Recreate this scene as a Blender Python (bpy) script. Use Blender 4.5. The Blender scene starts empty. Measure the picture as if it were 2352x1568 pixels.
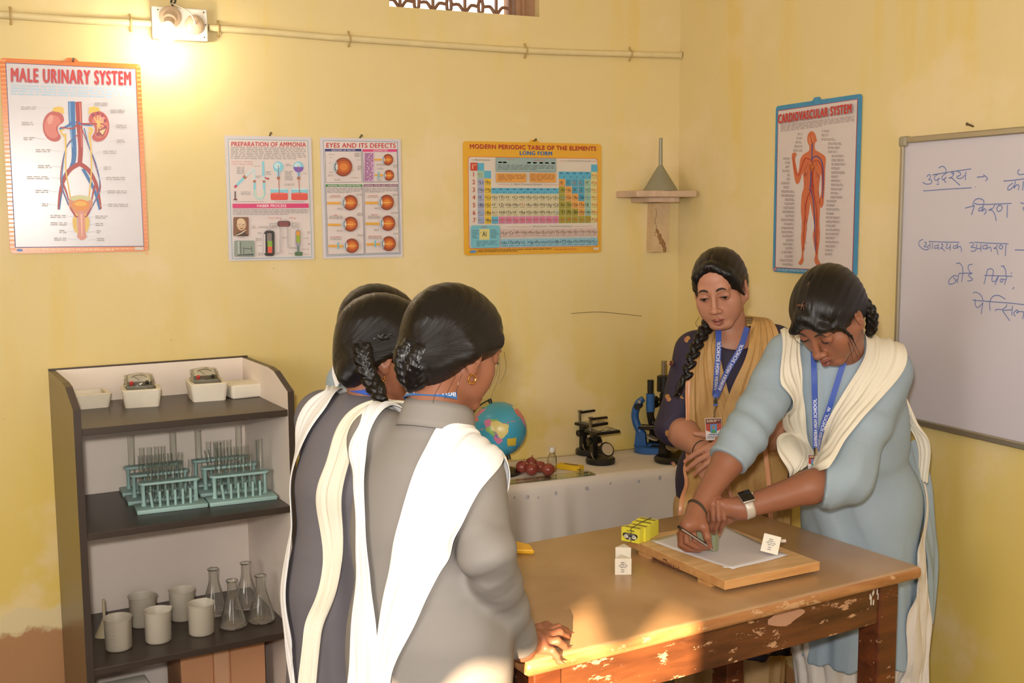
import bpy, bmesh, math, random
import numpy as np
from mathutils import Vector, Matrix

SC = bpy.context.scene
COL = SC.collection
PI = math.pi
random.seed(7)
rng = np.random.default_rng(5)

# ------------------------------------------------------------------ camera
F_PX, YAW, PITCH, ROLL = 2559.8, -0.409631, 0.113561, -0.0064625
IMG_W, IMG_H = 2352, 1568
CAM = np.array([0.0, 0.0, 1.65])
_cy, _sy, _cp, _sp = math.cos(YAW), math.sin(YAW), math.cos(PITCH), math.sin(PITCH)
_f = np.array([-_sy * _cp, _cy * _cp, -_sp])
_r = np.array([_cy, _sy, 0.0])
_u = np.cross(_r, _f)
CAM_R = math.cos(ROLL) * _r + math.sin(ROLL) * _u
CAM_U = -math.sin(ROLL) * _r + math.cos(ROLL) * _u
CAM_F = _f
cam_data = bpy.data.cameras.new('camera')
cam_data.sensor_width = 36.0
cam_data.lens = F_PX / IMG_W * 36.0
cam_data.clip_start = 0.02
cam = bpy.data.objects.new('camera', cam_data)
COL.objects.link(cam)
_m = Matrix.Identity(4)
for i in range(3):
    _m[i][0], _m[i][1], _m[i][2], _m[i][3] = CAM_R[i], CAM_U[i], -CAM_F[i], CAM[i]
cam.matrix_world = _m
SC.camera = cam

# ------------------------------------------------------------------ light and exposure
SC.view_settings.view_transform = 'Standard'
SC.view_settings.look = 'None'
SC.view_settings.gamma = 1.0
SC.view_settings.use_curve_mapping = False
SC.view_settings.exposure = 0.0
SC.cycles.use_denoising = True
SC.cycles.max_bounces = 7
SC.cycles.diffuse_bounces = 3
SC.cycles.glossy_bounces = 3
SC.cycles.transmission_bounces = 7
SC.cycles.transparent_max_bounces = 48
SC.cycles.caustics_reflective = False
SC.cycles.caustics_refractive = False
SC.cycles.sample_clamp_indirect = 4.0

world = bpy.data.worlds.new('daylight')
SC.world = world
world.use_nodes = True
wn = world.node_tree
wn.nodes['Background'].inputs['Color'].default_value = (1.0, 0.93, 0.86, 1)
wn.nodes['Background'].inputs['Strength'].default_value = 2.6


def light(name, kind, loc, power, color, target=None, **kw):
    d = bpy.data.lights.new(name, kind)
    d.energy = power
    d.color = color
    for k, v in kw.items():
        setattr(d, k, v)
    o = bpy.data.objects.new(name, d)
    COL.objects.link(o)
    o.location = loc
    if target is not None:
        o.rotation_euler = (Vector(target) - Vector(loc)).to_track_quat('-Z', 'Y').to_euler()
    return o


# the flash on top of the photographer's camera
light('camera_flash', 'AREA', tuple(CAM - 0.05 * CAM_R + 0.13 * CAM_U - 0.06 * CAM_F), 45.0, (1.0, 0.97, 0.92),
      target=tuple(CAM + 3 * CAM_F + 0.15 * CAM_U), shape='DISK', size=0.09)
# soft daylight fill from behind and left, in openings added to hold it
light('left_daylight_fill', 'AREA', (-2.1, 0.9, 1.75), 46.0, (1.0, 0.97, 0.93), target=(1.5, 2.7, 1.0),
      shape='RECTANGLE', size=1.5, size_y=1.3)
light('rear_daylight_fill', 'AREA', (0.6, -2.05, 1.9), 40.0, (1.0, 0.97, 0.93), target=(1.2, 3.0, 1.0),
      shape='RECTANGLE', size=2.0, size_y=1.2)
# low sun through a high slot shaped for it behind the photographer
SUN_AZ, SUN_EL = math.radians(33.0), math.radians(11.5)
SUN_DIR = Vector((math.sin(SUN_AZ) * math.cos(SUN_EL), math.cos(SUN_AZ) * math.cos(SUN_EL), -math.sin(SUN_EL)))
light('sun', 'SUN', tuple(Vector((0.9, 1.95, 0.8)) - SUN_DIR * 8), 30.0, (1.0, 0.74, 0.46),
      target=(0.9, 1.95, 0.8), angle=math.radians(0.45))


# ------------------------------------------------------------------ helpers
def V(*a):
    return np.array(a, dtype=float)


def unit(v):
    v = np.asarray(v, float)
    return v / (np.linalg.norm(v) + 1e-12)


def lin(c):
    c = [x / 255.0 for x in c]
    return tuple(x / 12.92 if x <= 0.04045 else ((x + 0.055) / 1.055) ** 2.4 for x in c) + (1.0,)


def view_ray(u, v):
    return CAM_F + CAM_R * ((u - IMG_W / 2) / F_PX) - CAM_U * ((v - IMG_H / 2) / F_PX)


def at(u, v, depth):
    """the point seen in direction (u, v), that many metres in front of the lens"""
    return CAM + depth * view_ray(u, v)


def at_z(u, v, z):
    d = view_ray(u, v)
    return CAM + d * ((z - CAM[2]) / d[2])


MATS = {}


def mat(name, rgb, rough=0.5, metal=0.0, noise=0.06, nscale=12.0, bump=0.0, bscale=60.0, spec=None, trans=0.0,
        alpha=1.0, sss=0.0, coat=0.0, ior=None, sheen=0.0, linear=False):
    if name in MATS:
        return MATS[name]
    m = bpy.data.materials.new(name)
    m.use_nodes = True
    nt = m.node_tree
    b = nt.nodes['Principled BSDF']
    c = rgb if linear else lin(rgb)
    tc = nt.nodes.new('ShaderNodeTexCoord')
    if noise > 0:
        nz = nt.nodes.new('ShaderNodeTexNoise')
        nz.inputs['Scale'].default_value = nscale
        nz.inputs['Detail'].default_value = 3.0
        nt.links.new(tc.outputs['Object'], nz.inputs['Vector'])
        mx = nt.nodes.new('ShaderNodeMix')
        mx.data_type = 'RGBA'
        mx.inputs['A'].default_value = tuple(max(0, x * (1 - noise)) for x in c[:3]) + (1,)
        mx.inputs['B'].default_value = tuple(min(1, x * (1 + noise)) for x in c[:3]) + (1,)
        nt.links.new(nz.outputs['Fac'], mx.inputs['Factor'])
        nt.links.new(mx.outputs['Result'], b.inputs['Base Color'])
    else:
        b.inputs['Base Color'].default_value = c
    b.inputs['Roughness'].default_value = rough
    b.inputs['Metallic'].default_value = metal
    b.inputs['Transmission Weight'].default_value = trans
    b.inputs['Alpha'].default_value = alpha
    b.inputs['Coat Weight'].default_value = coat
    b.inputs['Sheen Weight'].default_value = sheen
    if sss > 0:
        b.inputs['Subsurface Weight'].default_value = sss
        b.inputs['Subsurface Radius'].default_value = (0.012, 0.005, 0.003)
        b.inputs['Subsurface Scale'].default_value = 1.0
    if spec is not None:
        b.inputs['Specular IOR Level'].default_value = spec
    if ior is not None:
        b.inputs['IOR'].default_value = ior
    if bump > 0:
        n2 = nt.nodes.new('ShaderNodeTexNoise')
        n2.inputs['Scale'].default_value = bscale
        n2.inputs['Detail'].default_value = 4.0
        nt.links.new(tc.outputs['Object'], n2.inputs['Vector'])
        bp = nt.nodes.new('ShaderNodeBump')
        bp.inputs['Strength'].default_value = bump
        bp.inputs['Distance'].default_value = 0.01
        nt.links.new(n2.outputs['Fac'], bp.inputs['Height'])
        nt.links.new(bp.outputs['Normal'], b.inputs['Normal'])
    MATS[name] = m
    return m


def pm(rgb, rough=0.4):
    """printing ink on a plastic or paper sheet"""
    return mat('ink_%02x%02x%02x_%d' % (tuple(rgb) + (int(rough * 100),)), rgb, rough, noise=0.03, nscale=30)


def tag(o, label=None, cat=None, group=None, kind=None):
    if label:
        o['label'] = label
    if cat:
        o['category'] = cat
    if group:
        o['group'] = group
    if kind:
        o['kind'] = kind
    return o


BASE = {}


def frame_of(o):
    return BASE.get(o.name, Matrix.Identity(4))


def empty(name, loc, label, cat, group=None, rotz=0.0):
    o = bpy.data.objects.new(name, None)
    o.empty_display_size = 0.05
    COL.objects.link(o)
    o.location = loc
    o.rotation_euler = (0, 0, rotz)
    BASE[o.name] = Matrix.Translation(Vector(loc)) @ Matrix.Rotation(rotz, 4, 'Z')
    return tag(o, label, cat, group)


def link_mesh(name, me, mats, parent=None, world_space=False, smooth=False, angle=None):
    if not isinstance(mats, (list, tuple)):
        mats = [mats]
    for m in mats:
        me.materials.append(m)
    if parent is not None and world_space:
        me.transform(frame_of(parent).inverted())
    if smooth:
        me.shade_smooth()
        if angle is not None:
            me.set_sharp_from_angle(angle=math.radians(angle))
    o = bpy.data.objects.new(name, me)
    COL.objects.link(o)
    if parent is not None:
        o.parent = parent
        BASE[o.name] = frame_of(parent)
    return o


def obj(name, bm, mats, parent=None, world_space=False, smooth=False, angle=40):
    me = bpy.data.meshes.new(name)
    bmesh.ops.recalc_face_normals(bm, faces=bm.faces)
    bm.to_mesh(me)
    bm.free()
    return link_mesh(name, me, mats, parent, world_space, smooth, angle if smooth else None)


def NB():
    return bmesh.new()


def add_box(bm, c, size, rotz=0.0, bevel=0.0, M=None, mi=0, seg=2):
    r = bmesh.ops.create_cube(bm, size=1.0)
    vs = r['verts']
    T = Matrix.Translation(Vector(c)) @ Matrix.Rotation(rotz, 4, 'Z') @ Matrix.Diagonal(Vector(tuple(size) + (1,)))
    if M is not None:
        T = M @ T
    bmesh.ops.transform(bm, matrix=T, verts=vs)
    fs = set(f for v in vs for f in v.link_faces)
    if bevel > 0:
        es = set(e for f in fs for e in f.edges)
        rr = bmesh.ops.bevel(bm, geom=list(es), offset=bevel, segments=seg, affect='EDGES', profile=0.5)
        fs = set(rr['faces']) | set(f for f in fs if f.is_valid)
    for f in fs:
        if f.is_valid:
            f.material_index = mi
    return bm


def add_lathe(bm, prof, c=(0, 0, 0), seg=32, M=None, mi=0, closed=False):
    rings = []
    T = Matrix.Translation(Vector(c))
    if M is not None:
        T = M @ T
    for r, z in prof:
        if r < 1e-6:
            rings.append([bm.verts.new(T @ Vector((0, 0, z)))])
        else:
            rings.append([bm.verts.new(T @ Vector((r * math.cos(2 * PI * k / seg), r * math.sin(2 * PI * k / seg), z)))
                          for k in range(seg)])
    n = len(rings)
    for i in range(n if closed else n - 1):
        a, b = rings[i], rings[(i + 1) % n]
        for k in range(seg):
            k2 = (k + 1) % seg
            if len(a) == 1 and len(b) == 1:
                continue
            if len(a) == 1:
                f = bm.faces.new((a[0], b[k2], b[k]))
            elif len(b) == 1:
                f = bm.faces.new((a[k], a[k2], b[0]))
            else:
                f = bm.faces.new((a[k], a[k2], b[k2], b[k]))
            f.material_index = mi
    return bm


def cyl(bm, c, r, h, seg=24, M=None, mi=0, r2=None):
    r2 = r if r2 is None else r2
    return add_lathe(bm, [(0, 0), (r, 0), (r2, h), (0, h)], c, seg, M, mi)


def axis_matrix(p, d):
    d = Vector(d).normalized()
    return Matrix.Translation(Vector(p)) @ d.to_track_quat('Z', 'Y').to_matrix().to_4x4()


def add_tube(bm, pts, rad, seg=8, mi=0, cap=True, flat=1.0, flat_dir=None):
    pts = [np.asarray(p, float) for p in pts]
    n = len(pts)
    rs = [rad] * n if np.isscalar(rad) else list(rad)
    tang = []
    for i in range(n):
        a, b = pts[max(0, i - 1)], pts[min(n - 1, i + 1)]
        tang.append(unit(b - a))
    up = np.array([0, 0, 1.0]) if abs(tang[0][2]) < 0.9 else np.array([1.0, 0, 0])
    nx = unit(np.cross(tang[0], up))
    rings = []
    for i in range(n):
        nx = unit(nx - tang[i] * np.dot(nx, tang[i]))
        ny = np.cross(tang[i], nx)
        if flat_dir is not None:
            ny = unit(np.asarray(flat_dir) - tang[i] * np.dot(flat_dir, tang[i]))
            nx = np.cross(ny, tang[i])
        rings.append([bm.verts.new(Vector(pts[i] + rs[i] * (math.cos(2 * PI * k / seg) * nx + flat * math.sin(2 * PI * k / seg) * ny)))
                      for k in range(seg)])
    for i in range(n - 1):
        for k in range(seg):
            k2 = (k + 1) % seg
            f = bm.faces.new((rings[i][k], rings[i][k2], rings[i + 1][k2], rings[i + 1][k]))
            f.material_index = mi
    if cap:
        bm.faces.new(rings[0][::-1]).material_index = mi
        bm.faces.new(rings[-1]).material_index = mi
    return bm


def add_prism(bm, outline, z0, z1, M=None, mi=0):
    T = M if M is not None else Matrix.Identity(4)
    a = [bm.verts.new(T @ Vector((x, y, z0))) for x, y in outline]
    b = [bm.verts.new(T @ Vector((x, y, z1))) for x, y in outline]
    n = len(outline)
    bm.faces.new(a[::-1]).material_index = mi
    bm.faces.new(b).material_index = mi
    for i in range(n):
        j = (i + 1) % n
        bm.faces.new((a[i], a[j], b[j], b[i])).material_index = mi
    return bm


def add_sphere(bm, c, r, seg=20, rings=12, scale=(1, 1, 1), mi=0, M=None):
    rr = bmesh.ops.create_uvsphere(bm, u_segments=seg, v_segments=rings, radius=r)
    T = Matrix.Translation(Vector(c)) @ Matrix.Diagonal(Vector(tuple(scale) + (1,)))
    if M is not None:
        T = M @ T
    bmesh.ops.transform(bm, matrix=T, verts=rr['verts'])
    for f in set(f for v in rr['verts'] for f in v.link_faces):
        f.material_index = mi
    return bm


def catmull(pts, n):
    """n points along a smooth curve through pts"""
    P = np.asarray(pts, float)
    if len(P) == 2:
        t = np.linspace(0, 1, n)[:, None]
        return P[0] * (1 - t) + P[1] * t
    Q = np.vstack([2 * P[0] - P[1], P, 2 * P[-1] - P[-2]])
    seg = np.linalg.norm(np.diff(P, axis=0), axis=1) + 1e-6
    s = np.concatenate([[0], np.cumsum(seg)]) / seg.sum()
    out = []
    for t in np.linspace(0, 1, n):
        i = min(len(P) - 2, max(0, np.searchsorted(s, t) - 1))
        x = (t - s[i]) / (s[i + 1] - s[i])
        p0, p1, p2, p3 = Q[i], Q[i + 1], Q[i + 2], Q[i + 3]
        out.append(0.5 * (2 * p1 + (p2 - p0) * x + (2 * p0 - 5 * p1 + 4 * p2 - p3) * x ** 2 + (3 * p1 - p0 - 3 * p2 + p3) * x ** 3))
    return np.array(out)


def copy_tree(o, parent=None):
    c = o.copy()
    COL.objects.link(c)
    if parent is not None:
        c.parent = parent
    for ch in [x for x in CHILDREN.get(o.name, [])]:
        copy_tree(ch, c)
    return c


CHILDREN = {}


def remember(root):
    """list the children of a template once so that copies need no look-up"""
    def rec(o):
        CHILDREN[o.name] = list(o.children)
        for ch in o.children:
            rec(ch)
    rec(root)
    return root


# ------------------------------------------------------------------ lettering
_GL = {}


def _raw(s, bold):
    cu = bpy.data.curves.new('g', 'FONT')
    cu.body = s
    cu.size = 1.0
    cu.resolution_u = 3
    cu.offset = bold
    o = bpy.data.objects.new('g', cu)
    me = o.to_mesh()
    v = np.array([x.co[:2] for x in me.vertices]).reshape(-1, 2)
    f = [tuple(p.vertices) for p in me.polygons]
    o.to_mesh_clear()
    bpy.data.objects.remove(o)
    bpy.data.curves.remove(cu)
    return v, f


def glyph(ch, bold=0.0):
    k = (ch, bold)
    if k not in _GL:
        if ch == ' ':
            _GL[k] = (np.zeros((0, 2)), [], 0.28)
        else:
            v, f = _raw(ch, bold)
            w2, _ = _raw('|' + ch + '|', 0.0)
            w1, _ = _raw('||', 0.0)
            adv = (w2[:, 0].max() - w2[:, 0].min()) - (w1[:, 0].max() - w1[:, 0].min())
            _GL[k] = (v, f, adv)
    return _GL[k]


CAP = 0.73


def thicken(b):
    """offsets at which a letter is printed again to make it bold"""
    return [(0, 0)] if b <= 0 else [(0, 0), (b, 0), (-b, 0), (b * 0.6, b * 0.5), (-b * 0.6, -b * 0.5)]


def text_polys(s, bold=0.0, track=0.0):
    """(verts, faces, width) of a line of lettering, cap height 1"""
    x, vs, fs = 0.0, [], []
    n = 0
    for ch in s:
        v, f, adv = glyph(ch)
        if len(v):
            vs.append((v + np.array([x, 0])) / CAP)
            fs += [tuple(i + n for i in p) for p in f]
            n += len(v)
        x += adv + track + bold * 1.2
    return (np.vstack(vs) if vs else np.zeros((0, 2))), fs, x / CAP


class Print:
    """flat printed shapes on one sheet, several inks, gathered into one mesh"""

    def __init__(self, O, U, W, N, w, h, corners=None):
        self.O, self.U, self.W, self.N, self.w, self.h = map(lambda a: np.asarray(a, float), (O, U, W, N, w, h))
        self.c = corners
        self.v, self.f, self.mi, self.m = [], [], [], []
        self.n = 0
        self.layer = 0

    def twin(self):
        return Print(self.O, self.U, self.W, self.N, self.w, self.h, self.c)

    def uv(self, p):
        """sheet fractions (right, down) of a point given in the corners' own frame"""
        if self.c is None:
            return np.asarray(p, float)
        tl, tr, bl, br = map(lambda a: np.asarray(a, float), self.c)
        p = np.asarray(p, float)
        s, t = 0.5, 0.5
        for _ in range(6):
            q = tl * (1 - s) * (1 - t) + tr * s * (1 - t) + bl * (1 - s) * t + br * s * t
            ds = (tr - tl) * (1 - t) + (br - bl) * t
            dt = (bl - tl) * (1 - s) + (br - tr) * s
            d = np.linalg.solve(np.array([ds, dt]).T, p - q)
            s, t = s + d[0], t + d[1]
        return np.array([s, t])

    def world(self, s, t):
        return self.O + self.U * (s * self.w) - self.W * (t * self.h) + self.N * (0.00012 * self.layer)

    def slot(self, ink):
        if ink not in self.m:
            self.m.append(ink)
        return self.m.index(ink)

    def raw(self, sts, faces, ink):
        k = self.slot(ink)
        for s, t in sts:
            self.v.append(self.world(s, t))
        for f in faces:
            self.f.append(tuple(i + self.n for i in f))
            self.mi.append(k)
        self.n += len(sts)

    def poly(self, pts, ink, up=1):
        self.layer += up
        q = [self.uv(p) for p in pts]
        self.raw(q, [tuple(range(len(q)))], ink)

    def rect(self, x0, y0, x1, y1, ink, up=1):
        self.poly([(x0, y0), (x1, y0), (x1, y1), (x0, y1)], ink, up)

    def rrect(self, x0, y0, x1, y1, r, ink, up=1):
        pts = []
        for cx, cy, a in ((x1 - r, y0 + r, -90), (x1 - r, y1 - r, 0), (x0 + r, y1 - r, 90), (x0 + r, y0 + r, 180)):
            for k in range(6):
                t = math.radians(a + 18 * k)
                pts.append((cx + r * math.cos(t), cy + r * math.sin(t)))
        self.poly(pts, ink, up)

    def ell(self, x, y, rx, ry, ink, rot=0.0, n=28, up=1):
        c, s = math.cos(rot), math.sin(rot)
        self.poly([(x + rx * math.cos(t) * c - ry * math.sin(t) * s, y + rx * math.cos(t) * s + ry * math.sin(t) * c)
                   for t in np.linspace(0, 2 * PI, n, endpoint=False)], ink, up)

    def line(self, pts, wd, ink, up=1, smooth=0):
        self.layer += up
        P = catmull(pts, smooth) if smooth else np.asarray(pts, float)
        n = len(P)
        ws = [wd] * n if np.isscalar(wd) else np.interp(np.linspace(0, 1, n), np.linspace(0, 1, len(wd)), wd)
        L, R = [], []
        for i in range(n):
            d = unit(P[min(n - 1, i + 1)] - P[max(0, i - 1)])
            nn = np.array([-d[1], d[0]]) * ws[i] / 2
            L.append(self.uv(P[i] + nn))
            R.append(self.uv(P[i] - nn))
        self.raw(L + R, [(i, i + 1, n + i + 1, n + i) for i in range(n - 1)], ink)

    def text(self, s, x0, y0, x1, y1, ink, bold=0.0, slope=None, up=1, x_only_max=False):
        """fit the line between (x0, base y0+cap) and x1; y0 is cap line, y1 the base line at the left end"""
        self.layer += up
        v, f, w = text_polys(s, bold)
        if not len(v):
            return
        hh = y1 - y0
        sx = (x1 - x0) / w
        if x_only_max:
            sx = min(sx, hh * 1.02)
        dy = 0 if slope is None else slope
        for ox, oy in thicken(bold):
            self.raw([self.uv((x0 + (a + ox) * sx, y1 - (b + oy) * hh + dy * a * sx)) for a, b in v], f, ink)
            self.layer += 0.25

    def small(self, x0, y0, x1, y1, rows, ink, slope=0.0, fill=0.62, seed=0, ragged=True):
        """lines of print too small to read: rows of word-length dashes"""
        self.layer += 1
        rr = random.Random(seed + int(x0 * 7 + y0 * 13))
        pitch = (y1 - y0) / rows
        wd = pitch * 1.4
        for r in range(rows):
            y = y0 + r * pitch
            x = x0
            end = x1 if (r < rows - 1 or not ragged) else x0 + (x1 - x0) * rr.uniform(0.45, 0.95)
            while x < end - wd * 0.5:
                w = min(rr.uniform(0.8, 3.2) * wd, end - x)
                q = [self.uv((a, b + slope * (a - x0))) for a, b in
                     ((x, y), (x + w, y), (x + w, y + pitch * fill), (x, y + pitch * fill))]
                self.raw(q, [(0, 1, 2, 3)], ink)
                x += w + wd * 0.45

    def build(self, name, parent):
        me = bpy.data.meshes.new(name)
        me.from_pydata([tuple(p) for p in self.v], [], self.f)
        me.polygons.foreach_set('material_index', self.mi)
        me.update()
        o = link_mesh(name, me, self.m, parent, True)
        self.v, self.f, self.mi, self.m, self.n = [], [], [], [], 0
        return o

# ------------------------------------------------------------------ the room
YB, XR, XL, YREAR, ZC = 3.83, 2.388, -2.2, -2.2, 3.1


def wall_paint(name, hi, lo, streak=0.5):
    m = bpy.data.materials.new(name)
    m.use_nodes = True
    nt = m.node_tree
    L = nt.links
    b = nt.nodes['Principled BSDF']
    b.inputs['Roughness'].default_value = 0.62
    b.inputs['Specular IOR Level'].default_value = 0.3
    geo = nt.nodes.new('ShaderNodeNewGeometry')
    sep = nt.nodes.new('ShaderNodeSeparateXYZ')
    L.new(geo.outputs['Position'], sep.inputs[0])

    def noise(scale, detail, vec=None, rough=0.55):
        n = nt.nodes.new('ShaderNodeTexNoise')
        n.inputs['Scale'].default_value = scale
        n.inputs['Detail'].default_value = detail
        n.inputs['Roughness'].default_value = rough
        L.new(vec if vec is not None else geo.outputs['Position'], n.inputs['Vector'])
        return n.outputs['Fac']

    def ramp(fac, a, b_, va=0.0, vb=1.0):
        r = nt.nodes.new('ShaderNodeMapRange')
        r.inputs['From Min'].default_value = a
        r.inputs['From Max'].default_value = b_
        r.inputs['To Min'].default_value = va
        r.inputs['To Max'].default_value = vb
        r.interpolation_type = 'SMOOTHSTEP'
        L.new(fac, r.inputs['Value'])
        return r.outputs['Result']

    def mix(fac, a, b_):
        x = nt.nodes.new('ShaderNodeMix')
        x.data_type = 'RGBA'
        for s, c in (('A', a), ('B', b_)):
            if isinstance(c, tuple):
                x.inputs[s].default_value = c
            else:
                L.new(c, x.inputs[s])
        L.new(fac, x.inputs['Factor'])
        return x.outputs['Result']

    def math_(op, a, b_):
        n = nt.nodes.new('ShaderNodeMath')
        n.operation = op
        for i, c in enumerate((a, b_)):
            if isinstance(c, (int, float)):
                n.inputs[i].default_value = c
            else:
                L.new(c, n.inputs[i])
        return n.outputs[0]

    # a deeper yellow towards the floor, with an uneven upper edge
    stretch = nt.nodes.new('ShaderNodeVectorMath')
    stretch.operation = 'MULTIPLY'
    stretch.inputs[1].default_value = (5.0, 5.0, 0.7)
    L.new(geo.outputs['Position'], stretch.inputs[0])
    st = noise(1.6, 4.0, stretch.outputs[0])
    big = noise(1.3, 3.0)
    edge = math_('ADD', sep.outputs['Z'], math_('MULTIPLY', math_('SUBTRACT', st, 0.5), 1.1))
    low = ramp(edge, 0.55, 1.5, 1.0, 0.0)
    col = mix(low, lin(hi), lin(lo))
    # vertical brush streaks of thicker, yellower paint
    col = mix(math_('MULTIPLY', ramp(st, 0.5, 0.74), streak), col, lin((230, 197, 104)))
    # pale worn patches
    pp = noise(3.4, 5.0, None, 0.6)
    col = mix(math_('MULTIPLY', ramp(math_('MULTIPLY', pp, big), 0.25, 0.36), 0.55), col, lin((238, 214, 172)))
    # small chips showing white plaster, and grime specks
    ch = noise(9.0, 6.0, None, 0.7)
    col = mix(math_('MULTIPLY', ramp(math_('ADD', ch, math_('MULTIPLY', low, 0.05)), 0.71, 0.74), 0.6), col, lin((226, 218, 200)))
    sp = noise(26.0, 4.0, None, 0.65)
    col = mix(math_('MULTIPLY', ramp(sp, 0.73, 0.8), 0.45), col, lin((120, 92, 50)))
    # broken plaster with bare brick at the foot of the wall
    ft = math_('ADD', sep.outputs['Z'], math_('MULTIPLY', math_('SUBTRACT', noise(4.0, 5.0, None, 0.65), 0.5), 0.22))
    ft = math_('ADD', ft, ramp(sep.outputs['X'], 0.1, 1.6, 0.0, 0.22))
    col = mix(ramp(ft, 0.36, 0.385, 1.0, 0.0), col, lin((226, 206, 158)))
    col = mix(ramp(ft, 0.30, 0.325, 1.0, 0.0), col, lin((178, 132, 90)))
    L.new(col, b.inputs['Base Color'])
    bp = nt.nodes.new('ShaderNodeBump')
    bp.inputs['Strength'].default_value = 0.35
    bp.inputs['Distance'].default_value = 0.006
    L.new(math_('ADD', math_('MULTIPLY', pp, 1.5), math_('MULTIPLY', sp, 0.35)), bp.inputs['Height'])
    L.new(bp.outputs['Normal'], b.inputs['Normal'])
    return m


WALL = wall_paint('yellow_distemper', (228, 206, 150), (228, 198, 106))
CEIL = mat('ceiling_paint', (214, 200, 165), 0.8, bump=0.2)
CEMENT = mat('cement_floor', (84, 76, 66), 0.6, noise=0.25, nscale=5, bump=0.25)
BROWNIRON = mat('old_iron_paint', (134, 96, 72), 0.6, noise=0.2, nscale=30, bump=0.2)


def wall_mesh(name, a0, a1, z1, fixed, thick, axis, holes):
    """a wall along x or y with rectangular openings"""
    bm = NB()
    cuts_a = sorted({a0, a1} | {h[0] for h in holes} | {h[1] for h in holes})
    cuts_z = sorted({0.0, z1} | {h[2] for h in holes} | {h[3] for h in holes})
    for i in range(len(cuts_a) - 1):
        for k in range(len(cuts_z) - 1):
            ca, cz = (cuts_a[i] + cuts_a[i + 1]) / 2, (cuts_z[k] + cuts_z[k + 1]) / 2
            if any(h[0] < ca < h[1] and h[2] < cz < h[3] for h in holes):
                continue
            la, lz = cuts_a[i + 1] - cuts_a[i], cuts_z[k + 1] - cuts_z[k]
            f = fixed + thick / 2
            add_box(bm, (ca, f, cz) if axis == 'x' else (f, ca, cz), (la, abs(thick), lz) if axis == 'x' else (abs(thick), la, lz))
    bmesh.ops.remove_doubles(bm, verts=bm.verts, dist=1e-5)
    return tag(obj(name, bm, WALL), kind='structure')


wall_mesh('wall_back', XL - 0.2, XR + 0.2, ZC, YB, 0.22, 'x', [(1.205, 1.782, 2.373, 2.78)])
wall_mesh('wall_right', YREAR - 0.2, YB, ZC, XR, 0.2, 'y', [])
wall_mesh('wall_left', YREAR - 0.2, YB, ZC, XL, -0.2, 'y', [(0.1, 1.7, 1.05, 2.45)])  # opening added to hold the left fill lamp
SUN_SLOT_R = -1.425
wall_mesh('wall_rear', XL - 0.2, XR + 0.2, ZC, YREAR, -0.2, 'x', [(XL, SUN_SLOT_R, 1.60, 2.2), (-0.45, 1.65, 1.25, 2.55)])  # slot shaped to trim the sun patch; other opening added for rear fill
bm = NB()
# added unseen strip; its scalloped edge shapes the top of the sun patch
sc = []
xs = np.linspace(XL - 0.05, SUN_SLOT_R + 0.02, 40)
for x in xs:
    sc.append((x, 1.844 + 0.020 * math.sin((x + 2.2) * 34) + 0.022 * math.sin((x + 1.9) * 15.0 + 1.0)))
sc += [(xs[-1], 2.25), (xs[0], 2.25)]
add_prism(bm, sc, 0, 0.02, M=Matrix.Translation((0, YREAR - 0.12, 0)) @ Matrix.Rotation(PI / 2, 4, 'X'))
tag(obj('trim_sun_edge', bm, mat('sun_edge_cloth', (150, 110, 80), 0.9)), kind='structure')
bm = NB()
add_box(bm, (XL - 1.0, 0.0, 2.0), (0.2, 5.0, 4.0))
tag(obj('wall_sunblock_left', bm, CEIL), kind='structure')  # added outside, unseen, to keep low sun out of the left opening
bm = NB()
add_box(bm, (0.45, YREAR - 0.7, 2.0), (3.1, 0.1, 4.0))
tag(obj('wall_sunblock_rear', bm, CEIL), kind='structure')  # added screen out of view that blocks sun from the rear opening
bm = NB()
add_box(bm, ((XL + XR) / 2, (YB + YREAR) / 2, -0.05), (XR - XL + 0.4, YB - YREAR + 0.4, 0.1))
tag(obj('floor', bm, CEMENT), kind='structure')
bm = NB()
add_box(bm, ((XL + XR) / 2, (YB + YREAR) / 2, ZC + 0.05), (XR - XL + 0.4, YB - YREAR + 0.4, 0.1))
tag(obj('ceiling', bm, CEIL), kind='structure')

# ventilator: a small barred opening high in the back wall
bm = NB()
gx0, gx1, gz0, gz1, gy = 1.205, 1.70, 2.374, 2.779, YB + 0.07
for x in (gx0 + 0.008, gx1 - 0.008):
    add_box(bm, (x, gy, (gz0 + gz1) / 2), (0.016, 0.02, gz1 - gz0))
for z in (gz0 + 0.004, gz1 - 0.008):
    add_box(bm, ((gx0 + gx1) / 2, gy, z), (gx1 - gx0, 0.02, 0.010))
nb = 4
pitch = (gx1 - gx0) / nb
for k in range(nb):
    cx = gx0 + pitch * (k + 0.5)
    add_box(bm, (cx, gy, (gz0 + gz1) / 2), (0.009, 0.012, gz1 - gz0))
    for s in (-1, 1):
        pts = [(cx + s * pitch * 0.46, gy, gz0 + 0.06), (cx + s * pitch * 0.40, gy, gz0 + 0.035), (cx + s * pitch * 0.2, gy, gz0 + 0.036),
               (cx + s * 0.005, gy, gz0 + 0.012)]
        add_tube(bm, catmull(pts, 9), 0.0062, 6)
        pts = [(cx + s * pitch * 0.5, gy, gz0 + 0.002), (cx + s * pitch * 0.42, gy, gz0 + 0.03), (cx + s * pitch * 0.49, gy, gz0 + 0.09),
               (cx + s * pitch * 0.3, gy, gz0 + 0.16), (cx, gy, gz0 + 0.2)]
        add_tube(bm, catmull(pts, 12), 0.0062, 6)
tag(obj('window_1', bm, BROWNIRON), kind='structure')
bm = NB()
add_box(bm, (1.745, YB + 0.10, 2.577), (0.075, 0.12, 0.405))
add_box(bm, (1.728, YB + 0.035, 2.577), (0.008, 0.02, 0.405))
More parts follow.
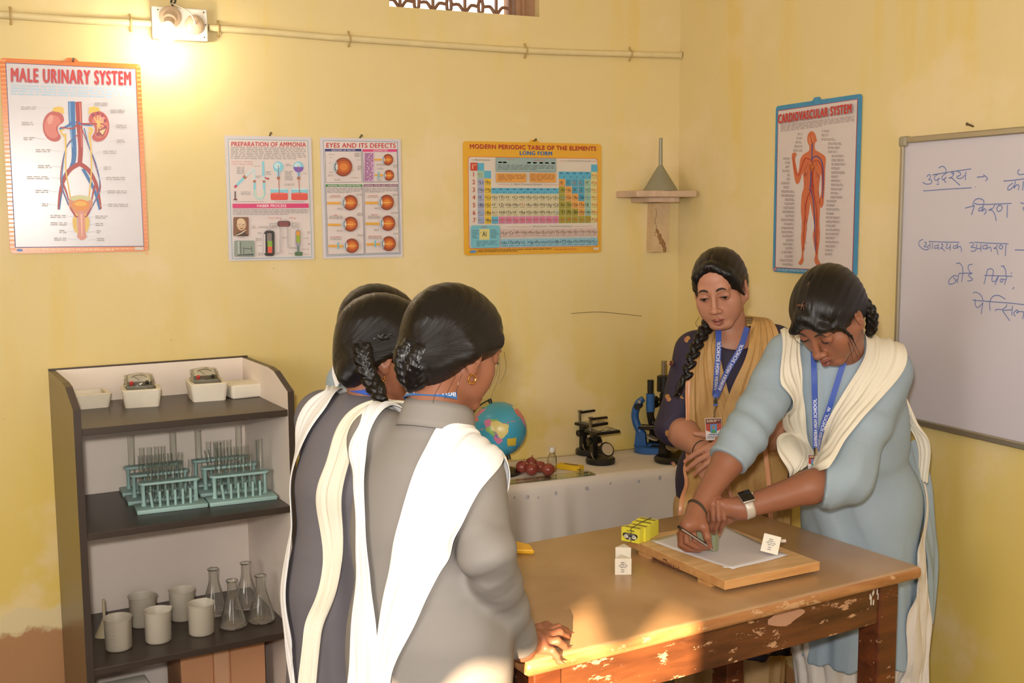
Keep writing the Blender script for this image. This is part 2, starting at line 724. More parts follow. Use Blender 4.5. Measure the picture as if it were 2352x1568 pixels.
tag(obj('trim_2', bm, mat('worn_jamb', (168, 128, 96), 0.75, noise=0.2, nscale=20, bump=0.3)), kind='structure')

# conduit along the wall, painted over with the wall
CONDUIT = mat('painted_conduit', (226, 206, 156), 0.5, noise=0.12, nscale=14, bump=0.15)
DARKIRON = mat('dark_iron', (70, 58, 44), 0.55, 0.4)


def conduit(pts, label):
    e = empty('wiring_conduit', pts[0], label, 'conduit')
    bm = NB()
    add_tube(bm, catmull(pts, 26), 0.0118, 12)
    obj('pipe', bm, CONDUIT, e, True, True)
    return e


def clip(e, x, z):
    bm = NB()
    ring = [(x, YB - 0.012 - 0.0145 * math.sin(t), z + 0.0145 * math.cos(t)) for t in np.linspace(0, PI, 9)]
    add_tube(bm, [(x, YB - 0.003, z + 0.026)] + ring + [(x, YB - 0.003, z - 0.026)], 0.0034, 6, flat=0.5)
    for s in (-1, 1):
        add_sphere(bm, (x, YB - 0.003, z + s * 0.024), 0.0045, 8, 6)
    obj('saddle_clip', bm, mat('clip_metal', (190, 160, 104), 0.6), e, True, True)


ca = conduit([(-0.9, YB - 0.012, 2.268), (-0.036, YB - 0.012, 2.264), (0.2, YB - 0.012, 2.262), (0.404, YB - 0.012, 2.264)],
             'yellow painted wiring pipe on the wall left of the bulb board')
for x in (-0.007, 0.343):
    clip(ca, x, 2.264)
cb = conduit([(0.585, YB - 0.012, 2.262), (0.8, YB - 0.012, 2.259), (1.055, YB - 0.012, 2.253), (1.712, YB - 0.012, 2.247), (2.15, YB - 0.012, 2.256), (2.378, YB - 0.012, 2.262)],
             'long yellow painted wiring pipe from the bulb board to the room corner')
for x, z in ((0.615, 2.261), (1.055, 2.253), (1.72, 2.247), (2.16, 2.257)):
    clip(cb, x, z)
bm = NB()
add_tube(bm, [(2.376, YB - 0.012, 2.2625), (2.380, YB - 0.012, 2.2625)], 0.016, 12)
obj('end_socket', bm, CONDUIT, cb, True, True)

# bulb board
WHITEPLAST = mat('white_plastic', (224, 214, 200), 0.35, noise=0.05)
CREAMPLAST = mat('cream_bakelite', (206, 178, 148), 0.4, noise=0.06)
sb = empty('bulb_board', (0.492, YB, 2.215), 'white electrical board with a bulb socket and a round ceiling rose', 'switchboard')
bm = NB()
add_box(bm, (0.492, YB - 0.016, 2.266), (0.174, 0.032, 0.102), bevel=0.004)
obj('box', bm, WHITEPLAST, sb, True)
for x, z in ((0.425, 2.306), (0.567, 2.306), (0.567, 2.227), (0.42, 2.227), (0.572, 2.267)):
    bm = NB()
    cyl(bm, (0, 0, 0), 0.0022, 0.0015, 10, axis_matrix((x, YB - 0.032, z), (0, -1, 0)))
    obj('screw', bm, DARKIRON, sb, True)
bm = NB()
Mr = axis_matrix((0.537, YB - 0.032, 2.265), (0, -1, 0))
add_lathe(bm, [(0.0, 0), (0.031, 0), (0.031, 0.004), (0.024, 0.011), (0.0, 0.016)], seg=28, M=Mr)
obj('ceiling_rose', bm, CREAMPLAST, sb, True, True)
bm = NB()
add_tube(bm, catmull([(0.537, YB - 0.048, 2.264), (0.533, YB - 0.062, 2.275), (0.518, YB - 0.055, 2.3), (0.49, YB - 0.04, 2.318), (0.47, YB - 0.02, 2.33)], 12), 0.0025, 6)
obj('wire', bm, mat('white_flex', (214, 200, 180), 0.5), sb, True, True)
bm = NB()
add_tube(bm, catmull([(0.475, YB - 0.02, 2.318), (0.469, YB - 0.012, 2.34), (0.479, YB - 0.02, 2.352), (0.468, YB - 0.01, 2.375), (0.474, YB - 0.01, 2.45)], 16), 0.0032, 6)
add_tube(bm, catmull([(0.47, YB - 0.02, 2.322), (0.481, YB - 0.03, 2.338), (0.466, YB - 0.02, 2.350), (0.478, YB - 0.02, 2.36)], 12), 0.0028, 6)
obj('taped_joint', bm, mat('black_tape', (40, 36, 32), 0.6), sb, True, True)
# angled socket
hd = unit(V(-0.20, -0.62, -0.62))
hp = V(0.462, YB - 0.032, 2.286)
bm = NB()
Mh = axis_matrix(hp, hd)
Mb = axis_matrix(hp, (0, -1, 0))
add_lathe(bm, [(0, 0), (0.034, 0), (0.034, 0.005), (0.026, 0.012), (0, 0.014)], seg=28, M=Mb)
add_lathe(bm, [(0, 0), (0.024, 0), (0.022, 0.018), (0.0165, 0.022), (0.0165, 0.048), (0.013, 0.048), (0.013, 0.03)], seg=28, M=Mh)
obj('lamp_holder', bm, CREAMPLAST, sb, True, True)
bulb_c = hp + hd * 0.083
be = empty('light_bulb', tuple(hp + hd * 0.04), 'glowing white bulb in the angled socket of the electrical board', 'bulb')
bm = NB()
add_lathe(bm, [(0, 0.036), (0.0125, 0.036), (0.0125, 0.052), (0.016, 0.058)], seg=24, M=Mh)
obj('cap', bm, mat('bulb_neck', (214, 200, 184), 0.4), be, True, True)
bm = NB()
add_lathe(bm, [(0.016, 0.056), (0.024, 0.064), (0.0295, 0.078), (0.0305, 0.088), (0.028, 0.101), (0.019, 0.112), (0.008, 0.1165), (0, 0.117)], seg=28, M=Mh)
gm = bpy.data.materials.new('lit_bulb')
gm.use_nodes = True
gb = gm.node_tree.nodes['Principled BSDF']
gb.inputs['Base Color'].default_value = (0.9, 0.88, 0.82, 1)
gb.inputs['Emission Color'].default_value = (1.0, 0.90, 0.70, 1)
gb.inputs['Emission Strength'].default_value = 16.0
obj('globe', bm, gm, be, True, True)
light('bulb_light', 'POINT', tuple(bulb_c + V(-0.01, -0.035, -0.03)), 4.2, (1.0, 0.92, 0.72), shadow_soft_size=0.03)

# plaster bracket in the corner with an upturned metal funnel on it
br = empty('wall_bracket', (2.25, YB, 1.70), 'dusty stone wall bracket in the room corner beneath the funnel', 'bracket')
STONE = mat('dusty_stone', (202, 172, 146), 0.8, noise=0.3, nscale=26, bump=0.4)
bm = NB()
add_box(bm, (2.2355, 3.745, 1.7235), (0.263, 0.165, 0.0245), bevel=0.004)
obj('top_slab', bm, STONE, br, True)
bm = NB()
add_box(bm, (2.238, 3.758, 1.7015), (0.136, 0.14, 0.019), bevel=0.003)
obj('lower_slab', bm, STONE, br, True)
bm = NB()
add_prism(bm, [(-0.05, 0), (0.02, 0), (0.026, 0.19), (-0.045, 0.19)], 0, 0.05, M=Matrix.Translation((2.292, YB, 1.50)) @ Matrix.Rotation(PI / 2, 4, 'X'))
obj('stem', bm, mat('peeling_plaster', (206, 176, 136), 0.85, noise=0.2, nscale=14, bump=0.5), br, True)
bm = NB()
rs = random.Random(3)
for k in range(16):
    t = k / 15
    add_sphere(bm, (2.262 + 0.035 * t + rs.uniform(-0.006, 0.006), YB - 0.05, 1.585 - 0.075 * t + rs.uniform(-0.006, 0.006)), 0.004 + 0.0055 * rs.random() * (0.4 + t), 8, 6, (1, 0.35, 1.2))
for k in range(12):
    add_sphere(bm, (2.255 + 0.004 * math.sin(k), YB - 0.05, 1.665 - 0.009 * k), 0.002, 6, 5, (1, 0.5, 2))
obj('mud_trail', bm, mat('mud', (150, 112, 72), 0.9, bump=0.3), br, True, True)
bm = NB()
add_lathe(bm, [(0.066, 0.0), (0.0675, 0.0), (0.0075, 0.098), (0.0065, 0.2), (0.0045, 0.2), (0.0045, 0.1), (0.064, 0.0015)], seg=40, c=(2.243, 3.728, 1.736), closed=True)
f = obj('metal_funnel', bm, mat('dull_zinc', (150, 146, 126), 0.5, 0.35, noise=0.12), smooth=True, angle=30)
tag(f, 'dull grey metal funnel upside down on the corner wall bracket', 'funnel')

# loose bits on the walls
bm = NB()
add_tube(bm, catmull([(1.91, YB - 0.004, 1.27), (2.02, YB - 0.010, 1.272), (2.11, YB - 0.012, 1.262), (2.22, YB - 0.008, 1.247)], 14), 0.0009, 5)
tag(obj('loose_wire', bm, DARKIRON, smooth=True), 'thin dark wire sticking out along the wall left of the tall microscope', 'wire')

# ------------------------------------------------------------------ wall charts
RED, BLUE, DKBLUE = (196, 52, 48), (52, 108, 172), (50, 62, 128)
GREYP = (176, 166, 164)


def nail(loc, nrm, label):
    bm = NB()
    d = unit(nrm)
    add_tube(bm, [np.asarray(loc), np.asarray(loc) + d * 0.022 + V(0, 0, 0.006)], 0.0028, 8)
    cyl(bm, (0, 0, 0), 0.0045, 0.002, 10, axis_matrix(np.asarray(loc) + d * 0.022 + V(0, 0, 0.006), d))
    return tag(obj('nail', bm, mat('rusty_nail', (116, 98, 74), 0.5, 0.6), smooth=True), label, 'nail')


def chart_base(name, label, O, U, N, w, h, rgb, r=0.012, hang=True, rough=0.22, gap=0.003):
    """a thin sheet with rounded corners hung flat on a wall, O = its top left corner"""
    O, U, N = map(lambda a: np.asarray(a, float), (O, U, N))
    Wd = V(0, 0, 1)
    e = empty(name, tuple(O + U * w / 2 - Wd * h), label, 'wall chart')
    pts = []
    for cx, cy, a in ((w - r, -r, 0), (r, -r, 90), (r, -h + r, 180), (w - r, -h + r, 270)):
        for k in range(6):
            t = math.radians(a + 18 * k)
            pts.append((cx + r * math.cos(t), cy + r * math.sin(t)))
        if hang and a == 0:
            pts += [(w / 2 + 0.022, 0), (w / 2 + 0.012, 0.010), (w / 2 - 0.012, 0.010), (w / 2 - 0.022, 0)]
    bm = NB()
    M = Matrix.Identity(4)
    for i in range(3):
        M[i][0], M[i][1], M[i][2], M[i][3] = U[i], Wd[i], N[i], (O + N * gap)[i]
    add_prism(bm, pts, 0, 0.0022, M=M)
    obj('sheet', bm, pm(rgb, rough), e, True)
    return e, Print(O + N * (gap + 0.0023), U, Wd, N, w, h)


UB, NBK = V(1, 0, 0), V(0, -1, 0)
UR, NR = V(0, -1, 0), V(-1, 0, 0)

# --- urinary system chart (its own frame: pixels of an upright sketch of the sheet)
e, P = chart_base('anatomy_chart', 'tall orange-bordered anatomy chart with kidneys and a red capital heading', (-0.045, YB, 2.136), UB, NBK, 0.412, 0.598, (222, 122, 52))
P.c = ((0, 335), (820, 375), (55, 1478), (855, 1455))
for k in range(44):
    y0 = 345 + k * 25.6
    dx = 50 * (k / 44)
    P.rect(3 + dx, y0, 36 + dx * 1.0, y0 + 9, pm((238, 160, 92)), up=1 if k == 0 else 0)
    P.rect(797 + dx * 0.8, y0 + 40 - 22 * k / 44, 822 + dx * 0.7, y0 + 48 - 22 * k / 44, pm((238, 160, 92)), up=0)
P.poly([(34, 362), (790, 402), (829, 1428), (80, 1443)], pm((74, 58, 110)))
P.poly([(38, 366), (787, 405), (825, 1424), (85, 1438)], pm((208, 201, 206), 0.25))
T = P.twin()
T.layer = 7
T.text('MALE URINARY SYSTEM', 66, 394, 772, 474, pm((160, 130, 150)), 0.075, slope=0.034)
T.text('MALE URINARY SYSTEM', 62, 389, 768, 469, pm(RED), 0.075, slope=0.034)
T.build('heading', e)
P.layer = 6
P.small(64, 488, 766, 552, 4, pm((178, 200, 222)), slope=0.034)
rb, bb, yy = pm((168, 52, 44)), pm(BLUE), pm((226, 186, 84))
# veins and arteries
P.line([(408, 586), (410, 700), (420, 860), (414, 940), (390, 990)], [40, 38, 30, 28, 22], bb, smooth=16)
P.line([(398, 590), (400, 700), (410, 850)], [8, 8, 5], pm((120, 164, 214)), smooth=10)
P.line([(400, 975), (365, 1020), (345, 1100), (330, 1215)], [26, 20, 16, 12], bb, smooth=14)
P.line([(470, 975), (500, 1030), (540, 1110), (566, 1215)], [20, 18, 16, 10], bb, smooth=14)
P.line([(448, 588), (452, 720), (458, 860), (452, 950)], [36, 34, 28, 26], rb, smooth=14)
P.line([(456, 594), (460, 720), (464, 850)], [7, 7, 4], pm((214, 122, 104)), smooth=10)
P.line([(450, 945), (392, 985), (352, 1060), (334, 1130), (326, 1215)], [26, 24, 20, 14, 9], rb, smooth=16)
P.line([(452, 945), (505, 985), (545, 1060), (562, 1130), (574, 1210)], [26, 24, 20, 14, 9], rb, smooth=16)
P.line([(352, 1060), (372, 1110), (385, 1160)], [14, 10, 7], rb, smooth=8)
P.line([(545, 1060), (530, 1110), (520, 1160)], [14, 10, 7], rb, smooth=8)
P.line([(412, 705), (380, 730), (335, 745)], [16, 13, 9], bb, smooth=8)
P.line([(430, 705), (480, 720), (530, 725)], [14, 10, 6], bb, smooth=8)
P.line([(448, 690), (420, 740), (340, 735)], [10, 8, 6], rb, smooth=8)
P.line([(462, 715), (520, 715), (600, 718)], [10, 8, 5], rb, smooth=8)
P.line([(460, 730), (500, 830), (545, 960), (572, 1090), (520, 1200)], 6, rb, smooth=16)
P.line([(480, 740), (505, 840), (550, 960), (566, 1090), (500, 1240)], 6, bb, smooth=16)
P.line([(440, 780), (380, 840), (345, 980), (345, 1080), (385, 1190)], 6, rb, smooth=16)
P.line([(425, 790), (372, 860), (352, 980), (352, 1090), (400, 1220)], 6, bb, smooth=16)
P.line([(370, 770), (372, 860), (370, 970), (385, 1080), (396, 1150)], [12, 9, 8, 8, 8], yy, smooth=14)
P.line([(510, 760), (518, 860), (520, 970), (512, 1080), (502, 1150)], [12, 9, 8, 8, 8], yy, smooth=14)
P.layer = 8
kid, kid2, kid3 = pm((190, 86, 78)), pm((214, 120, 108)), pm((226, 154, 140))
for sx, cx in ((1, 303), (-1, 567)):
    q = [(cx + sx * a, b) for a, b in ((25, 645), (52, 662), (60, 700), (28, 728), (26, 760), (42, 790), (30, 812), (0, 818), (-36, 800), (-58, 760), (-60, 710), (-44, 668), (-12, 644))]
    P.poly([tuple(p) for p in catmull(q + [q[0]], 40)[:-1]], kid)
    q2 = [(cx + sx * (a * 0.75 - 6), 735 + (b - 735) * 0.76) for a, b in ((25, 645), (52, 662), (60, 700), (28, 728), (26, 760), (42, 790), (30, 812), (0, 818), (-36, 800), (-58, 760), (-60, 710), (-44, 668), (-12, 644))]
    P.poly([tuple(p) for p in catmull(q2 + [q2[0]], 40)[:-1]], kid2)
    P.ell(cx - sx * 18, 690, 16, 28, kid3, 0.3 * sx)
    q = [(cx + sx * a, b) for a, b in ((-10, 640), (0, 622), (30, 614), (58, 622), (62, 660), (40, 650), (10, 645))]
    P.poly(q, yy)
    P.line([(cx + sx * 60, 740), (cx + sx * 40, 755), (cx + sx * 62, 790)], [20, 12, 8], yy, smooth=8)
for a in np.linspace(-2.2, 1.6, 7):
    P.line([(560, 715), (560 + 40 * math.cos(a), 715 + 52 * math.sin(a))], [10, 5], pm((222, 186, 110)))
    P.ell(560 + 46 * math.cos(a), 715 + 60 * math.sin(a), 9, 11, pm((160, 60, 84)))
P.poly([(560, 750), (615, 735), (590, 790), (565, 775)], pm((150, 62, 60)))
P.poly([(568, 757), (608, 742), (588, 780)], pm((222, 196, 150)))
# bladder and the organs under it
P.poly([tuple(p) for p in catmull([(385, 1165), (400, 1140), (450, 1130), (505, 1140), (525, 1165), (518, 1205), (490, 1240), (455, 1250), (415, 1240), (390, 1205), (385, 1165)], 36)[:-1]], pm((214, 140, 104)))
P.ell(455, 1150, 62, 18, pm((206, 204, 150)))
P.ell(455, 1188, 50, 34, pm((226, 140, 44)))
P.ell(455, 1180, 36, 14, pm((236, 176, 66)))
for sx in (-1, 1):
    P.line([(456 + sx * 20, 1240), (456 + sx * 36, 1275), (456 + sx * 30, 1335), (456 + sx * 14, 1352)], [14, 26, 24, 8], yy, smooth=12)
    P.line([(456 + sx * 62, 1200), (456 + sx * 30, 1255), (456 + sx * 14, 1250)], [6, 10, 8], rb, smooth=8)
P.poly([tuple(p) for p in catmull([(440, 1225), (472, 1225), (480, 1290), (482, 1350), (488, 1375), (460, 1395), (432, 1375), (438, 1350), (436, 1290), (440, 1225)], 30)[:-1]], pm((216, 144, 128)))
P.line([(458, 1240), (460, 1310), (460, 1370)], [12, 9, 6], pm((232, 178, 160)), smooth=8)
P.layer = 6
for i, (x0, x1, y, side) in enumerate(((118, 215, 615, 1), (122, 190, 705, 1), (132, 195, 792, 1), (200, 285, 862, 1), (212, 290, 955, 1), (148, 275, 1020, 1), (196, 270, 1100, 1), (232, 270, 1178, 1), (280, 368, 1246, 1), (280, 375, 1290, 1), (330, 372, 1335, 1), (300, 370, 1380, 1),
                                       (542, 620, 592, 0), (636, 722, 632, 0), (668, 732, 720, 0), (672, 722, 805, 0), (590, 668, 870, 0), (592, 634, 962, 0), (606, 718, 1022, 0), (612, 728, 1100, 0), (616, 735, 1178, 0), (540, 612, 1248, 0), (540, 584, 1292, 0), (545, 580, 1335, 0), (548, 600, 1380, 0))):
    P.small(x0, y, x1, y + 22, 2, pm(GREYP), seed=i, ragged=False)
    if side:
        P.line([(x1 + 4, y + 6), (x1 + 60, y + 12)], 2.0, pm((190, 184, 186)), up=0)
    else:
        P.line([(x0 - 50, y + 14), (x0 - 5, y + 6)], 2.0, pm((190, 184, 186)), up=0)
P.small(150, 1448, 770, 1462, 2, pm((250, 214, 160)), slope=-0.012)
P.ell(106, 1456, 18, 8, pm((86, 132, 190)))
P.rect(772, 1432, 824, 1448, pm((214, 206, 196)))
P.build('printed_artwork', e)
nail((0.166, YB, 2.134), NBK, 'small nail holding up the kidney chart')

# --- ammonia chart
e, P = chart_base('chemistry_chart', 'white chart headed PREPARATION OF AMMONIA with flasks and a pink band', (0.624, YB, 1.917), UB, NBK, 0.292, 0.417, (214, 204, 208), 0.004, False, 0.4)
P.c = ((115, 88), (1105, 108), (160, 1522), (1135, 1495))
tl, wt = pm((110, 170, 186)), pm((222, 208, 206), 0.4)
P.poly([(152, 128), (1066, 146), (1108, 1474), (196, 1500)], tl)
P.poly([(158, 134), (1060, 152), (1102, 1467), (203, 1493)], wt)
P.build('print_panel', e)
P.layer = 5
P.text('PREPARATION OF AMMONIA', 188, 158, 1042, 212, pm(RED, 0.4), 0.035, slope=0.006)
P.build('heading', e)
P.layer = 5
P.small(184, 222, 1040, 362, 7, pm(GREYP, 0.4), slope=0.004)
P.text('Ca(OH)2 (s) + 2NH4Cl(s)', 190, 376, 430, 394, pm((206, 120, 116), 0.4))
P.text('CaCl2(s) + 2H2O(g) + 2NH3(g)', 190, 404, 430, 422, pm((206, 120, 116), 0.4))
lb, cork, pk = pm((140, 204, 224), 0.4), pm((172, 106, 74), 0.4), pm((214, 58, 118), 0.4)
lb2 = pm((196, 226, 234), 0.4)
P.line([(235, 668), (345, 552)], 30, lb)
P.line([(224, 680), (250, 652)], 26, pm((196, 70, 96), 0.4))
P.line([(328, 572), (352, 546)], 40, cork)
P.line([(346, 552), (432, 470), (446, 480), (448, 600)], 16, lb2)
P.line([(448, 612), (452, 760), (480, 798), (530, 798), (558, 760), (555, 612)], 26, lb)
P.line([(454, 700), (456, 760), (482, 796), (528, 796), (552, 760), (551, 700)], 18, pm((198, 220, 196), 0.4))
P.rect(432, 596, 462, 622, cork)
P.rect(540, 596, 570, 622, cork)
P.line([(545, 380), (548, 550)], [24, 28], lb)
P.line([(553, 545), (556, 600)], 12, lb2)
P.line([(560, 566), (612, 582)], [8, 22], pm((180, 52, 70), 0.4))
P.rect(222, 722, 240, 810, pm((110, 90, 90), 0.4))
P.poly([(204, 824), (262, 824), (246, 806), (220, 806)], pm((120, 60, 66), 0.4))
for cx, fill in ((718, lb), (950, pm((128, 86, 180), 0.4))):
    P.line([(cx, 480), (cx + 2, 560)], 30, lb)
    P.ell(cx, 444, 60, 62, lb)
    P.ell(cx - 12, 430, 34, 34, lb2)
    if cx > 900:
        P.poly([(cx - 56, 444)] + [(cx + 58 * math.cos(t), 446 + 60 * math.sin(t)) for t in np.linspace(0, PI, 14)], fill)
    P.line([(cx, 430), (cx + 4, 560)], 8, pm((150, 110, 150), 0.4))
    P.rect(cx - 16, 556, cx + 18, 586, cork)
    P.line([(cx + 4, 586), (cx + 12, 780)], 10, pm((180, 120, 110), 0.4))
    x0, x1 = (626, 828) if cx < 800 else (862, 1056)
    P.poly([(x0, 694), (x1, 694), (x1, 745), (x0 + 2, 745)], lb)
    P.rrect(x0 + 3, 742, x1 - 2, 820, 18, pm((222, 82, 72), 0.4))
    P.ell((x0 + x1) / 2, 745, (x1 - x0) / 2 - 3, 10, pm((232, 110, 96), 0.4))
    P.ell((x0 + x1) / 2, 696, (x1 - x0) / 2, 8, lb2)
    P.line([(cx + 8, 690), (cx + 12, 770)], 10, pm((180, 110, 100), 0.4))
for i, (x0, y0, x1, y1, r) in enumerate(((248, 446, 330, 530, 5), (440, 432, 510, 444, 1), (576, 495, 640, 540, 3), (462, 545, 520, 575, 2), (292, 724, 400, 768, 3), (800, 410, 864, 440, 2), (790, 490, 880, 604, 6), (786, 634, 900, 660, 2), (1000, 516, 1052, 528, 1), (225, 836, 556, 848, 1), (682, 836, 1014, 848, 1))):
    P.small(x0, y0, x1, y1, r, pm(GREYP, 0.4), seed=i, ragged=False)
P.poly([(198, 864), (1064, 858), (1066, 908), (200, 916)], pk)
P.text('HABER PROCESS', 470, 870, 808, 902, pm((240, 226, 228), 0.4), 0.02, slope=-0.006)
P.small(202, 928, 1064, 996, 4, pm(GREYP, 0.4), slope=-0.006)
P.text('N2 (g) + 3H2 (g)', 598, 1014, 750, 1034, pm((206, 110, 110), 0.4))
P.text('2NH3 (g)', 832, 1014, 916, 1032, pm((206, 110, 110), 0.4))
# sepia portrait
P.rrect(206, 1016, 378, 1236, 18, pm((128, 84, 54), 0.4))
P.poly([(222, 1232), (250, 1196), (300, 1180), (350, 1200), (374, 1234)], pm((70, 44, 34), 0.4))
P.ell(296, 1102, 52, 68, pm((206, 170, 136), 0.4))
P.ell(290, 1070, 44, 40, pm((222, 192, 158), 0.4))
P.line([(230, 1228), (300, 1198), (350, 1160)], [8, 14, 6], pm((214, 196, 176), 0.4))
P.line([(270, 1100), (286, 1096)], 6, pm((90, 60, 44), 0.4))
P.line([(306, 1098), (326, 1104)], 6, pm((90, 60, 44), 0.4))
P.line([(284, 1146), (314, 1148)], 9, pm((110, 74, 54), 0.4))
# grey works photograph
P.rrect(214, 1284, 444, 1472, 16, pm((142, 152, 142), 0.4))
P.line([(262, 1296), (266, 1440)], 10, pm((196, 204, 200), 0.4))
P.line([(286, 1296), (288, 1440)], 7, pm((64, 86, 70), 0.4))
P.line([(318, 1360), (322, 1440)], 6, pm((70, 80, 76), 0.4))
P.line([(320, 1375), (410, 1380)], 8, pm((78, 84, 80), 0.4))
P.line([(408, 1350), (414, 1420)], 10, pm((90, 110, 96), 0.4))
P.line([(250, 1452), (430, 1444)], [10, 18], pm((60, 66, 62), 0.4))
# Haber plant
gp = pm((140, 128, 132), 0.4)
gl = pm((214, 206, 206), 0.4)
for q in ([(486, 1128), (580, 1126), (592, 1180)], [(618, 1180), (620, 1092), (706, 1086)], [(840, 1086), (934, 1084), (936, 1170)], [(738, 1124), (736, 1420), (668, 1432)], [(820, 1124), (824, 1350), (840, 1366), (926, 1362)]):
    P.line(q, 16, gp)
    P.line(q, 8, gl)
P.rrect(550, 1168, 668, 1462, 34, pm((60, 54, 52), 0.4))
P.rrect(566, 1182, 652, 1450, 26, pm((30, 26, 24), 0.4))
P.rect(548, 1210, 562, 1430, gl)
P.rrect(580, 1198, 634, 1296, 10, pm((128, 116, 112), 0.4))
P.rect(586, 1290, 640, 1352, pm((150, 190, 60), 0.4))
for y in (1302, 1318, 1334):
    P.line([(586, y), (640, y)], 4, pm((70, 90, 40), 0.4))
P.rect(588, 1352, 640, 1426, pm((222, 88, 66), 0.4))
P.rrect(700, 1058, 846, 1124, 24, pm((92, 60, 62), 0.4))
for y in (1074, 1088, 1102, 1114):
    P.line([(720, y), (826, y)], 6, pm((166, 84, 84), 0.4))
P.rrect(908, 1162, 964, 1342, 22, gp)
P.rrect(914, 1172, 956, 1240, 14, pm((224, 152, 50), 0.4))
P.rect(916, 1222, 958, 1306, pm((150, 170, 44), 0.4))
P.rect(918, 1306, 958, 1336, pm((160, 150, 170), 0.4))
P.rect(922, 1340, 952, 1410, pm((110, 130, 130), 0.4))
P.rrect(896, 1410, 986, 1456, 12, pm((82, 112, 74), 0.4))
for i, (x0, y0, x1, y1, r) in enumerate(((416, 1112, 450, 1150, 3), (634, 1108, 690, 1150, 3), (866, 1108, 916, 1150, 3), (474, 1188, 524, 1214, 2), (452, 1254, 520, 1290, 3), (752, 1240, 804, 1266, 2), (476, 1338, 524, 1350, 1), (480, 1420, 530, 1460, 3), (1000, 1250, 1070, 1262, 1), (1044, 1176, 1078, 1206, 3), (1046, 1312, 1080, 1330, 2), (980, 1376, 1056, 1388, 1), (820, 1426, 870, 1438, 1), (1012, 1436, 1050, 1448, 1), (248, 1246, 342, 1258, 1), (728, 1042, 816, 1054, 1))):
    P.small(x0, y0, x1, y1, r, pm(GREYP, 0.4), seed=i, ragged=False)
P.build('diagram_print', e)
nail((0.775, YB, 1.920), NBK, 'bent nail above the ammonia chart')

# --- eye chart
e, P = chart_base('biology_chart', 'white chart headed EYES AND ITS DEFECTS with orange eyeball drawings', (0.946, YB, 1.917), UB, NBK, 0.290, 0.416, (214, 204, 210), 0.004, False, 0.4)
P.c = ((1190, 108), (2095, 128), (1240, 1487), (2135, 1462))
P.poly([(1224, 142), (2062, 158), (2112, 1428), (1276, 1460)], pm((104, 148, 172), 0.4))
P.poly([(1230, 148), (2056, 164), (2106, 1421), (1282, 1452)], wt)
P.build('print_panel', e)
P.layer = 5
P.text('EYES AND ITS DEFECTS', 1256, 168, 2042, 222, pm(RED, 0.4), 0.035, slope=0.006)
P.build('heading', e)
P.layer = 5
for (x0, y0, x1, y1), rgb, s, tx0, tx1, body in (((1246, 238, 1646, 266), (56, 60, 128), 'ANATOMY OF THE EYE', 1316, 1580, (1260, 612, 1660, 620)),
                                            ((1662, 242, 2052, 270), (214, 62, 126), 'ASTIGMATISM', 1780, 1946, (1676, 606, 2066, 614)),
                                            ((1258, 638, 1660, 666), (62, 132, 70), 'NORMAL VISION AND MYOPIA', 1280, 1646, (1290, 1430, 1694, 1438)),
                                            ((1680, 636, 2064, 664), (122, 60, 96), 'NORMAL VISION AND HYPEROPIA', 1688, 2060, (1704, 1414, 2092, 1424))):
    bx0, by0, bx1, by1 = body
    for q in ([(x0, y0), (bx0, by1)], [(x1, y0), (bx1, by0)], [(bx0, by1), (bx1, by0)]):
        P.line(q, 5, pm((112, 112, 132), 0.4))
    P.rect(x0, y0, x1, y1, pm(rgb, 0.4))
    P.text(s, tx0, y0 + 5, tx1, y1 - 5, pm((232, 222, 226), 0.4), 0.02)
P.rect(1680, 280, 1788, 606, pm((214, 168, 206), 0.4))
P.small(1686, 290, 1780, 600, 18, pm((136, 84, 128), 0.4))
P.small(1272, 676, 1656, 740, 4, pm(GREYP, 0.4))
P.small(1692, 676, 2062, 734, 4, pm(GREYP, 0.4))


def eye(P, cx, cy, r, beam=None, lens=None, rr=1.06):
    if beam:
        P.line(beam, 30 * r / 88, pm((226, 166, 66), 0.4))
    if lens:
        P.rrect(lens - 9, cy - 40, lens + 9, cy + 40, 8, pm((120, 186, 204), 0.4))
    P.line([(cx + r * 0.8, cy + r * 0.3), (cx + r * 1.12, cy + r * 0.36)], [26 * r / 88, 16 * r / 88], pm((202, 178, 92), 0.4))
    P.ell(cx, cy, r * 1.07, r * rr * 1.05, pm((198, 176, 180), 0.4))
    P.ell(cx, cy, r, r * rr, pm((124, 60, 36), 0.4))
    P.ell(cx + r * 0.02, cy, r * 0.90, r * rr * 0.86, pm((168, 74, 34), 0.4))
    P.ell(cx + r * 0.04, cy - r * 0.02, r * 0.70, r * rr * 0.62, pm((198, 98, 40), 0.4))
    P.ell(cx + r * 0.06, cy - r * 0.02, r * 0.44, r * rr * 0.38, pm((220, 132, 54), 0.4))
    P.ell(cx - r * 0.86, cy, r * 0.26, r * 0.62, pm((180, 196, 206), 0.4))
    P.ell(cx - r * 0.80, cy, r * 0.16, r * 0.46, pm((96, 86, 92), 0.4))
    P.ell(cx - r * 0.74, cy, r * 0.13, r * 0.34, pm((206, 206, 208), 0.4))
    if beam:
        P.line([(cx - r * 0.6, cy + 4), (cx + r * 0.8, cy)], [12 * r / 88, 3], pm((238, 190, 90), 0.4))


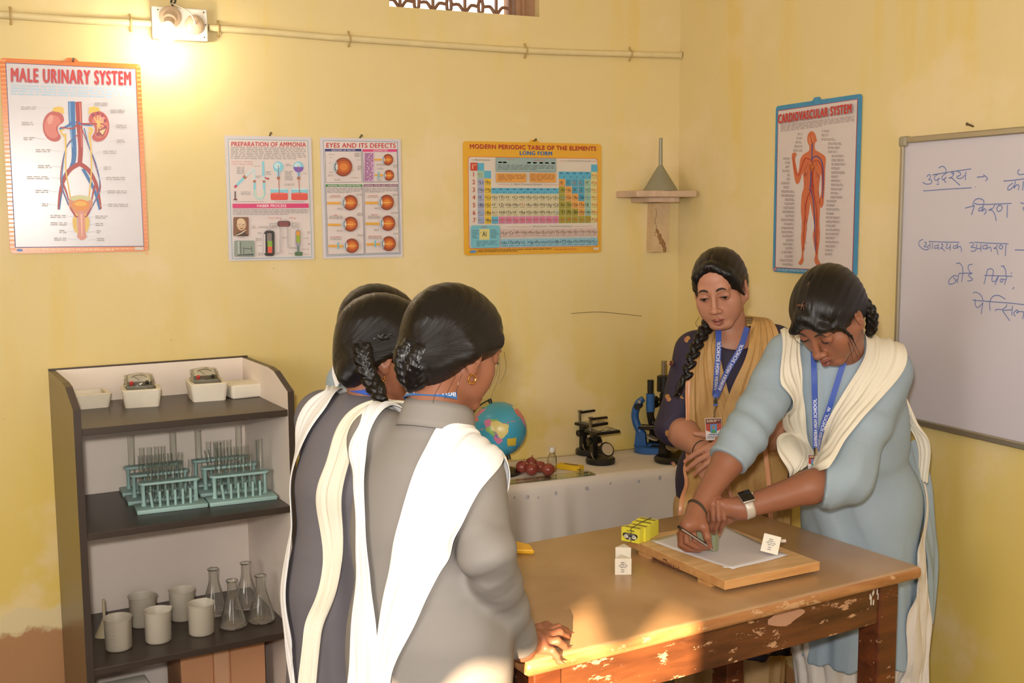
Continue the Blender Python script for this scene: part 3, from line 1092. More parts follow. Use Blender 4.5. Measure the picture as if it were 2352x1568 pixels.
eye(P, 1446, 442, 100)
eye(P, 1946, 360, 60, [(1790, 360), (1880, 360)])
eye(P, 1958, 536, 58, [(1798, 534), (1894, 536)], 1840)
eye(P, 1524, 846, 82, [(1270, 852), (1420, 852)])
eye(P, 1530, 1090, 80, [(1280, 1098), (1420, 1098)])
eye(P, 1546, 1336, 78, [(1290, 1340), (1450, 1342)], 1396)
eye(P, 1932, 842, 82, [(1690, 848), (1834, 848)])
eye(P, 1948, 1078, 82, [(1694, 1084), (1850, 1084)])
eye(P, 1958, 1310, 80, [(1706, 1320), (1860, 1318)], 1806)
for i, (x0, y0, x1, y1, r) in enumerate(((1276, 300, 1352, 312, 1), (1284, 336, 1312, 346, 1), (1276, 396, 1306, 406, 1), (1278, 500, 1322, 512, 1), (1272, 530, 1330, 552, 2), (1340, 578, 1412, 602, 2), (1562, 284, 1616, 334, 3), (1582, 362, 1620, 374, 1), (1596, 430, 1644, 482, 4), (1528, 560, 1602, 572, 1), (1806, 406, 1900, 430, 2), (1820, 452, 1890, 476, 2), (1998, 418, 2048, 456, 3), (1814, 580, 1876, 604, 2), (1282, 782, 1424, 794, 1), (1590, 746, 1656, 770, 2), (1376, 906, 1430, 930, 2), (1290, 996, 1436, 1036, 3), (1596, 960, 1660, 1000, 3), (1372, 1156, 1434, 1180, 2), (1304, 1248, 1436, 1272, 2), (1602, 1206, 1668, 1230, 2), (1706, 780, 1830, 792, 1), (1994, 746, 2060, 770, 2), (1790, 900, 1846, 922, 2), (1716, 992, 1860, 1030, 3), (1976, 952, 2058, 972, 2), (1784, 1146, 1844, 1168, 2), (1722, 1236, 1874, 1262, 2), (2006, 1186, 2070, 1208, 2))):
    P.small(x0, y0, x1, y1, r, pm(GREYP, 0.4), seed=i, ragged=False)
for x0, y, x1 in ((1300, 766, 1408), (1334, 984, 1384), (1302, 1232, 1436), (1716, 764, 1826), (1752, 978, 1822), (1722, 1222, 1876)):
    P.small(x0, y, x1, y + 11, 1, pm((206, 104, 100), 0.4), ragged=False)
P.build('diagram_print', e)
nail((1.089, YB, 1.919), NBK, 'bent nail above the eye chart')

# --- periodic table (sheet fractions)
e, P = chart_base('periodic_table_chart', 'yellow-bordered periodic table chart between the eye chart and the room corner', (1.472, YB, 1.915), UB, NBK, 0.567, 0.414, (226, 168, 50), 0.012)
P.rrect(0.033, 0.133, 0.972, 0.942, 0.02, pm((200, 84, 60)))
P.rrect(0.036, 0.137, 0.969, 0.938, 0.02, pm((216, 204, 192)))
P.build('print_panel', e)
P.layer = 5
P.text('MODERN PERIODIC TABLE OF THE ELEMENTS', 0.046, 0.026, 0.962, 0.064, pm((120, 60, 44)), 0.035)
P.text('MODERN PERIODIC TABLE OF THE ELEMENTS', 0.044, 0.022, 0.960, 0.060, pm((190, 66, 44)), 0.035)
P.text('LONG FORM', 0.394, 0.076, 0.634, 0.112, pm((30, 100, 170)), 0.06)
P.build('heading', e)
P.layer = 5
CX0, CW, RY0, RH = 0.095, 0.0486, 0.2556, 0.067
cblue, cyel, cpale, colive, corg, cteal = pm((92, 172, 204)), pm((224, 184, 56)), pm((206, 196, 160)), pm((160, 152, 50)), pm((222, 158, 76)), pm((70, 156, 188))
cgreen, cpink, cviol, clt = pm((150, 188, 166)), pm((208, 128, 164)), pm((160, 166, 200)), pm((216, 202, 130))
tbl = {1: {1: 'H', 18: 'He'}, 2: {1: 'Li', 2: 'Be', 13: 'B', 14: 'C', 15: 'N', 16: 'O', 17: 'F', 18: 'Ne'},
       3: {1: 'Na', 2: 'Mg', 13: 'Al', 14: 'Si', 15: 'P', 16: 'S', 17: 'Cl', 18: 'Ar'}}
for r, s in ((4, 'K Ca Sc Ti V Cr Mn Fe Co Ni Cu Zn Ga Ge As Se Br Kr'), (5, 'Rb Sr Y Zr Nb Mo Tc Ru Rh Pd Ag Cd In Sn Sb Te I Xe'), (6, 'Cs Ba 57-71 Hf Ta W Re Os Ir Pt Au Hg Tl Pb Bi Po At Rn'), (7, 'Fr Ra 89-103 Rf Db Sg Bh Hs Mt Ds Rg Cn Nh Fl Mc Lv Ts Og')):
    tbl[r] = {i + 1: t for i, t in enumerate(s.split())}


def cellcol(r, c):
    if c == 1:
        return cgreen if r == 1 else cviol
    if c == 2:
        return cyel
    if c == 18:
        return clt
    if c == 17:
        return cgreen if r < 7 else colive
    if c <= 12:
        return (cblue if c == 3 else cpink) if r == 7 else cpale
    if (r, c) in ((2, 14), (2, 15), (2, 16), (3, 15), (3, 16), (4, 16)):
        return cteal
    if (r, c) in ((2, 13), (3, 14), (4, 14), (4, 15), (5, 15), (5, 16), (6, 16)):
        return corg
    return colive


dk, rd = pm((44, 42, 46)), pm((204, 96, 72))
P.rect(CX0, RY0 - RH, CX0 + CW, RY0, cblue)
P.rect(CX0 + CW, RY0, CX0 + 2 * CW, RY0 + RH, cblue, 0)
P.rect(CX0 + 2 * CW, RY0 + 2.25 * RH, CX0 + 12 * CW, RY0 + 3 * RH, cblue, 0)
P.rect(CX0 + 12 * CW, RY0, CX0 + 17 * CW, RY0 + RH, cblue, 0)
P.rect(CX0 + 17 * CW, RY0 - RH, CX0 + 18 * CW, RY0, cblue, 0)
for r, row in tbl.items():
    for c, s in row.items():
        x, y = CX0 + (c - 1) * CW, RY0 + (r - 1) * RH
        P.rect(x + 0.0012, y + 0.001, x + CW - 0.0012, y + RH - 0.001, cellcol(r, c), 0)
P.layer += 1
for r, row in tbl.items():
    for c, s in row.items():
        x, y = CX0 + (c - 1) * CW, RY0 + (r - 1) * RH
        ink = rd if c == 18 or r == 7 and c > 3 or s in ('H', 'N', 'O', 'Tc') else (pm((110, 160, 190)) if s in ('Br', 'Cs', 'Fr', 'Hg', 'Ga') else dk)
        if len(s) > 2:
            P.text(s, x + 0.006, y + 0.025, x + CW - 0.005, y + 0.042, pm((130, 50, 100)), up=0)
        else:
            P.text(s, x + 0.0145, y + 0.017, x + (0.030 if len(s) == 1 else 0.045), y + 0.045, ink, 0.0, up=0)
        P.rect(x + 0.004, y + 0.022, x + 0.0115, y + 0.040, pm((150, 140, 110)), 0)
        P.rect(x + 0.010, y + 0.053, x + 0.040, y + 0.057, pm((150, 140, 110)), 0)
for i in range(7):
    P.text(str(i + 1), 0.059, RY0 + i * RH + 0.010, 0.079, RY0 + i * RH + 0.052, pm((186, 50, 46)), 0.02, up=0)
for c, s in enumerate('IIIB IVB VB VIB VIIB VIII VIII VIII IB IIB'.split()):
    x = CX0 + (c + 2) * CW
    P.text(str(c + 3), x + 0.032, RY0 + 2.72 * RH, x + 0.043, RY0 + 2.9 * RH, pm((40, 70, 110)), up=0)
    P.rect(x + 0.006, RY0 + 2.35 * RH, x + 0.024, RY0 + 2.46 * RH, pm((40, 90, 130)), 0)
for c in range(5):
    x = CX0 + (c + 12) * CW
    P.text(str(c + 13), x + 0.026, RY0 + 0.62 * RH, x + 0.043, RY0 + 0.85 * RH, pm((40, 70, 110)), up=0)
    P.rect(x + 0.006, RY0 + 0.15 * RH, x + 0.024, RY0 + 0.28 * RH, pm((40, 90, 130)), 0)
P.rect(0.046, 0.187, 0.094, RY0, pm((196, 70, 52)))
P.rect(0.058, 0.203, 0.088, 0.208, pm((230, 190, 150)))
P.rect(0.058, 0.212, 0.064, 0.240, pm((230, 190, 150)))
lt = pm((120, 108, 104))
P.text('s - Block Elements', 0.055, 0.153, 0.182, 0.168, lt)
P.text('p - Block Elements (Except He)', 0.727, 0.150, 0.915, 0.163, lt)
P.text('d - Block (Transition) Elements', 0.328, 0.365, 0.552, 0.380, lt)
P.text('f - Block (Inner - Transition) Elements', 0.462, 0.742, 0.775, 0.757, lt)
for x0, x1, y in ((0.235, 0.318, 0.374), (0.565, 0.688, 0.374), (0.29, 0.455, 0.752), (0.785, 0.925, 0.752), (0.68, 0.72, 0.158), (0.925, 0.965, 0.158)):
    P.rect(x0, y, x1, y + 0.0025, pm((214, 120, 100)), 0)
# keys
P.rect(0.223, 0.139, 0.654, 0.262, pm((120, 142, 140)))
P.rect(0.226, 0.142, 0.651, 0.258, pm((150, 172, 170)))
for x, rgb in ((0.24, (170, 190, 206)), (0.272, (214, 186, 60)), (0.445, (160, 160, 50)), (0.487, (214, 150, 70)), (0.533, (110, 170, 170)), (0.575, (170, 186, 160)), (0.62, (220, 200, 110))):
    P.rect(x, 0.175, x + 0.026, 0.187, pm(rgb), 0)
P.small(0.236, 0.2, 0.64, 0.25, 4, pm((116, 130, 128)))
P.text('METALS', 0.30, 0.148, 0.355, 0.160, rd)
P.text('NONMETALS', 0.49, 0.152, 0.575, 0.164, rd)
P.rect(0.223, 0.276, 0.437, 0.356, corg)
P.rect(0.462, 0.272, 0.652, 0.356, corg)
P.small(0.236, 0.288, 0.43, 0.345, 4, pm((178, 122, 72)))
P.small(0.466, 0.280, 0.642, 0.345, 6, pm((178, 122, 72)))
P.rrect(0.042, 0.735, 0.245, 0.935, 0.018, pm((118, 184, 200)))
P.rect(0.102, 0.768, 0.172, 0.862, clt)
P.text('INDEX', 0.115, 0.742, 0.156, 0.757, pm((160, 70, 56)))
P.text('Al', 0.122, 0.785, 0.152, 0.835, dk, 0.01)
P.rect(0.105, 0.798, 0.118, 0.803, pm((160, 152, 50)))
P.small(0.05, 0.775, 0.098, 0.855, 5, pm((98, 148, 162)))
P.small(0.178, 0.775, 0.236, 0.855, 5, pm((98, 148, 162)))
P.small(0.08, 0.872, 0.226, 0.925, 4, pm((98, 148, 162)))
fw = (0.966 - 0.252) / 15
for k, s in enumerate('La Ce Pr Nd Pm Sm Eu Gd Tb Dy Ho Er Tm Yb Lu'.split()):
    x = 0.252 + k * fw
    P.rect(x + 0.001, 0.772, x + fw - 0.001, 0.842, pm((206, 180, 172)), 0)
    P.text(s, x + 0.014, 0.787, x + 0.043, 0.818, rd if s == 'Pm' else dk, 0.0, up=0)
    P.rect(x + 0.003, 0.795, x + 0.011, 0.812, pm((150, 130, 124)), 0)
    P.rect(x + 0.008, 0.828, x + 0.040, 0.833, pm((150, 130, 124)), 0)
for k, s in enumerate('Ac Th Pa U Np Pu Am Cm Bk Cf Es Fm Md No Lr'.split()):
    x = 0.252 + k * fw
    P.rect(x + 0.001, 0.860, x + fw - 0.001, 0.930, pm((136, 184, 204)), 0)
    P.text(s, x + 0.014, 0.876, x + (0.03 if len(s) == 1 else 0.043), 0.907, dk if k < 4 else rd, 0.0, up=0)
    P.rect(x + 0.003, 0.884, x + 0.011, 0.900, pm((80, 120, 140)), 0)
    P.rect(x + 0.008, 0.918, x + 0.040, 0.923, pm((80, 120, 140)), 0)
P.layer += 1
P.ell(0.056, 0.966, 0.024, 0.013, pm((96, 140, 190)))
P.small(0.092, 0.950, 0.62, 0.976, 2, pm((150, 104, 40)))
P.small(0.64, 0.958, 0.9, 0.968, 1, pm((196, 90, 50)))
P.rect(0.93, 0.952, 0.972, 0.974, pm((216, 196, 180)))
P.build('table_print', e)
nail((1.755, YB, 1.919), NBK, 'bent nail above the periodic table chart')

# --- cardiovascular chart on the right wall
e, P = chart_base('anatomy_chart', 'blue-bordered anatomy chart of a standing red figure, headed CARDIOVASCULAR SYSTEM', (XR, 3.203, 2.012), UR, NR, 0.430, 0.566, (62, 140, 184))
P.c = ((90, 160), (585, 87), (78, 1125), (572, 1148))
rr2 = random.Random(11)
for k in range(64):
    t = rr2.random()
    x, y = rr2.choice([(rr2.uniform(92, 104), 180 + 920 * t), (rr2.uniform(566, 580), 110 + 1000 * t), (110 + 450 * t, 178 - 64 * t - rr2.uniform(2, 20))])
    P.line([(x - 4, y), (x + 3, y + rr2.uniform(-6, 6))], 2.6, pm((34, 92, 134)), up=1 if k == 0 else 0)
P.poly([(104, 184), (566, 116), (552, 1116), (94, 1102)], pm((150, 60, 80)))
P.poly([(107, 188), (562, 120), (548, 1112), (98, 1098)], pm((214, 200, 198), 0.3))
T = P.twin()
T.layer = 70
T.text('CARDIOVASCULAR SYSTEM', 121, 208, 550, 262, pm((160, 136, 146)), 0.075, slope=-0.15)
T.text('CARDIOVASCULAR SYSTEM', 118, 205, 547, 258, pm((198, 48, 44)), 0.075, slope=-0.15)
T.build('heading', e)
P.layer = 6
P.small(122, 268, 548, 310, 5, pm((166, 148, 146)), slope=-0.13, fill=0.55)
sk, sk2, vein, art = pm((204, 108, 72)), pm((216, 132, 92)), pm((66, 74, 140)), pm((176, 50, 36))
body = [(298, 382), (300, 412), (270, 432), (248, 460), (240, 520), (232, 545), (222, 500), (214, 460), (222, 436), (216, 424), (206, 430), (200, 424), (194, 450), (200, 490), (210, 560), (222, 604), (236, 608), (250, 580), (262, 545), (270, 620), (258, 668), (254, 760), (262, 850), (256, 920), (262, 1010), (258, 1040), (242, 1074), (254, 1084), (274, 1060), (272, 1010), (286, 920), (290, 850), (304, 760), (308, 716), (318, 760), (334, 850), (326, 910), (342, 1010), (336, 1050), (350, 1082), (372, 1082), (374, 1072), (360, 1046), (358, 1010), (368, 910), (364, 830), (366, 760), (364, 690), (358, 640), (368, 545), (374, 590), (372, 660), (362, 700), (370, 746), (384, 730), (388, 690), (392, 600), (394, 500), (396, 460), (384, 438), (340, 412), (330, 400), (332, 378)]
P.poly([tuple(p) for p in catmull(body + [body[0]], 190)[:-1]], sk)
P.ell(313, 345, 26, 44, sk)
P.ell(340, 352, 4, 10, sk)
P.ell(310, 350, 14, 26, sk2)
for k in range(4):
    P.line([(202 + k * 6, 446), (200 + k * 7, 424 + abs(k - 1.5) * 3)], [5, 3], sk, up=0)
P.poly([(300, 700), (312, 700), (308, 720)], sk2)
for q in ([(318, 370), (316, 440), (314, 480)], [(314, 470), (330, 445), (356, 450), (378, 490), (384, 580), (380, 690)], [(312, 500), (312, 600), (306, 640), (320, 660), (330, 720), (338, 850), (344, 1000)], [(300, 640), (316, 640)]):
    P.line(q, [7, 4], vein, smooth=14)
for q in ([(312, 470), (280, 456), (258, 500), (238, 560), (214, 520), (206, 450)], [(318, 520), (320, 610), (312, 645), (290, 690), (282, 760), (276, 850), (268, 1000)], [(322, 530), (324, 620), (336, 690), (350, 780), (350, 900), (352, 1020)], [(316, 370), (308, 330), (300, 320)], [(316, 480), (352, 470), (376, 520), (378, 640)]):
    P.line(q, [5, 2.5], art, smooth=16)
for k in range(26):
    a, b = rr2.uniform(272, 360), rr2.uniform(460, 660)
    P.line([(a, b), (a + rr2.uniform(-14, 14), b + rr2.uniform(12, 34))], 1.6, pm((150, 70, 80)), up=0)
for k in range(22):
    b = rr2.uniform(690, 1000)
    a = rr2.choice((rr2.uniform(262, 292), rr2.uniform(334, 360)))
    P.line([(a, b), (a + rr2.uniform(-6, 6), b + rr2.uniform(16, 40))], 1.6, pm((150, 70, 80)), up=0)
P.ell(318, 512, 15, 22, pm((170, 80, 40)))
P.ell(322, 506, 8, 10, pm((196, 110, 56)))
P.layer = 6
for k in range(33):
    y = 312 + k * 23.8
    if k < 5:
        P.small(228 - 6 * k, y, 258, y + 15, 2, pm((164, 150, 148)), seed=k, ragged=False)
    elif k >= 6:
        P.small(132 + rr2.uniform(0, 40), y, (186 if k < 14 else 216), y + 15, 2, pm((164, 150, 148)), seed=k, ragged=False)
    if k < 31:
        x0 = 370 if k < 3 else (430 if 5 < k < 17 else 408)
        P.small(x0, y - 18, x0 + rr2.uniform(36, 86), y - 3, 2, pm((164, 150, 148)), seed=k + 50, ragged=False)
P.rect(96, 1104, 116, 1118, pm((196, 120, 130)))
P.small(122, 1106, 500, 1120, 2, pm((150, 190, 214)), slope=0.03)
P.rect(512, 1124, 550, 1138, pm((200, 196, 206)))
P.build('printed_artwork', e)

# --- whiteboard
wb = empty('whiteboard', (XR, 1.97, 1.03), 'white dry-wipe board with blue Hindi handwriting on the right wall', 'whiteboard')
y0, y1, z0, z1 = 2.581, 1.34, 1.029, 1.866
bm = NB()
add_box(bm, (XR - 0.008, (y0 + y1) / 2, (z0 + z1) / 2), (0.012, y0 - y1 - 0.01, z1 - z0 - 0.01))
obj('writing_surface', bm, mat('dry_wipe_enamel', (206, 198, 206), 0.28, noise=0.04, nscale=2.5), wb, True)
bm = NB()
ALU = mat('aluminium', (176, 166, 146), 0.38, 0.75, noise=0.06)
for z in (z0 + 0.009, z1 - 0.009):
    add_box(bm, (XR - 0.012, (y0 + y1) / 2, z), (0.024, y0 - y1 - 0.03, 0.018), bevel=0.003)
for y in (y0 - 0.006, y1 + 0.006):
    add_box(bm, (XR - 0.012, y, (z0 + z1) / 2), (0.024, 0.012, z1 - z0 - 0.03), bevel=0.003)
obj('frame', bm, ALU, wb, True)
for y in (y0 - 0.010, y1 + 0.010):
    for z in (z0 + 0.012, z1 - 0.012):
        bm = NB()
        add_box(bm, (XR - 0.014, y, z), (0.028, 0.03, 0.030), bevel=0.007, seg=3)
        obj('corner_cap', bm, mat('grey_cap', (158, 148, 124), 0.5), wb, True, True)
bm = NB()


def stroke(q, ox, oy, sc_, r=0.0016):
    P3 = []
    for x, y in catmull([(a / sc_ + ox, b / sc_ + oy) for a, b in q], max(4, 5 * len(q))):
        d = view_ray(x, y)
        P3.append(CAM + d * ((XR - 0.0148 - CAM[0]) / d[0]))
    add_tube(bm, P3, r * 0.8, 6, flat=0.4, flat_dir=(1, 0, 0))


A = (2100, 370, 9.333)
for q in ([(265, 335), (300, 292), (345, 300), (340, 350), (310, 400), (360, 400), (378, 440), (340, 485), (240, 488), (180, 450)],
          [(395, 293), (600, 258)], [(390, 295), (460, 278)], [(520, 265), (440, 330), (430, 380), (470, 410), (545, 370), (500, 390), (512, 460)], [(478, 494), (530, 492)],
          [(690, 255), (610, 310), (590, 365), (625, 400), (690, 340), (640, 400), (680, 462)], [(520, 150), (590, 110), (650, 135), (680, 190), (675, 240)], [(600, 258), (900, 210), (1220, 165)],
          [(830, 230), (845, 280), (795, 345), (740, 365), (795, 355), (880, 430), (980, 515)], [(820, 225), (800, 260), (840, 270)],
          [(905, 210), (985, 250), (985, 300), (915, 330), (930, 365), (1010, 365), (1085, 300)], [(1105, 225), (1090, 410)], [(190, 635), (350, 628), (700, 600), (1225, 572)], [(1305, 552), (1316, 552)],
          [(1345, 342), (1500, 330)], [(1480, 290), (1550, 345), (1565, 385), (1525, 428)], [(2255, 175), (2215, 230), (2250, 290), (2352, 275)],
          [(1912, 425), (2100, 410), (2352, 380)], [(2165, 420), (2140, 590)], [(2110, 470), (2020, 540), (2005, 615), (2080, 590), (2140, 520)], [(2140, 575), (2200, 505), (2245, 530), (2225, 625)], [(2340, 430), (2320, 630)],
          [(1090, 1005), (1290, 955)], [(1255, 960), (1265, 880), (1330, 810), (1420, 805), (1490, 850), (1485, 930)], [(1285, 960), (1225, 1150)], [(1285, 905), (1400, 928), (1700, 920), (2080, 905)],
          [(1480, 935), (1455, 1085)], [(1465, 985), (1390, 1010), (1380, 1065), (1440, 1050), (1475, 1000)], [(1465, 1060), (1515, 1020), (1540, 1080), (1495, 1145)], [(1720, 930), (1690, 1000), (1590, 1050), (1660, 1050), (1725, 1140), (1755, 1285)],
          [(1810, 940), (1770, 1010), (1790, 1075), (1850, 1060), (1885, 1000), (1860, 950), (1810, 955)], [(1995, 935), (1985, 1210)], [(2275, 890), (2352, 910)], [(2350, 985), (2330, 1010), (2350, 1058)]):
    stroke(q, *A)
B = (2100, 540, 7.841)
for q in ([(155, 72), (90, 110), (85, 175), (150, 245), (240, 262), (245, 215), (175, 205), (215, 160), (210, 125), (180, 130)], [(240, 190), (275, 180)], [(258, 112), (560, 122), (810, 127)], [(283, 130), (283, 250)], [(328, 135), (328, 250)],
          [(430, 150), (435, 268)], [(430, 185), (375, 190), (370, 235), (430, 225)], [(490, 150), (515, 190), (470, 238), (510, 240), (548, 290)], [(512, 150), (488, 170)], [(570, 145), (600, 165), (568, 215), (600, 240), (645, 205)], [(650, 155), (648, 278)],
          [(780, 150), (775, 245)], [(770, 185), (710, 195), (705, 235), (765, 225), (780, 195)], [(780, 215), (830, 205), (850, 250), (845, 298)],
          [(990, 140), (1050, 130), (1070, 170), (1020, 215), (1100, 225), (1105, 270), (1060, 290), (1015, 285)], [(1085, 125), (1300, 140), (1695, 155)], [(1125, 160), (1130, 240), (1190, 235)], [(1200, 160), (1198, 300)],
          [(1310, 165), (1305, 260)], [(1300, 180), (1240, 190), (1240, 240), (1300, 240), (1315, 200)], [(1320, 235), (1370, 215), (1390, 300)], [(1490, 170), (1475, 215), (1430, 238), (1480, 245), (1510, 350)], [(1560, 170), (1525, 215), (1560, 250), (1595, 215), (1560, 172)], [(1650, 170), (1638, 378)], [(1810, 262), (1976, 268)],
          [(755, 515), (810, 500), (860, 560), (878, 680)], [(1045, 520), (980, 540), (970, 600), (1010, 675)], [(800, 688), (1045, 680)], [(1040, 685), (975, 725), (1050, 790), (1010, 820), (955, 820)], [(880, 660), (850, 845)], [(800, 700), (775, 865)],
          [(775, 740), (715, 725), (625, 810), (630, 880), (720, 860), (770, 790)], [(705, 750), (755, 830)],
          [(1255, 880), (1300, 700), (1320, 620), (1380, 605), (1425, 640), (1410, 730)], [(1258, 722), (1765, 738)], [(1405, 735), (1400, 820), (1450, 830), (1515, 740)], [(1515, 740), (1455, 895)], [(1560, 555), (1625, 555)], [(1600, 560), (1645, 630), (1650, 735)], [(1670, 740), (1625, 890)], [(1650, 800), (1560, 790), (1550, 840), (1590, 835), (1600, 800)], [(1740, 688), (1758, 675)], [(1798, 935), (1770, 972)],
          [(1060, 1045), (1110, 1025), (1200, 1080), (1240, 1180)], [(1052, 1168), (1300, 1190), (1700, 1220), (1976, 1250)], [(1100, 1150), (1100, 1260), (1150, 1300), (1230, 1220)], [(1235, 1210), (1205, 1420)],
          [(1365, 1360), (1360, 1200), (1420, 1100), (1520, 1085), (1640, 1150)], [(1460, 1370), (1480, 1335), (1590, 1340)], [(1665, 1240), (1650, 1290), (1590, 1345), (1640, 1430), (1720, 1540)], [(1600, 1355), (1760, 1340)], [(1768, 1270), (1755, 1445)], [(1820, 1460), (1790, 1400), (1850, 1345), (1870, 1390), (1840, 1400), (1880, 1375), (1976, 1380)], [(1976, 1380), (1950, 1510)]):
    stroke(q, *B, r=0.0015)
obj('handwriting', bm, mat('blue_marker', (104, 122, 178), 0.5), wb, True, True)
nail((XR, 2.329, 1.880), NR, 'nail above the whiteboard holding its frame')

# ------------------------------------------------------------------ materials for the furniture and apparatus
def thin_glass(name, tint=(0.93, 0.945, 0.925), gloss=0.03, base=0.02, dirt=0.0):
    m = bpy.data.materials.new(name)
    m.use_nodes = True
    nt = m.node_tree
    nt.nodes.remove(nt.nodes['Principled BSDF'])
    out = nt.nodes['Material Output']
    tr = nt.nodes.new('ShaderNodeBsdfTransparent')
    tr.inputs['Color'].default_value = tint + (1,)
    gl = nt.nodes.new('ShaderNodeBsdfGlossy')
    gl.inputs['Roughness'].default_value = gloss
    gl.inputs['Color'].default_value = (1, 1, 1, 1)
    lw = nt.nodes.new('ShaderNodeLayerWeight')
    lw.inputs['Blend'].default_value = 0.16
    mr = nt.nodes.new('ShaderNodeMapRange')
    mr.inputs['To Min'].default_value = base
    mr.inputs['To Max'].default_value = 0.75
    nt.links.new(lw.outputs['Fresnel'], mr.inputs['Value'])
    mx = nt.nodes.new('ShaderNodeMixShader')
    nt.links.new(mr.outputs['Result'], mx.inputs['Fac'])
    nt.links.new(tr.outputs[0], mx.inputs[1])
    nt.links.new(gl.outputs[0], mx.inputs[2])
    last = mx
    if dirt > 0:
        df = nt.nodes.new('ShaderNodeBsdfDiffuse')
        df.inputs['Color'].default_value = lin((206, 196, 182))
        nz = nt.nodes.new('ShaderNodeTexNoise')
        nz.inputs['Scale'].default_value = 18
        tc = nt.nodes.new('ShaderNodeTexCoord')
        nt.links.new(tc.outputs['Object'], nz.inputs['Vector'])
        mm = nt.nodes.new('ShaderNodeMath')
        mm.operation = 'MULTIPLY'
        mm.inputs[1].default_value = dirt * 2
        nt.links.new(nz.outputs['Fac'], mm.inputs[0])
        m2 = nt.nodes.new('ShaderNodeMixShader')
        nt.links.new(mm.outputs[0], m2.inputs['Fac'])
        nt.links.new(mx.outputs[0], m2.inputs[1])
        nt.links.new(df.outputs[0], m2.inputs[2])
        last = m2
    nt.links.new(last.outputs[0], out.inputs['Surface'])
    return m


def wood(name, c1, c2, axis_rot=0.0, rough=0.4, chips=None, scale=5.0, chip_amt=0.62, streaks=True, coat=0.0):
    """plain grained timber, optionally with old paint or varnish flaking off"""
    m = bpy.data.materials.new(name)
    m.use_nodes = True
    nt = m.node_tree
    L = nt.links
    b = nt.nodes['Principled BSDF']
    b.inputs['Roughness'].default_value = rough
    b.inputs['Coat Weight'].default_value = coat
    b.inputs['Coat Roughness'].default_value = 0.2
    geo = nt.nodes.new('ShaderNodeNewGeometry')
    mp = nt.nodes.new('ShaderNodeMapping')
    mp.inputs['Rotation'].default_value = (0, 0, -axis_rot)
    mp.inputs['Scale'].default_value = (1.0, 9.0, 9.0) if streaks else (1, 1, 1)
    L.new(geo.outputs['Position'], mp.inputs['Vector'])
    n = nt.nodes.new('ShaderNodeTexNoise')
    n.inputs['Scale'].default_value = scale
    n.inputs['Detail'].default_value = 5
    n.inputs['Distortion'].default_value = 0.4
    L.new(mp.outputs[0], n.inputs['Vector'])
    r = nt.nodes.new('ShaderNodeValToRGB')
    r.color_ramp.elements[0].position = 0.3
    r.color_ramp.elements[0].color = lin(c1)
    r.color_ramp.elements[1].position = 0.7
    r.color_ramp.elements[1].color = lin(c2)
    L.new(n.outputs['Fac'], r.inputs['Fac'])
    col = r.outputs['Color']
    if chips is not None:
        m2 = nt.nodes.new('ShaderNodeMapping')
        m2.inputs['Rotation'].default_value = (0, 0, -axis_rot)
        m2.inputs['Scale'].default_value = (1.0, 2.2, 2.6)
        L.new(geo.outputs['Position'], m2.inputs['Vector'])
        n2 = nt.nodes.new('ShaderNodeTexNoise')
        n2.inputs['Scale'].default_value = 15.0
        n2.inputs['Detail'].default_value = 9
        n2.inputs['Roughness'].default_value = 0.72
        L.new(m2.outputs[0], n2.inputs['Vector'])
        rr = nt.nodes.new('ShaderNodeMapRange')
        rr.inputs['From Min'].default_value = chip_amt
        rr.inputs['From Max'].default_value = chip_amt + 0.02
        L.new(n2.outputs['Fac'], rr.inputs['Value'])
        mx = nt.nodes.new('ShaderNodeMix')
        mx.data_type = 'RGBA'
        L.new(rr.outputs['Result'], mx.inputs['Factor'])
        L.new(col, mx.inputs['A'])
        mx.inputs['B'].default_value = lin(chips)
        col = mx.outputs['Result']
        bp = nt.nodes.new('ShaderNodeBump')
        bp.inputs['Strength'].default_value = 0.4
        bp.inputs['Distance'].default_value = -0.002
        L.new(rr.outputs['Result'], bp.inputs['Height'])
        L.new(bp.outputs['Normal'], b.inputs['Normal'])
    L.new(col, b.inputs['Base Color'])
    return m


GLASS = thin_glass('lab_glass', (0.975, 0.98, 0.97))
GLASSD = thin_glass('dusty_lab_glass', (0.98, 0.98, 0.97), dirt=0.06)
BLACKPAINT = mat('black_enamel', (26, 24, 22), 0.3, noise=0.1, spec=0.5)
CHROME = mat('chrome', (190, 180, 164), 0.2, 1.0, noise=0.04)
BRASSY = mat('worn_nickel', (170, 158, 132), 0.35, 0.8)
FOAM = mat('white_foam', (232, 222, 204), 0.75, noise=0.03, nscale=40, bump=0.12, bscale=160)
LAMDARK = mat('dark_laminate', (66, 54, 46), 0.36, noise=0.14, nscale=8, spec=0.5)
LAMWHITE = mat('white_laminate', (238, 222, 208), 0.5, noise=0.03)
LAMREFLECT = mat('dark_laminate_reflection', (92, 76, 52), 0.30, noise=0.06, spec=0.6)  # dark laminate; the yellow wall's reflection is put into this colour

# ------------------------------------------------------------------ open shelf unit
SH = V(0.0961, 3.2644)
SH_TH, SH_W, SH_D, SH_T = 0.1063, 0.6314, 0.4864, 0.02
Z1, Z2, Z3, Z4, ZTOP, ZSL = 1.066, 0.767, 0.372, 0.075, 1.174, 1.121
shelf = empty('shelf_unit', (SH[0], SH[1], 0), 'tall dark open shelf unit holding lab glassware under the kidney chart', 'shelf', rotz=SH_TH)


def shelf_pt(x, y, z=0.0):
    c, s = math.cos(SH_TH), math.sin(SH_TH)
    return V(SH[0] + c * x - s * y, SH[1] + s * x + c * y, z)


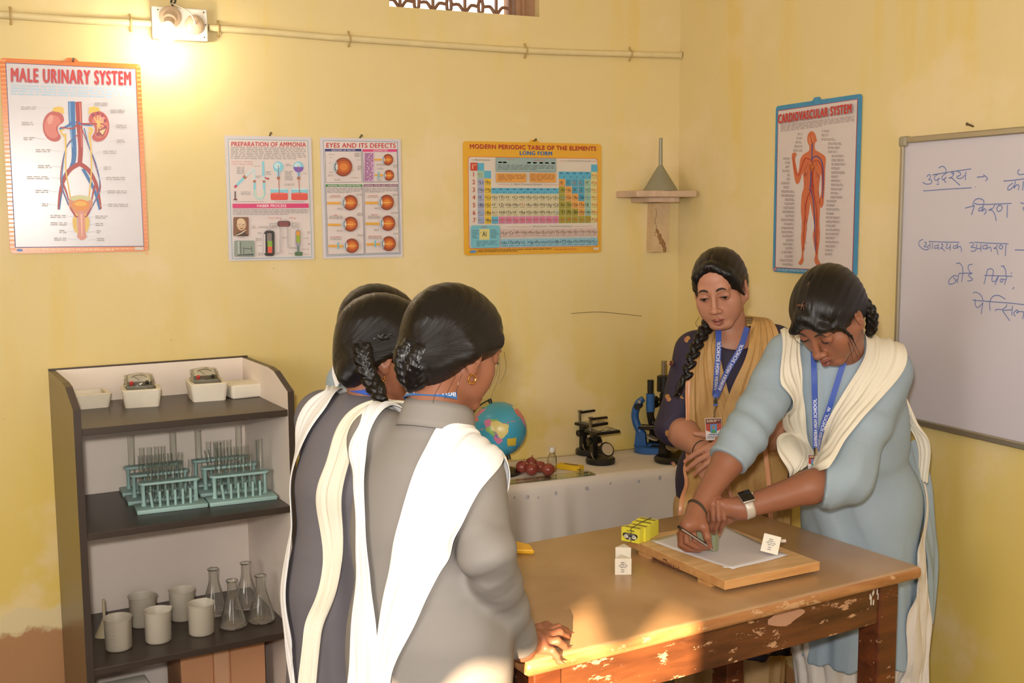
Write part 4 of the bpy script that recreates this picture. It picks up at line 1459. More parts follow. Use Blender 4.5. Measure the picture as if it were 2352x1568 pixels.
for x in (0, SH_W - SH_T):
    bm = NB()
    prof = [(0, 0), (SH_D, 0), (SH_D, ZTOP + 0.0), (0.19, ZTOP), (0.13, ZTOP - 0.006), (0.0, ZSL)]
    M = Matrix(((0, 0, 1, x), (1, 0, 0, 0), (0, 1, 0, 0), (0, 0, 0, 1)))
    add_prism(bm, prof, 0, SH_T, M=M)
    bmesh.ops.recalc_face_normals(bm, faces=bm.faces)
    for f in bm.faces:
        n = f.normal
        if abs(n.x) > 0.9:
            inside = (n.x > 0) == (x == 0)
            f.material_index = 1 if inside else 2
    obj('side_panel', bm, [LAMDARK, LAMWHITE, LAMREFLECT], shelf)
bm = NB()
add_box(bm, (SH_W / 2, SH_D - 0.006, ZTOP / 2), (SH_W - 2 * SH_T, 0.008, ZTOP))
obj('back_panel', bm, LAMWHITE, shelf)
bm = NB()
add_box(bm, (SH_W / 2, SH_D - 0.001, ZTOP + 0.002), (SH_W, 0.012, 0.005))
obj('edge_strip', bm, LAMDARK, shelf)
for z in (Z1, Z2, Z3, Z4):
    bm = NB()
    add_box(bm, (SH_W / 2, (SH_D - 0.011) / 2 + 0.001, z - 0.010), (SH_W - 2 * SH_T - 0.0004, SH_D - 0.014, 0.020), bevel=0.0015)
    obj('shelf_board', bm, LAMDARK, shelf)


def foam_box(name, label, x, y, z, w, d, h, rz, hollow, group=None):
    p = shelf_pt(x, y, z)
    e = empty(name, tuple(p), label, 'foam box', group, rotz=SH_TH + rz)
    bm = NB()
    if hollow:
        t = 0.012

        def ring(ww, dd, zz, r=0.012):
            res = []
            for cx, cy, a in ((ww / 2 - r, dd / 2 - r, 0), (-ww / 2 + r, dd / 2 - r, 90), (-ww / 2 + r, -dd / 2 + r, 180), (ww / 2 - r, -dd / 2 + r, 270)):
                for k in range(5):
                    t_ = math.radians(a + 22.5 * k)
                    res.append(bm.verts.new((cx + r * math.cos(t_), cy + r * math.sin(t_), zz)))
            return res
        rings = [ring(w - 0.010, d - 0.010, 0), ring(w, d, h * 0.62), ring(w + 0.004, d + 0.004, h - 0.002), ring(w, d, h),
                 ring(w - 2 * t, d - 2 * t, h), ring(w - 2 * t, d - 2 * t, h - 0.003), ring(w - 2 * t - 0.003, d - 2 * t - 0.003, 0.012)]
        n = len(rings[0])
        for a, b in zip(rings, rings[1:]):
            for k in range(n):
                bm.faces.new((a[k], a[(k + 1) % n], b[(k + 1) % n], b[k]))
        bm.faces.new(rings[0][::-1])
        bm.faces.new(rings[-1])
        obj('tray', bm, FOAM, e, smooth=True, angle=35)
    else:
        add_box(bm, (0, 0, h / 2), (w, d, h), bevel=0.006, seg=3)
        for k in range(5):
            add_sphere(bm, (-0.03 + 0.014 * k, 0.01 * (-1) ** k, h), 0.003, 8, 6, (1.4, 0.7, 0.4))
        obj('block', bm, FOAM, e, smooth=True, angle=35)
    return e


def meter(label, x, y, z, rz):
    """a panel meter wrapped in clear film, tilted back in its foam tray"""
    p = shelf_pt(x, y, z)
    e = empty('panel_meter', tuple(p), label, 'meter', 'panel meters on the top shelf', rotz=SH_TH + rz)
    T = Matrix.Rotation(math.radians(28), 4, 'X')
    bm = NB()
    add_box(bm, (0, 0.0, 0.005), (0.078, 0.062, 0.024), bevel=0.004, M=T)
    obj('case', bm, mat('meter_case', (150, 146, 132), 0.3), e, smooth=True)
    bm = NB()
    add_box(bm, (0, 0.010, 0.0175), (0.064, 0.036, 0.002), M=T)
    obj('dial', bm, mat('meter_dial', (206, 200, 184), 0.4), e)
    bm = NB()
    pts = [(0.026 * math.cos(t), 0.000 + 0.024 * math.sin(t), 0.0195) for t in np.linspace(0.5, PI - 0.5, 14)]
    add_tube(bm, [T @ Vector(q) for q in pts], 0.0009, 5)
    add_tube(bm, [T @ Vector((0, -0.004, 0.0195)), T @ Vector((-0.016, 0.018, 0.0195))], 0.0007, 5)
    obj('scale', bm, BLACKPAINT, e)
    bm = NB()
    add_box(bm, (0, -0.020, 0.0175), (0.074, 0.018, 0.003), M=T)
    obj('face_plate', bm, mat('meter_plate', (52, 50, 50), 0.35), e)
    for xx, mm in ((-0.024, mat('red_terminal', (186, 40, 40), 0.35)), (0.022, BLACKPAINT)):
        bm = NB()
        cyl(bm, (xx, -0.024, 0.018), 0.006, 0.010, 14, T)
        obj('terminal', bm, mm, e, smooth=True)
    bm = NB()
    r = bmesh.ops.create_icosphere(bm, subdivisions=3, radius=1.0)
    for v in bm.verts:
        q = v.co.copy()
        s = 1.0 / max(abs(q.x), abs(q.y), abs(q.z)) ** 0.75
        w = 1 + 0.05 * math.sin(9 * q.x + 5 * q.z) + 0.04 * math.sin(13 * q.y + 7 * q.x)
        v.co = T @ Vector((q.x * 0.045 * s * w, q.y * 0.037 * s * w, 0.006 + q.z * 0.020 * s * w))
    obj('plastic_wrap', bm, thin_glass('clear_film', (0.97, 0.97, 0.96), 0.12, 0.10), e, smooth=True, angle=25)
    return e


foam_box('foam_tray', 'empty white foam tray at the left end of the top shelf', 0.100, 0.392, Z1, 0.118, 0.118, 0.045, 0.0, True)
foam_box('foam_box', 'white foam box under the left panel meter on the top shelf', 0.248, 0.335, Z1, 0.112, 0.125, 0.055, -0.15, True)
foam_box('foam_box', 'white foam box under the right panel meter on the top shelf', 0.455, 0.345, Z1, 0.112, 0.135, 0.057, -0.10, True)
foam_box('foam_block', 'closed low white foam block at the right end of the top shelf', 0.566, 0.338, Z1, 0.100, 0.120, 0.044, 0.06, False)
meter('panel meter in clear film on the left foam box, top shelf', 0.246, 0.345, Z1 + 0.062, -0.15)
meter('panel meter in clear film on the right foam box, top shelf', 0.452, 0.355, Z1 + 0.064, -0.10)

# ---- test tube racks
TEAL = mat('teal_plastic', (162, 194, 188), 0.45, noise=0.04)
RK_L, RK_D = 0.207, 0.092


def make_rack():
    e = empty('test_tube_rack', (0, 0, 0), '-', 'test tube rack', 'pale teal test tube racks on the middle shelf')
    bm = NB()
    add_box(bm, (RK_L / 2, RK_D / 2, 0.0065), (RK_L, RK_D, 0.013), bevel=0.002)
    obj('base', bm, TEAL, e, smooth=True, angle=30)
    bm = NB()
    pts = []
    ex, ey = RK_L - 0.012, 0.019
    for cx, a in ((ex - 0.019, -90), (0.031, 90)):
        for k in range(9):
            t = math.radians(a + 22.5 * k)
            pts.append((cx + ey * math.cos(t), 0.055 + ey * math.sin(t)))
    add_prism(bm, pts, 0.079, 0.086)
    obj('top_plate', bm, TEAL, e, smooth=True, angle=30)
    for x in (0.026, RK_L - 0.026):
        bm = NB()
        add_lathe(bm, [(0.0085, 0.013), (0.0066, 0.024), (0.0055, 0.06), (0.0062, 0.074), (0.0085, 0.079)], (x, 0.055, 0), 14)
        obj('column', bm, TEAL, e, smooth=True)
    for k in range(6):
        bm = NB()
        lean = -0.006 if k == 0 else 0.0
        add_tube(bm, [(0.048 + k * 0.0225, 0.028, 0.013), (0.048 + k * 0.0225 + lean, 0.028, 0.060)], 0.0042, 10)
        obj('peg', bm, TEAL, e, smooth=True)
    return remember(e)


def tube_bm(length, r):
    bm = NB()
    prof = [(0.0, 0.0), (r * 0.5, r * 0.13), (r * 0.87, r * 0.5), (r, r), (r, length - 0.002), (r * 1.22, length), (r * 1.12, length + 0.0006),
            (r * 0.86, length - 0.002), (r * 0.86, r)]
    add_lathe(bm, prof, seg=16)
    return bm


rack0 = make_rack()
tube_s = obj('test_tube', tube_bm(0.128, 0.0078), GLASS, smooth=True, angle=60)
tube_b = obj('test_tube', tube_bm(0.172, 0.0105), GLASS, smooth=True, angle=60)
used = {0: False, 's': False, 'b': False}
RACKS = [(0.183, 0.133, 'front row, left', 'teal rack in the front row on the left, nearest the shelf edge'), (0.394, 0.114, 'front row, right', 'teal rack in the front row on the right, beside the white side panel'),
         (0.180, 0.258, 'middle row, left', 'teal rack second from the front on the left'), (0.398, 0.243, 'middle row, right', 'teal rack second from the front on the right'),
         (0.186, 0.379, 'back row, left', 'teal rack at the back on the left, holding two large tubes'), (0.398, 0.366, 'back row, right', 'teal rack at the back on the right, holding two large tubes')]
ordn = ['first', 'second', 'third', 'fourth', 'fifth', 'sixth']
for n, (x, y, where, lab) in enumerate(RACKS):
    r = rack0 if n == 0 else copy_tree(rack0)
    r.location = shelf_pt(x, y, Z2)
    r.rotation_euler = (0, 0, SH_TH - 0.07)
    r['label'] = lab
    Mr = Matrix.Translation(Vector(shelf_pt(x, y, Z2))) @ Matrix.Rotation(SH_TH - 0.07, 4, 'Z')
    for k in range(6):
        big = (n >= 4 and k in (0, 5)) or (n == 1 and k in (0, 5))
        src, key = (tube_b, 'b') if big else (tube_s, 's')
        t = src if not used[key] else src.copy()
        if used[key]:
            COL.objects.link(t)
        used[key] = True
        lean = 0.0
        if (n, k) in ((2, 5), (0, 5)):
            lean = 0.12
        elif (n, k) == (3, 0):
            lean = -0.16
        loc = Mr @ Vector((0.047 + k * 0.0226 + (-0.010 if big and k == 0 else 0) + (0.008 if big and k == 5 else 0) - lean * 0.04, 0.055, 0.0132))
        t.location = loc
        t.rotation_euler = (rng.uniform(-0.02, 0.02), lean + rng.uniform(-0.015, 0.015), 0)
        tag(t, '%s glass tube, %s from the left in the rack of the %s' % ('large' if big else 'small', ordn[k], where), 'test tube', 'test tubes in the teal racks')

# ---- plastic beakers, flasks and a funnel on the third shelf
FROST = mat('frosted_plastic', (228, 216, 196), 0.42, noise=0.05, alpha=0.62, spec=0.4)


def make_beaker():
    e = empty('beaker', (0, 0, 0), '-', 'beaker', 'frosted plastic beakers on the third shelf')
    bm = NB()
    R, Hh = 0.0385, 0.096
    prof = [(0, 0), (R - 0.004, 0), (R, 0.004), (R + 0.0012, Hh - 0.006), (R + 0.0045, Hh), (R + 0.003, Hh + 0.0008), (R - 0.001, Hh - 0.006), (R - 0.0022, 0.006), (0, 0.004)]
    add_lathe(bm, prof, seg=40)
    for v in bm.verts:
        if v.co.z > Hh - 0.02:
            a = math.atan2(v.co.y, v.co.x)
            d = math.atan2(math.sin(a + 1.1), math.cos(a + 1.1))
            k = math.exp(-(d / 0.22) ** 2) * (v.co.z - Hh + 0.02) / 0.02
            v.co.x += 0.006 * k * math.cos(a)
            v.co.y += 0.006 * k * math.sin(a)
    obj('cup', bm, FROST, e, smooth=True, angle=50)
    bm = NB()
    for k in range(6):
        z = 0.02 + k * 0.011
        w = 0.20 if k % 2 == 0 else 0.12
        pts = [((R + 0.0012) * math.cos(t), (R + 0.0012) * math.sin(t), z) for t in np.linspace(-2.2 - w, -2.2 + w, 6)]
        add_tube(bm, pts, 0.0006, 5)
    obj('graduations', bm, mat('faint_marks', (168, 160, 146), 0.5), e)
    return remember(e)


bk0 = make_beaker()
for n, (x, y, lab) in enumerate([(0.112, 0.130, 'frosted beaker at the front left, before the small upturned funnel'), (0.228, 0.131, 'middle frosted beaker of the front row'), (0.357, 0.126, 'frosted beaker of the front row nearest the glass flasks'),
                                 (0.214, 0.291, 'frosted beaker at the back, left of the pair'), (0.336, 0.283, 'frosted beaker at the back, right of the pair')]):
    o = bk0 if n == 0 else copy_tree(bk0)
    o.location = shelf_pt(x, y, Z3)
    o.rotation_euler = (0, 0, [0.2, 1.5, 2.2, 0.9, -0.4][n])
    o['label'] = lab


def make_flask():
    e = empty('conical_flask', (0, 0, 0), '-', 'flask', 'conical glass flasks on the third shelf')
    bm = NB()
    prof = [(0, 0.001), (0.036, 0.0), (0.0425, 0.004), (0.0435, 0.010), (0.0405, 0.022), (0.030, 0.058), (0.0195, 0.092), (0.0160, 0.106), (0.0150, 0.118), (0.0150, 0.142), (0.0185, 0.147),
            (0.0180, 0.1495), (0.0160, 0.149), (0.0135, 0.142), (0.0135, 0.118), (0.0182, 0.092), (0.0286, 0.058), (0.039, 0.022), (0.0415, 0.010), (0.0, 0.0045)]
    add_lathe(bm, prof, seg=36)
    obj('body', bm, GLASSD, e, smooth=True, angle=70)
    bm = NB()
    add_lathe(bm, [(0.0, 0.0048), (0.036, 0.0048), (0.036, 0.0056), (0, 0.0056)], seg=28)
    obj('dust_layer', bm, mat('dusty_glass_floor', (206, 184, 166), 0.6, alpha=0.35), e)
    bm = NB()
    add_lathe(bm, [(0.0180, 0.146), (0.0190, 0.1485), (0.0178, 0.1502), (0.0158, 0.1495)], seg=30, closed=True)
    obj('rim', bm, thin_glass('rim_glass', (0.85, 0.87, 0.84), 0.05, 0.25), e, smooth=True)
    return remember(e)


fl0 = make_flask()
for n, (x, y, lab) in enumerate([(0.457, 0.132, 'conical glass flask in front, left of the front pair'), (0.548, 0.134, 'conical glass flask in front, next to the side panel'),
                                 (0.436, 0.275, 'conical glass flask at the back, behind the frosted beakers'), (0.545, 0.285, 'conical glass flask at the back right corner of the shelf')]):
    o = fl0 if n == 0 else copy_tree(fl0)
    o.location = shelf_pt(x, y, Z3)
    o.rotation_euler = (0, 0, n * 1.1)
    o['label'] = lab
bm = NB()
add_lathe(bm, [(0.030, 0.0), (0.031, 0.0), (0.005, 0.056), (0.0042, 0.112), (0.0028, 0.115), (0.0028, 0.057), (0.0285, 0.0015)], seg=30, closed=True)
fo = obj('plastic_funnel', bm, mat('milky_plastic', (204, 186, 150), 0.45, alpha=0.85), smooth=True, angle=35)
fo.location = shelf_pt(0.095, 0.262, Z3)
tag(fo, 'small milky plastic funnel standing upside down behind the left beaker', 'funnel')

# ---- bottom compartment
CARD = mat('cardboard', (206, 148, 106), 0.8, noise=0.08, nscale=6, bump=0.08)
cbx = empty('cardboard_box', tuple(shelf_pt(0.44, 0.30, Z4)), 'brown cardboard box taped shut in the bottom of the shelf unit', 'box', rotz=SH_TH)
bm = NB()
add_box(bm, (0, 0, 0.115), (0.27, 0.20, 0.23), bevel=0.003)
obj('carton', bm, CARD, cbx)
bm = NB()
add_box(bm, (-0.008, -0.1006, 0.115), (0.045, 0.0012, 0.228))
add_box(bm, (-0.008, 0, 0.2305), (0.045, 0.2, 0.001))
obj('tape', bm, mat('parcel_tape', (216, 166, 130), 0.25), cbx)
for x in (-0.034, 0.020):
    bm = NB()
    add_box(bm, (x, -0.101, 0.115), (0.003, 0.0016, 0.226))
    obj('tape_edge', bm, mat('torn_edge', (178, 112, 70), 0.7), cbx)
foam_box('foam_box', 'white foam box at the front left of the bottom compartment', 0.112, 0.085, Z4, 0.15, 0.13, 0.195, 0.0, False)

# ------------------------------------------------------------------ the big wooden work table
ZT = 0.80
TT, TA = V(1.948, 2.0), 0.125
TL, TW = 1.122, 0.68
UX, UY = V(math.cos(TA), math.sin(TA)), V(-math.sin(TA), math.cos(TA))
T0 = TT - UX * TL
TOPWOOD = wood('table_top_laminate', (160, 122, 84), (190, 152, 110), TA, 0.30, None, 3.2, streaks=False, coat=0.25)
OLDWOOD = wood('old_varnished_timber', (68, 36, 19), (112, 64, 34), TA, 0.42, (196, 150, 112), 4.0, 0.585)
OLDEDGE = wood('worn_edge_timber', (150, 92, 50), (196, 142, 92), TA, 0.4, (206, 160, 116), 4.0, 0.57)
tab = empty('work_table', (T0[0], T0[1], 0), 'large old wooden work table with flaking brown varnish in front of the students', 'table', rotz=TA)
bm = NB()
add_box(bm, (TL / 2, TW / 2, ZT - 0.016), (TL, TW, 0.032), bevel=0.013, seg=4)
for f in bm.faces:
    f.material_index = 0 if f.normal.z > 0.75 else 1
obj('table_top', bm, [TOPWOOD, OLDEDGE], tab, smooth=True, angle=35)
ah, ins = 0.105, 0.045
for (x0, y0, x1, y1) in ((ins, ins, TL - ins, ins + 0.025), (ins, TW - ins - 0.025, TL - ins, TW - ins), (ins, ins, ins + 0.025, TW - ins), (TL - ins - 0.025, ins, TL - ins, TW - ins)):
    bm = NB()
    add_box(bm, ((x0 + x1) / 2, (y0 + y1) / 2, ZT - 0.032 - ah / 2), (x1 - x0, y1 - y0, ah), bevel=0.002)
    obj('apron', bm, OLDWOOD, tab)
LEGWOOD = wood('old_varnished_leg', (76, 37, 19), (112, 58, 28), TA, 0.42, (196, 150, 116), 4.0, 0.61)
for x in (ins - 0.006, TL - ins - 0.059):
    for y in (ins - 0.006, TW - ins - 0.059):
        bm = NB()
        add_box(bm, (x + 0.0325, y + 0.0325, (ZT - 0.033) / 2), (0.065, 0.065, ZT - 0.033), bevel=0.004)
        obj('leg', bm, LEGWOOD, tab)
bm = NB()
rs = random.Random(8)
for k in range(9):
    x, z = 1.02 + rs.uniform(-0.035, 0.035), ZT - 0.068 + rs.uniform(-0.014, 0.014)
    add_box(bm, (x, ins - 0.0004, z), (0.0035, 0.001, rs.uniform(0.008, 0.022)), M=Matrix.Rotation(0, 4, 'Y'))
obj('paint_drips', bm, mat('white_paint', (226, 216, 204), 0.5), tab)
bm = NB()
add_prism(bm, catmull([(0.66, -0.019), (0.70, -0.006), (0.75, -0.010), (0.775, -0.022), (0.74, -0.036), (0.72, -0.044), (0.69, -0.040), (0.66, -0.030)], 22).tolist(), 0, 0.0008,
          M=Matrix.Translation((0, ins - 0.0004, ZT - 0.038)) @ Matrix.Rotation(PI / 2, 4, 'X'))
obj('bare_patch', bm, mat('bare_timber', (190, 142, 112), 0.7, noise=0.1), tab)

# ---- drawing board, paper and the things on it
ZB0 = ZT + 0.008
bc = [V(1.331, 2.412), V(1.400, 2.034), V(1.684, 2.058), V(1.612, 2.434)]
bu, bv = unit(bc[2] - bc[1]), unit(bc[0] - bc[1])
dbo = empty('drawing_board', (bc[1][0], bc[1][1], ZT), 'pale wooden drawing board lying on the work table under the white paper', 'drawing board', rotz=math.atan2(bu[1], bu[0]))
BW, BL = 0.285, 0.384
PINE = wood('pale_pine', (204, 162, 112), (226, 188, 140), math.atan2(bu[1], bu[0]), 0.5, None, 6.0)
PINE2 = wood('pine_end_grain', (196, 140, 84), (214, 164, 106), math.atan2(bv[1], bv[0]), 0.55, None, 6.0)
bm = NB()
add_box(bm, (BW / 2, BL / 2, 0.008 + 0.011), (BW, BL, 0.022), bevel=0.0016)
for f in bm.faces:
    f.material_index = 0 if f.normal.z > 0.8 else 1
obj('board', bm, [PINE, PINE2], dbo)
for y in (0.075, 0.315):
    bm = NB()
    add_box(bm, (BW / 2 - 0.002, y, 0.004), (BW - 0.004, 0.045, 0.008))
    obj('batten', bm, PINE2, dbo)
Pb = Print(np.append(bc[0], ZB0 + 0.022) - np.append(bu, 0) * 0.0004, -np.append(bv, 0), V(0, 0, 1), -np.append(bu, 0), BL, 0.022)
Pb.text('BR HASTKALA', 0.36, 0.22, 0.62, 0.86, pm((124, 74, 62)), 0.0)
Pb.rect(0.46, 0.06, 0.50, 0.16, pm((90, 70, 56)))
Pb.build('stamped_name', dbo)
ZP = ZB0 + 0.022
bm = NB()
sheet = [at_z(1492, 1243, ZP)[:2], at_z(1683, 1308, ZP)[:2], at_z(1810, 1277, ZP)[:2], at_z(1648, 1200, ZP)[:2]]
gridn = 14
vs = {}
for i in range(gridn + 1):
    for j in range(gridn + 1):
        s, t = i / gridn, j / gridn
        p = sheet[0] * (1 - s) * (1 - t) + sheet[1] * s * (1 - t) + sheet[2] * s * t + sheet[3] * (1 - s) * t
        lift = 0.0012 + 0.0016 * math.sin(5 * s + 2) * math.sin(4 * t + 1) ** 2 + 0.003 * max(0, t - 0.86) / 0.14 * max(0, s - 0.6)
        vs[i, j] = bm.verts.new((p[0], p[1], ZP + max(0.0006, lift)))
for i in range(gridn):
    for j in range(gridn):
        bm.faces.new((vs[i, j], vs[i + 1, j], vs[i + 1, j + 1], vs[i, j + 1]))
po = obj('sheet_of_paper', bm, mat('white_paper', (214, 208, 212), 0.6, noise=0.02), smooth=True)
po.modifiers.new('thickness', 'SOLIDIFY').thickness = 0.0004
tag(po, 'white drawing paper on the wooden drawing board under the pencil', 'paper')
bm = NB()
q = at_z(1664, 1303, ZP + 0.002)
add_prism(bm, [(q[0] - 0.003, q[1] + 0.004), (q[0] + 0.012, q[1] + 0.001), (q[0] + 0.001, q[1] - 0.006)], q[2], q[2] + 0.0015)
tag(obj('paper_scrap', bm, mat('bright_paper', (240, 234, 232), 0.5)), 'tiny white paper triangle at the near edge of the drawing sheet', 'paper scrap')


def prism_carton(name, label, base, size, h, rz, tilt=None, lines=0):
    """a small white carton with a triangular section"""
    e = empty(name, tuple(base), label, 'carton', 'white prism cartons')
    tri = [(size * 0.5, -size * 0.289), (0, size * 0.577), (-size * 0.5, -size * 0.289)]
    M = Matrix.Rotation(rz, 4, 'Z')
    if tilt is not None:
        M = tilt
    bm = NB()
    add_prism(bm, tri, 0, h, M=M)
    bmesh.ops.bevel(bm, geom=list(bm.edges), offset=0.0006, segments=1, affect='EDGES')
    obj('box', bm, mat('white_card', (228, 218, 200), 0.5, noise=0.03), e)
    if lines:
        O = M @ Vector((-size * 0.5, -size * 0.289, h))
        U_ = (M.to_3x3() @ Vector((1, 0, 0)))
        W_ = (M.to_3x3() @ Vector((0, 0, 1)))
        N_ = (M.to_3x3() @ Vector((0, -1, 0)))
        Pp = Print(np.array(O) + np.asarray(base) + np.array(N_) * 0.0006, np.array(U_), np.array(W_), np.array(N_), size, h)
        ys = [0.22, 0.32, 0.42, 0.52, 0.66, 0.78] if lines > 1 else [0.45]
        for k, y in enumerate(ys):
            ww = [0.3, 0.36, 0.52, 0.34, 0.24, 0.26][k] if lines > 1 else 0.22
            Pp.small(0.5 - ww / 2, y, 0.5 + ww / 2, y + 0.07, 1, pm((112, 104, 96)), ragged=False)
        Pp.build('printed_lines', e)
    return e


b1 = at_z(1430, 1320, ZT)
b1c = b1 + np.append(unit(b1[:2]), 0) * 0.012
face = -math.atan2(b1[0], b1[1])
prism_carton('prism_carton', 'white prism carton standing nearest the table edge, left of the drawing board', b1c, 0.040, 0.040, face + 0.12, lines=2)
b2c = b1c + np.append(unit(b1[:2]), 0) * 0.034 + V(0.002, 0, 0)
prism_carton('prism_carton', 'taller white prism carton right behind the front one', b2c, 0.038, 0.056, face - 0.05, lines=1)
b3 = at_z(1770, 1277, ZP + 0.001)
Mt = Matrix.Rotation(-0.62, 4, 'Z') @ Matrix.Rotation(math.radians(12), 4, 'Y') @ Matrix.Rotation(math.radians(-14), 4, 'X')
prism_carton('prism_carton', 'white prism carton with printed lines on the drawing paper', tuple(b3 + V(0.004, 0.014, 0.004)), 0.042, 0.044, 0, tilt=Mt, lines=2)
bm = NB()
q0, q1 = at_z(1752, 1246, ZP + 0.006), at_z(1802, 1243, ZP + 0.006)
q0, q1 = q0 + V(0.01, 0.012, 0), q1 + V(0.004, 0.0, 0)
q0[2] = q1[2] = ZP + 0.0065
add_tube(bm, [q0, q1], 0.0045, 14)
tag(obj('chalk_stick', bm, mat('chalk', (222, 206, 186), 0.8), smooth=True), 'white stick lying behind the white carton on the drawing paper', 'chalk')

# yellow cartons held by a rubber band
YEL = mat('yellow_card', (232, 220, 70), 0.4, noise=0.04)
ydir = unit(at_z(1512, 1232, ZP)[:2] - at_z(1473, 1250, ZP)[:2])
yfac = np.array([ydir[1], -ydir[0]])
y0p = at_z(1445, 1246, ZP)[:2]
YW, YH, YDp = 0.052, 0.036, 0.0245
for k in range(4):
    c = y0p + ydir * (0.004 + YDp / 2 + k * (YDp + 0.0012)) + yfac * [0, 0.0045, 0.0, -0.002][k] * 1.0
    rz = math.atan2(-yfac[1], -yfac[0]) + [0.02, -0.05, 0.01, 0.03][k]
    h = [0.036, 0.036, 0.038, 0.039][k]
    ex = V(math.cos(rz), math.sin(rz), 0)
    ey = V(-math.sin(rz), math.cos(rz), 0)
    if np.dot(ey[:2], ydir) < 0:
        ex, ey = -ex, -ey
        rz += PI
    e = empty('yellow_carton', (c[0], c[1], ZP), ['front yellow carton with a dark oval badge, on the drawing board corner', 'second yellow carton from the front in the banded row', 'third yellow carton from the front in the banded row', 'rear yellow carton of the banded row, nearest the pencil hand'][k],
              'carton', 'yellow cartons on the drawing board', rotz=rz)
    bm = NB()
    add_box(bm, (0, 0, h / 2), (YW, YDp, h), bevel=0.0008, seg=1)
    obj('box', bm, YEL, e)
    Pt = Print(np.array([c[0], c[1], ZP + h]) - ex * YW / 2 + ey * YDp / 2, ex, ey, V(0, 0, 1), YW, YDp)
    Pt.rect(0.10, 0.30, 0.92, 0.62, pm((84, 78, 40)))
    Pt.small(0.14, 0.36, 0.9, 0.56, 2, pm((190, 180, 80)))
    Pt.build('top_print', e)
    if k == 0:
        Pf = Print(np.array([c[0], c[1], ZP + h]) - ex * YW / 2 - ey * (YDp / 2 + 0.0002), ex, V(0, 0, 1), -ey, YW, h)
        Pf.line([(0.36, 0.14), (0.32, 0.20), (0.40, 0.24), (0.42, 0.13)], 0.025, pm((70, 64, 40)), smooth=8)
        for a in (0.47, 0.55, 0.62, 0.68):
            Pf.line([(a, 0.24), (a + 0.03, 0.10), (a + 0.05, 0.20)], 0.022, pm((70, 64, 40)), smooth=6)
        Pf.poly([(0.10, 0.42), (0.22, 0.34), (0.80, 0.34), (0.92, 0.42), (0.92, 0.60), (0.74, 0.82), (0.30, 0.82), (0.10, 0.60)], pm((58, 54, 52)))
        Pf.text('TRADE MARK', 0.24, 0.39, 0.80, 0.47, pm((226, 220, 196)), 0.01)
        for cx, cy, rx, ry in ((0.29, 0.60, 0.13, 0.12), (0.52, 0.72, 0.08, 0.10), (0.74, 0.60, 0.13, 0.12)):
            Pf.ell(cx, cy, rx, ry, pm((228, 222, 206)))
        Pf.text('f', 0.495, 0.66, 0.54, 0.78, pm((50, 46, 44)), 0.02)
        Pf.small(0.21, 0.57, 0.37, 0.63, 1, pm((60, 56, 54)))
        Pf.small(0.66, 0.57, 0.82, 0.63, 1, pm((60, 56, 54)))
        Pf.build('badge_print', e)
bm = NB()
pts = []
c0 = np.append(y0p, ZP) + np.append(ydir, 0) * (0.002) + np.append(yfac, 0) * 0.004
c1 = np.append(y0p, ZP) + np.append(ydir, 0) * (0.004 + 4 * (YDp + 0.0012) + 0.001)
loop = [c0 + V(0, 0, 0.002), c0 + V(0, 0, 0.020), c0 + V(0, 0, 0.0375), c0 * 0.6 + c1 * 0.4 + V(0, 0, 0.040), c1 + V(0, 0, 0.0405), c1 + V(0, 0, 0.020), c1 + V(0, 0, 0.002)]
add_tube(bm, loop, 0.0009, 6)
tag(obj('rubber_band', bm, mat('dark_rubber', (70, 60, 40), 0.6), smooth=True), 'thin dark rubber band around the row of yellow cartons', 'rubber band')

# folded yellow thing at the left end of the table
bm = NB()
ya, yb = at_z(1150, 1262, ZT + 0.008), at_z(1229, 1262, ZT + 0.008)
d = unit((yb - ya)[:2])
nn = np.array([-d[1], d[0]])
fold = [ya[:2] - nn * 0.01, yb[:2] - nn * 0.016, yb[:2] + nn * 0.030 - d * 0.012, ya[:2] + nn * 0.07]
a_ = [bm.verts.new((p[0], p[1], ZT + 0.0005)) for p in fold]
b_ = [bm.verts.new((p[0], p[1], ZT + hh)) for p, hh in zip(fold, (0.012, 0.011, 0.014, 0.020))]
bm.faces.new(a_[::-1]); bm.faces.new(b_)
for i in range(4):
    bm.faces.new((a_[i], a_[(i + 1) % 4], b_[(i + 1) % 4], b_[i]))
bmesh.ops.bevel(bm, geom=list(bm.edges), offset=0.004, segments=3, affect='EDGES')
tag(obj('yellow_packet', bm, mat('yellow_plastic', (236, 178, 40), 0.4, noise=0.06), smooth=True, angle=50), 'folded yellow packet on the work table beside the grey sleeve', 'packet')

# ------------------------------------------------------------------ back table under a white cloth
ZBK = 0.72
btab = empty('side_table', (1.5, 3.64, 0), 'narrow side table against the back wall hidden by a white cloth', 'table')
bm = NB()
add_box(bm, (1.52, 3.64, ZBK - 0.018), (1.36, 0.33, 0.028))
obj('table_top', bm, OLDWOOD, btab, True)
for x in (0.88, 2.15):
    for y in (3.52, 3.78):
        bm = NB()
        add_box(bm, (x, y, (ZBK - 0.032) / 2), (0.045, 0.045, ZBK - 0.032))
        obj('leg', bm, OLDWOOD, btab, True)
bm = NB()
X0, X1, YF, YBK = 0.832, 2.212, 3.462, 3.824
nx_, nt_ = 150, 34
grid = []
fr = random.Random(4)
folds = [(1.49, 0.012, 0.030), (1.30, 0.006, 0.05), (1.69, 0.018, 0.03), (2.14, 0.012, 0.035), (1.05, 0.008, 0.04), (1.9, 0.004, 0.06), (1.60, 0.004, 0.02)]
